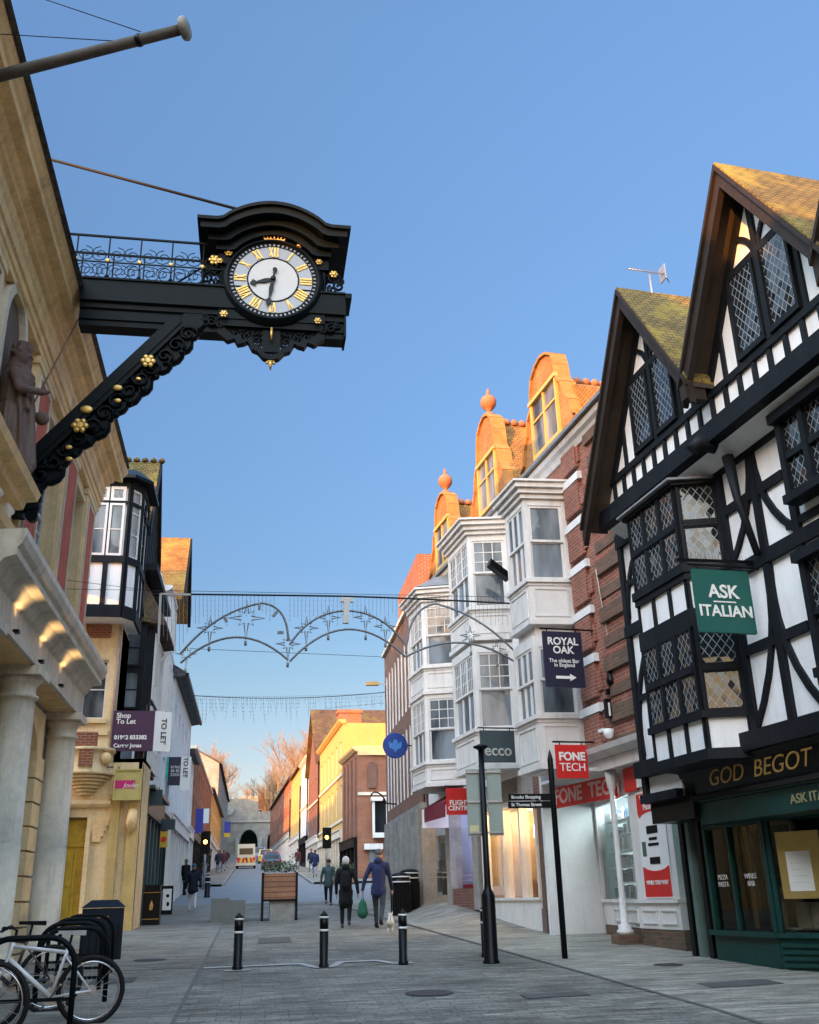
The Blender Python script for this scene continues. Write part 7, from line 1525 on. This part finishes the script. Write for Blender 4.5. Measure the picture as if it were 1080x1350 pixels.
# ================================================================ people and dog
SKIN = mat('skin', (.42, .25, .18), .6, .1, 8, bs=0)
def person(loc, face, H_, cols, lab, walk=.18, arms=(.15, -.1), lean=0, hat=None, hair=None, bag=None, vox=.013, skirt=0, hood=False, arm_out=(.0, .0), group=None, bulk=1.0):
    """cols = (coat, trousers, shoes); walk = half stride; arms = swing of left/right hand"""
    t = thing('person', loc, lab, 'person', group); s = H_ / 1.75
    M = Matrix.Rotation(radians(-face), 4, 'Z') @ Matrix.Scale(s, 4)     # local +y is the way the person faces
    kz = .95
    hipz, kneez, ankz = .90, .49, .09
    legs = []
    for sd, w_ in ((-1, walk), (1, -walk)):
        hip = V((sd * .095, 0, hipz)); kn = V((sd * .10, w_ * .75 + .04, kneez)); an = V((sd * .095, w_ * 1.15 - (.10 if w_ < 0 else 0), ankz + (.07 if w_ < 0 else 0))); legs.append((hip, kn, an))
    up = V((0, lean, 0)); sh = V((0, lean * 1.0, 1.43)); nk = V((0, lean * 1.05, 1.50)); hd = V((0, lean * 1.15 + .02, 1.635))
    armp = []
    for i, sd in enumerate((-1, 1)):
        sp_ = sh + V((sd * .19 * bulk, 0, -.02)); ao = arm_out[i]; el = sp_ + V((sd * (.06 + ao * .6), arms[i] * .45 - .03, -.29)); wr = el + V((sd * (.0 + ao * .5), arms[i] * .8 + .05, -.26)); armp.append((sp_, el, wr))
    B = []
    B += [((0, lean * .2, .93), (0, lean * .8, 1.25), .14, .145), ((-.11, lean, 1.38), (.11, lean, 1.38), .10, .10), (nk - V((0, 0, .08)), nk + V((0, .01, .06)), .055, .052)]
    for hip, kn, an in legs: B += [(hip, kn, .085, .055), (kn, an, .052, .035), (an, an + V((0, .15, -.05)), .035, .028)]
    for sp_, el, wr in armp:
        B += [(sp_, el, .05, .04), (el, wr, .038, .027), (wr, wr + V((0, .01, -.08)), .032, .03)]
        for k in range(4): a = wr + V((0, -.028 + k * .02, -.09)); B.append((a, a + V((.0, .015, -.065 + .008 * abs(k - 1.5))), .010, .008))
        B.append((wr + V((0, .03, -.05)), wr + V((0, .065, -.10)), .011, .009))
    B += [(hd, .095, (.82, .98, 1.18)), (hd + V((0, .045, -.07)), .055, (.9, .9, .8)), (hd + V((0, .10, -.015)), .018, (.8, 1.2, 1.4)), (hd + V((-.082, 0, -.01)), .02, (.5, 1, 1.5)), (hd + V((.082, 0, -.01)), .02, (.5, 1, 1.5)), (hd + V((0, .085, -.065)), .018, (1.6, .7, .5)), (hd + V((0, .08, .03)), .03, (1.8, .5, .5))]
    body('body', B, SKIN, t, (0, 0, 0), vox, M)
    ey = MB()
    for e in (-.032, .032): ey.ball(M @ (hd + V((e, .093, .012))) + V(loc), .010 * s, n=4)
    ey.build('eyes', M_BLK, t)
    c = bulk; C_ = [((0, lean * .25, .93), (0, lean * .85, 1.28), .165 * c, .17 * c), ((-.12, lean, 1.37), (.12, lean, 1.37), .115 * c, .115 * c), (sh + V((0, 0, -.02)), nk + V((0, 0, .0)), .10, .075)]
    C_ += [((0, lean * .1, .82 - skirt), (0, lean * .25, .95), .165 * c + skirt * .12, .165 * c), ((-.05, 0, .80 - skirt), (.05, 0, .80 - skirt), .15 * c, .15 * c)]
    for sp_, el, wr in armp: C_ += [(sp_, el, .068 * c, .056 * c), (el, wr, .054 * c, .042 * c)]
    if hood: C_ += [(nk + V((0, -.05, .0)), .10, (1.1, .9, .8))]
    if bag == 'back': C_ += [((0, -.17, 1.05), (0, -.17, 1.30), .12, .10)]
    body('coat', C_, cols[0], t, (0, 0, 0), vox * 1.15, M)
    Tr = []
    for hip, kn, an in legs: Tr += [(hip, kn, .10, .068), (kn, an + V((0, 0, .03)), .066, .048)]
    Tr += [((-.06, 0, .90), (.06, 0, .90), .12, .12)]
    body('trousers', Tr, cols[1], t, (0, 0, 0), vox * 1.1, M)
    for hip, kn, an in legs: body('shoe', [(an + V((0, -.03, -.03)), an + V((0, .15, -.055)), .045, .036), (an + V((0, 0, -.0)), an + V((0, 0, .04)), .045, .045)], cols[2], t, (0, 0, 0), vox, M)
    if hair: body('hair', [(hd + V((0, -.02, .03)), .108, (.9, 1.0, 1.1))] + ([(hd + V((0, -.07, .09)), .055, (1, 1, 1))] if hair[1] == 'bun' else []) + ([(hd + V((0, -.07, -.02)), hd + V((0, -.09, -.16)), .075, .05)] if hair[1] == 'long' else []), hair[0], t, (0, 0, 0), vox, M)
    if hat: body('hat', [(hd + V((0, -.005, .055)), .108, (.92, 1.05, .85))] + ([(hd + V((0, .12, .06)), .06, (1.1, 1.0, .25))] if hat[1] == 'cap' else []), hat[0], t, (0, 0, 0), vox, M)
    return t, M, armp, s
def cl(n, c): return mat('cloth_' + n, c, .85, .25, 12, bs=.3)
BLKC, NAVY, DTEAL, GREYC = cl('black', (.010, .011, .014)), cl('navy', (.010, .018, .075)), cl('teal_grey', (.05, .09, .095)), cl('grey', (.06, .075, .085))
person(base(456, 1224), 8, 1.70, (BLKC, BLKC, cl('purple_shoe', (.06, .04, .08))), 'woman in a knee-length black coat and backpack with white hair, walking away', .07, (.05, -.1), hair=(cl('white_hair', (.62, .60, .60)), 'bun'), skirt=.16, hood=True, bag='back', arm_out=(.0, .07))
pm, Mm, am, sm_ = person(base(500, 1224), 18, 1.86, (NAVY, cl('dark_jeans', (.03, .045, .06)), BLKC), 'man in a navy jacket and grey cap walking away with a green shopping bag', .14, (-.1, .25), .05, hat=(cl('grey_cap', (.10, .09, .10)), 'cap'), arm_out=(.12, .0), hood=True)
person(base(433, 1194), 186, 1.74, (DTEAL, BLKC, BLKC), 'man in a teal grey sweatshirt and dark cap walking towards the viewer', .10, (.1, -.1), hat=(cl('maroon_cap', (.05, .02, .025)), 'cap'), arm_out=(.0, .05), vox=.015)
wp, _, _, _ = person(base(253, 1202), -4, 1.66, (cl('dark_navy', (.012, .015, .03)), cl('pale_trousers', (.55, .54, .56)), cl('pale_shoe', (.5, .45, .45))), 'woman in a dark padded coat and white trousers walking up the left pavement', .12, (.1, -.1), hat=(cl('blue_bobble_hat', (.03, .09, .15)), 'b'), vox=.016, bulk=1.15, hood=True)
person(base(243.5, 1180), 20, 1.68, (BLKC, BLKC, BLKC), 'person in black half hidden by the woman in white trousers', .1, hair=(cl('brown_hair', (.12, .07, .04)), 'long'), vox=.02)
# green carrier bag in the man's left hand
wr = Mm @ am[0][2]; p = V(pm.location) + wr + V((0, 0, -.12)); bg_ = thing('shopping_bag', p, 'bulging dark green shopping bag carried by the man in navy', 'bag')
body('bag_body', [((0, 0, -.22), (0, 0, -.42), .10, .145), ((.0, 0, -.16), (0, 0, -.2), .06, .09)], cl('green_plastic', (.01, .10, .06)), bg_, (0, 0, 0), .02); q = MB(); q.tube([p + V((-.03, 0, -.15)), p + V((0, 0, .03)), p + V((.04, 0, -.15))], .012, 6); q.build('handle', cl('green_plastic', (.01, .10, .06)), bg_)
# dog
dl = base(515, 1232); dg_ = thing('dog', dl, 'small white dog walking beside the man in navy', 'dog'); MD = Matrix.Rotation(radians(-8), 4, 'Z') @ Matrix.Scale(.92, 4)
D = [((0, -.16, .27), (0, .16, .28), .085, .10), ((0, .16, .30), (0, .25, .40), .07, .055), ((0, .27, .43), .065, (.9, 1.1, .95)), ((0, .31, .41), (0, .38, .40), .035, .025), ((-.04, .24, .47), (-.055, .23, .53), .025, .008), ((.04, .24, .47), (.055, .23, .53), .025, .008), ((0, -.20, .32), (.02, -.25, .42), .022, .016), ((.02, -.25, .42), (0, -.22, .50), .016, .010)]
for sx in (-1, 1):
    D += [((sx * .05, .13, .24), (sx * .05, .13 + sx * .03, .12), .038, .024), ((sx * .05, .13 + sx * .03, .12), (sx * .05, .12 + sx * .05, .02), .022, .018), ((sx * .05, .12 + sx * .05, .018), (sx * .05, .15 + sx * .05, .015), .02, .016)]
    D += [((sx * .05, -.15, .25), (sx * .055, -.11 - sx * .03, .16), .05, .032), ((sx * .055, -.11 - sx * .03, .16), (sx * .055, -.19 - sx * .03, .10), .028, .02), ((sx * .055, -.19 - sx * .03, .10), (sx * .055, -.16 - sx * .03, .02), .019, .017), ((sx * .055, -.16 - sx * .03, .016), (sx * .055, -.13 - sx * .03, .014), .019, .015)]
body('body', D, mat('white_fur', (.62, .58, .52), .9, .3, 14, stain=(.35, .27, .18), stain_amt=.5), dg_, (0, 0, 0), .010, MD)
q = MB()
for e in (-.028, .028): q.ball(dl + MD @ V((e, .325, .445)), .009, n=4)
q.ball(dl + MD @ V((0, .40, .405)), .012, n=4); q.build('eyes_and_nose', M_BLK, dg_)
ln = thing('dog_lead', dl, 'thin dark lead from the man in navy to the white dog', 'lead'); wr = V(pm.location) + Mm @ am[1][2]; q = MB(); q.tube([wr + V((0, 0, -.08)), (wr + dl) / 2 + V((.03, 0, -.02)), dl + MD @ V((0, .2, .36))], .006, 5); q.build('lead', M_WIRE, ln)
# far pedestrians, one source with copies
M_LJ = cl('light_jeans', (.25, .28, .36))
far, _, _, _ = person(V((-2.6, 84, gz(-2.6, 84) + .12)), 175, 1.74, (cl('blue_black', (.015, .018, .035)), M_LJ, BLKC), 'distant pedestrian in a dark coat, leftmost on the far left pavement', .12, hair=(cl('brown_hair', (.12, .07, .04)), 's'), vox=.03, group='distant pedestrians')
fl_ = [(-3.3, 76, 'distant pedestrian in dark clothes just past the left traffic light', 0), (-2.3, 88, 'distant pedestrian walking beside another on the far left pavement', 1), (-2.9, 98, 'distant pedestrian higher up the left pavement', 0), (4.2, 70, 'distant pedestrian on the right pavement by the corner house', 1), (4.5, 80, 'distant pedestrian further up the right pavement', 0), (4.0, 92, 'distant pedestrian beyond the dark car on the right', 1), (-2.4, 104, 'distant pedestrian small against the cream terrace', 0)]
alts = [(BLKC, cl('black', (.01, .01, .01))), (cl('burgundy', (.09, .02, .03)), M_LJ)]
for i, (x, y, l_, a_) in enumerate(fl_):
    c = copy_tree(far, None, V((x, y, gz(x, y) + (.12 if abs(x - 1) > 2.6 else 0))), radians(random.choice((0, 170, 185, 10)))); c['label'] = l_
    for ch in c.children:
        if ch.name.startswith('coat') and i % 2: ch.data = ch.data.copy(); ch.data.materials[0] = [BLKC, cl('burgundy', (.09, .02, .03)), DTEAL, NAVY][i % 4]
# ================================================================ vehicles up the street
def vehicle(loc, L, W_, Hh, pc, lab, cat, kind='car', rot=0):
    t = thing({'van': 'parked_van', 'car': 'parked_car'}[kind], loc, lab, cat); o = V(loc); F = Fr(o.x, o.y, rot, 1)   # u forwards, rear at u=0
    if kind == 'van': side = [(0, .35), (0, 1.2), (.03, Hh), (L * .72, Hh), (L * .86, 1.35), (L, 1.1), (L, .35)]
    else: side = [(0, .35), (0, .80), (.12, .95), (.55, Hh - .02), (L * .55, Hh), (L * .72, .98), (L - .1, .80), (L, .35)]
    b = MB(); n = len(side)
    up = [0 if z < 1.0 else .12 for _, z in side]
    vs = [F.P(u, -W_ / 2 + a, o.z + z) for (u, z), a in zip(side, up)] + [F.P(u, W_ / 2 - a, o.z + z) for (u, z), a in zip(side, up)]
    b.add(vs, [tuple(range(n)), tuple(range(2 * n - 1, n - 1, -1))] + [(i, (i + 1) % n, n + (i + 1) % n, n + i) for i in range(n)]); b.box(F, -.06, .02, -W_ / 2 + .02, W_ / 2 - .02, o.z + .30, o.z + .55)
    b.build('body', pc, t)
    q = MB(); zz0, zz1 = (1.35, 1.95) if kind == 'van' else (.98, Hh - .1)
    if kind == 'van': q.quad(F.P(-.004, -W_ / 2 + .3, o.z + zz0), F.P(-.004, W_ / 2 - .3, o.z + zz0), F.P(.015, W_ / 2 - .3, o.z + zz1), F.P(.015, -W_ / 2 + .3, o.z + zz1))
    else: q.quad(F.P(.15, -W_ / 2 + .2, o.z + zz0 + .02), F.P(.15, W_ / 2 - .2, o.z + zz0 + .02), F.P(.50, W_ / 2 - .25, o.z + zz1 + .03), F.P(.50, -W_ / 2 + .25, o.z + zz1 + .03))
    q.build('rear_window', M_DGLASS, t)
    for s in (-1, 1):
        q = MB(); q.box(F, -.03, .0, s * (W_ / 2 - .18) - .10, s * (W_ / 2 - .18) + .10, o.z + .75, o.z + (1.1 if kind == 'van' else .92)); q.build('tail_light', M_SRED, t)
        for u in (.75, L - .8):
            q = MB(); q.lathe(F.P(u, s * (W_ / 2 - .20), o.z + .32) , [(.32, 0), (.32, .2)], 16, ax=F.n * s); wh = q.build('wheel', mat('tyre_rubber', (.012, .012, .013)), t)
    return t, F
lv = PY(324, 1144, 106); vz = gz(lv.x, 106); vt, F = vehicle(V((lv.x, 106, vz)), 5.2, 1.95, 2.35, mat('cream_van_paint', (.62, .56, .44), .4, .1, 2, bs=0, coat=.3), 'pale van with red and yellow chevrons across its rear doors', 'van', 'van')
M_CHY = mat('chevron_yellow', (.75, .5, .05), .5, bs=0)
q = MB(); 
for k in range(8):
    u = -.85 + k * .22; m_ = k % 2; q.add([F.P(-.02, u, vz + .58), F.P(-.02, u + .2, vz + .58), F.P(-.02, u + (.32 if k < 4 else .08), vz + 1.05), F.P(-.02, u + (.12 if k < 4 else -.12), vz + 1.05)], [(0, 1, 2, 3)], m_)
q.build('chevrons', [M_SRED, M_CHY], vt, recalc=False)
cv = PY(358, 1141, 98); vehicle(V((cv.x, 98, gz(cv.x, 98))), 4.3, 1.8, 1.45, mat('dark_blue_paint', (.012, .02, .07), .25, bs=0, coat=.6), 'dark blue car parked on the right side of the upper street', 'car')
cv = PY(359, 1128, 118); vehicle(V((cv.x, 118, gz(cv.x, 118))), 4.3, 1.8, 1.6, mat('red_car_paint', (.35, .02, .025), .3, bs=0, coat=.6), 'red car just beyond the dark blue car', 'car')
cv = PY(341, 1130, 135); vehicle(V((cv.x, 135, gz(cv.x, 135))), 4.3, 1.8, 1.9, mat('lilac_car_paint', (.16, .16, .30), .3, bs=0, coat=.6), 'lilac grey car in the middle of the upper street near the gate', 'car')
cv = PY(347, 1128, 128); vehicle(V((cv.x + .3, 128, gz(cv.x, 128))), 4.3, 1.7, 1.7, mat('yellow_car_paint', (.6, .42, .05), .3, bs=0, coat=.6), 'small yellow car showing between the lilac and the red cars', 'car')
# ================================================================ traffic lights
M_AMB = emis('amber_signal', (1.0, .42, .04), 9)
def traffic(px, py, Y, lab, glow=1):
    p = PY(px, py, Y); zg = gz(p.x, Y); t = thing('traffic_light', V((p.x, Y, zg)), lab, 'traffic light', 'traffic lights at the crossing'); F = Fr(p.x, Y, 90, 1)
    b = MB(); b.lathe((p.x, Y + .15, zg), [(.06, 0), (.06, p.z - zg + .55)], 10); b.build('pole', M_METAL, t)
    b = MB(); b.box(F, -.19, .19, -.2, .0, p.z - .55, p.z + .50); b.box(F, -.26, .26, -.06, -.04, p.z - .62, p.z + .57)
    for dz in (-.33, 0, .31): b.lathe(F.P(0, 0, p.z + dz - .0), [(.125, 0), (.125, .12), (.11, .12), (.11, .01)], 14, ax=(0, -1, 0))
    b.build('signal_head', M_BLK, t)
    q = MB(); q.lathe(F.P(0, .01, p.z), [(.105, 0), (.10, .03)], 16, ax=(0, -1, 0)); q.build('lit_lamp', M_AMB, t); return t
traffic(271, 1110, 58, 'traffic light with its amber lamp lit on the left pavement'); traffic(431, 1104, 62, 'traffic light with its amber lamp lit before the corner house on the right')
# wires and leafy tub near the bank
for (x, y, r, l_) in ((2.2, 13.2, .30, 'round iron drain cover in the setts nearest the viewer'), (-1.7, 19.4, .28, 'round iron drain cover on the slabs left of the bollards'), (6.2, 15.4, .22, 'small iron water cover in the right pavement before the green shop')):
    t = thing('drain_cover', V((x, y, gz(x, y) + .008)), l_, 'drain cover'); b = MB(); n = 20
    b.add([V((x + r * cos(2 * pi * i / n), y + r * sin(2 * pi * i / n), gz(x, y + r * sin(2 * pi * i / n)) + .014)) for i in range(n)], [tuple(range(n))]); b.build('cover_plate', mat('worn_iron', (.05, .048, .045), .5, .5, 20, metal=.4, bs=.6), t, recalc=False)
bpy.context.view_layer.update()
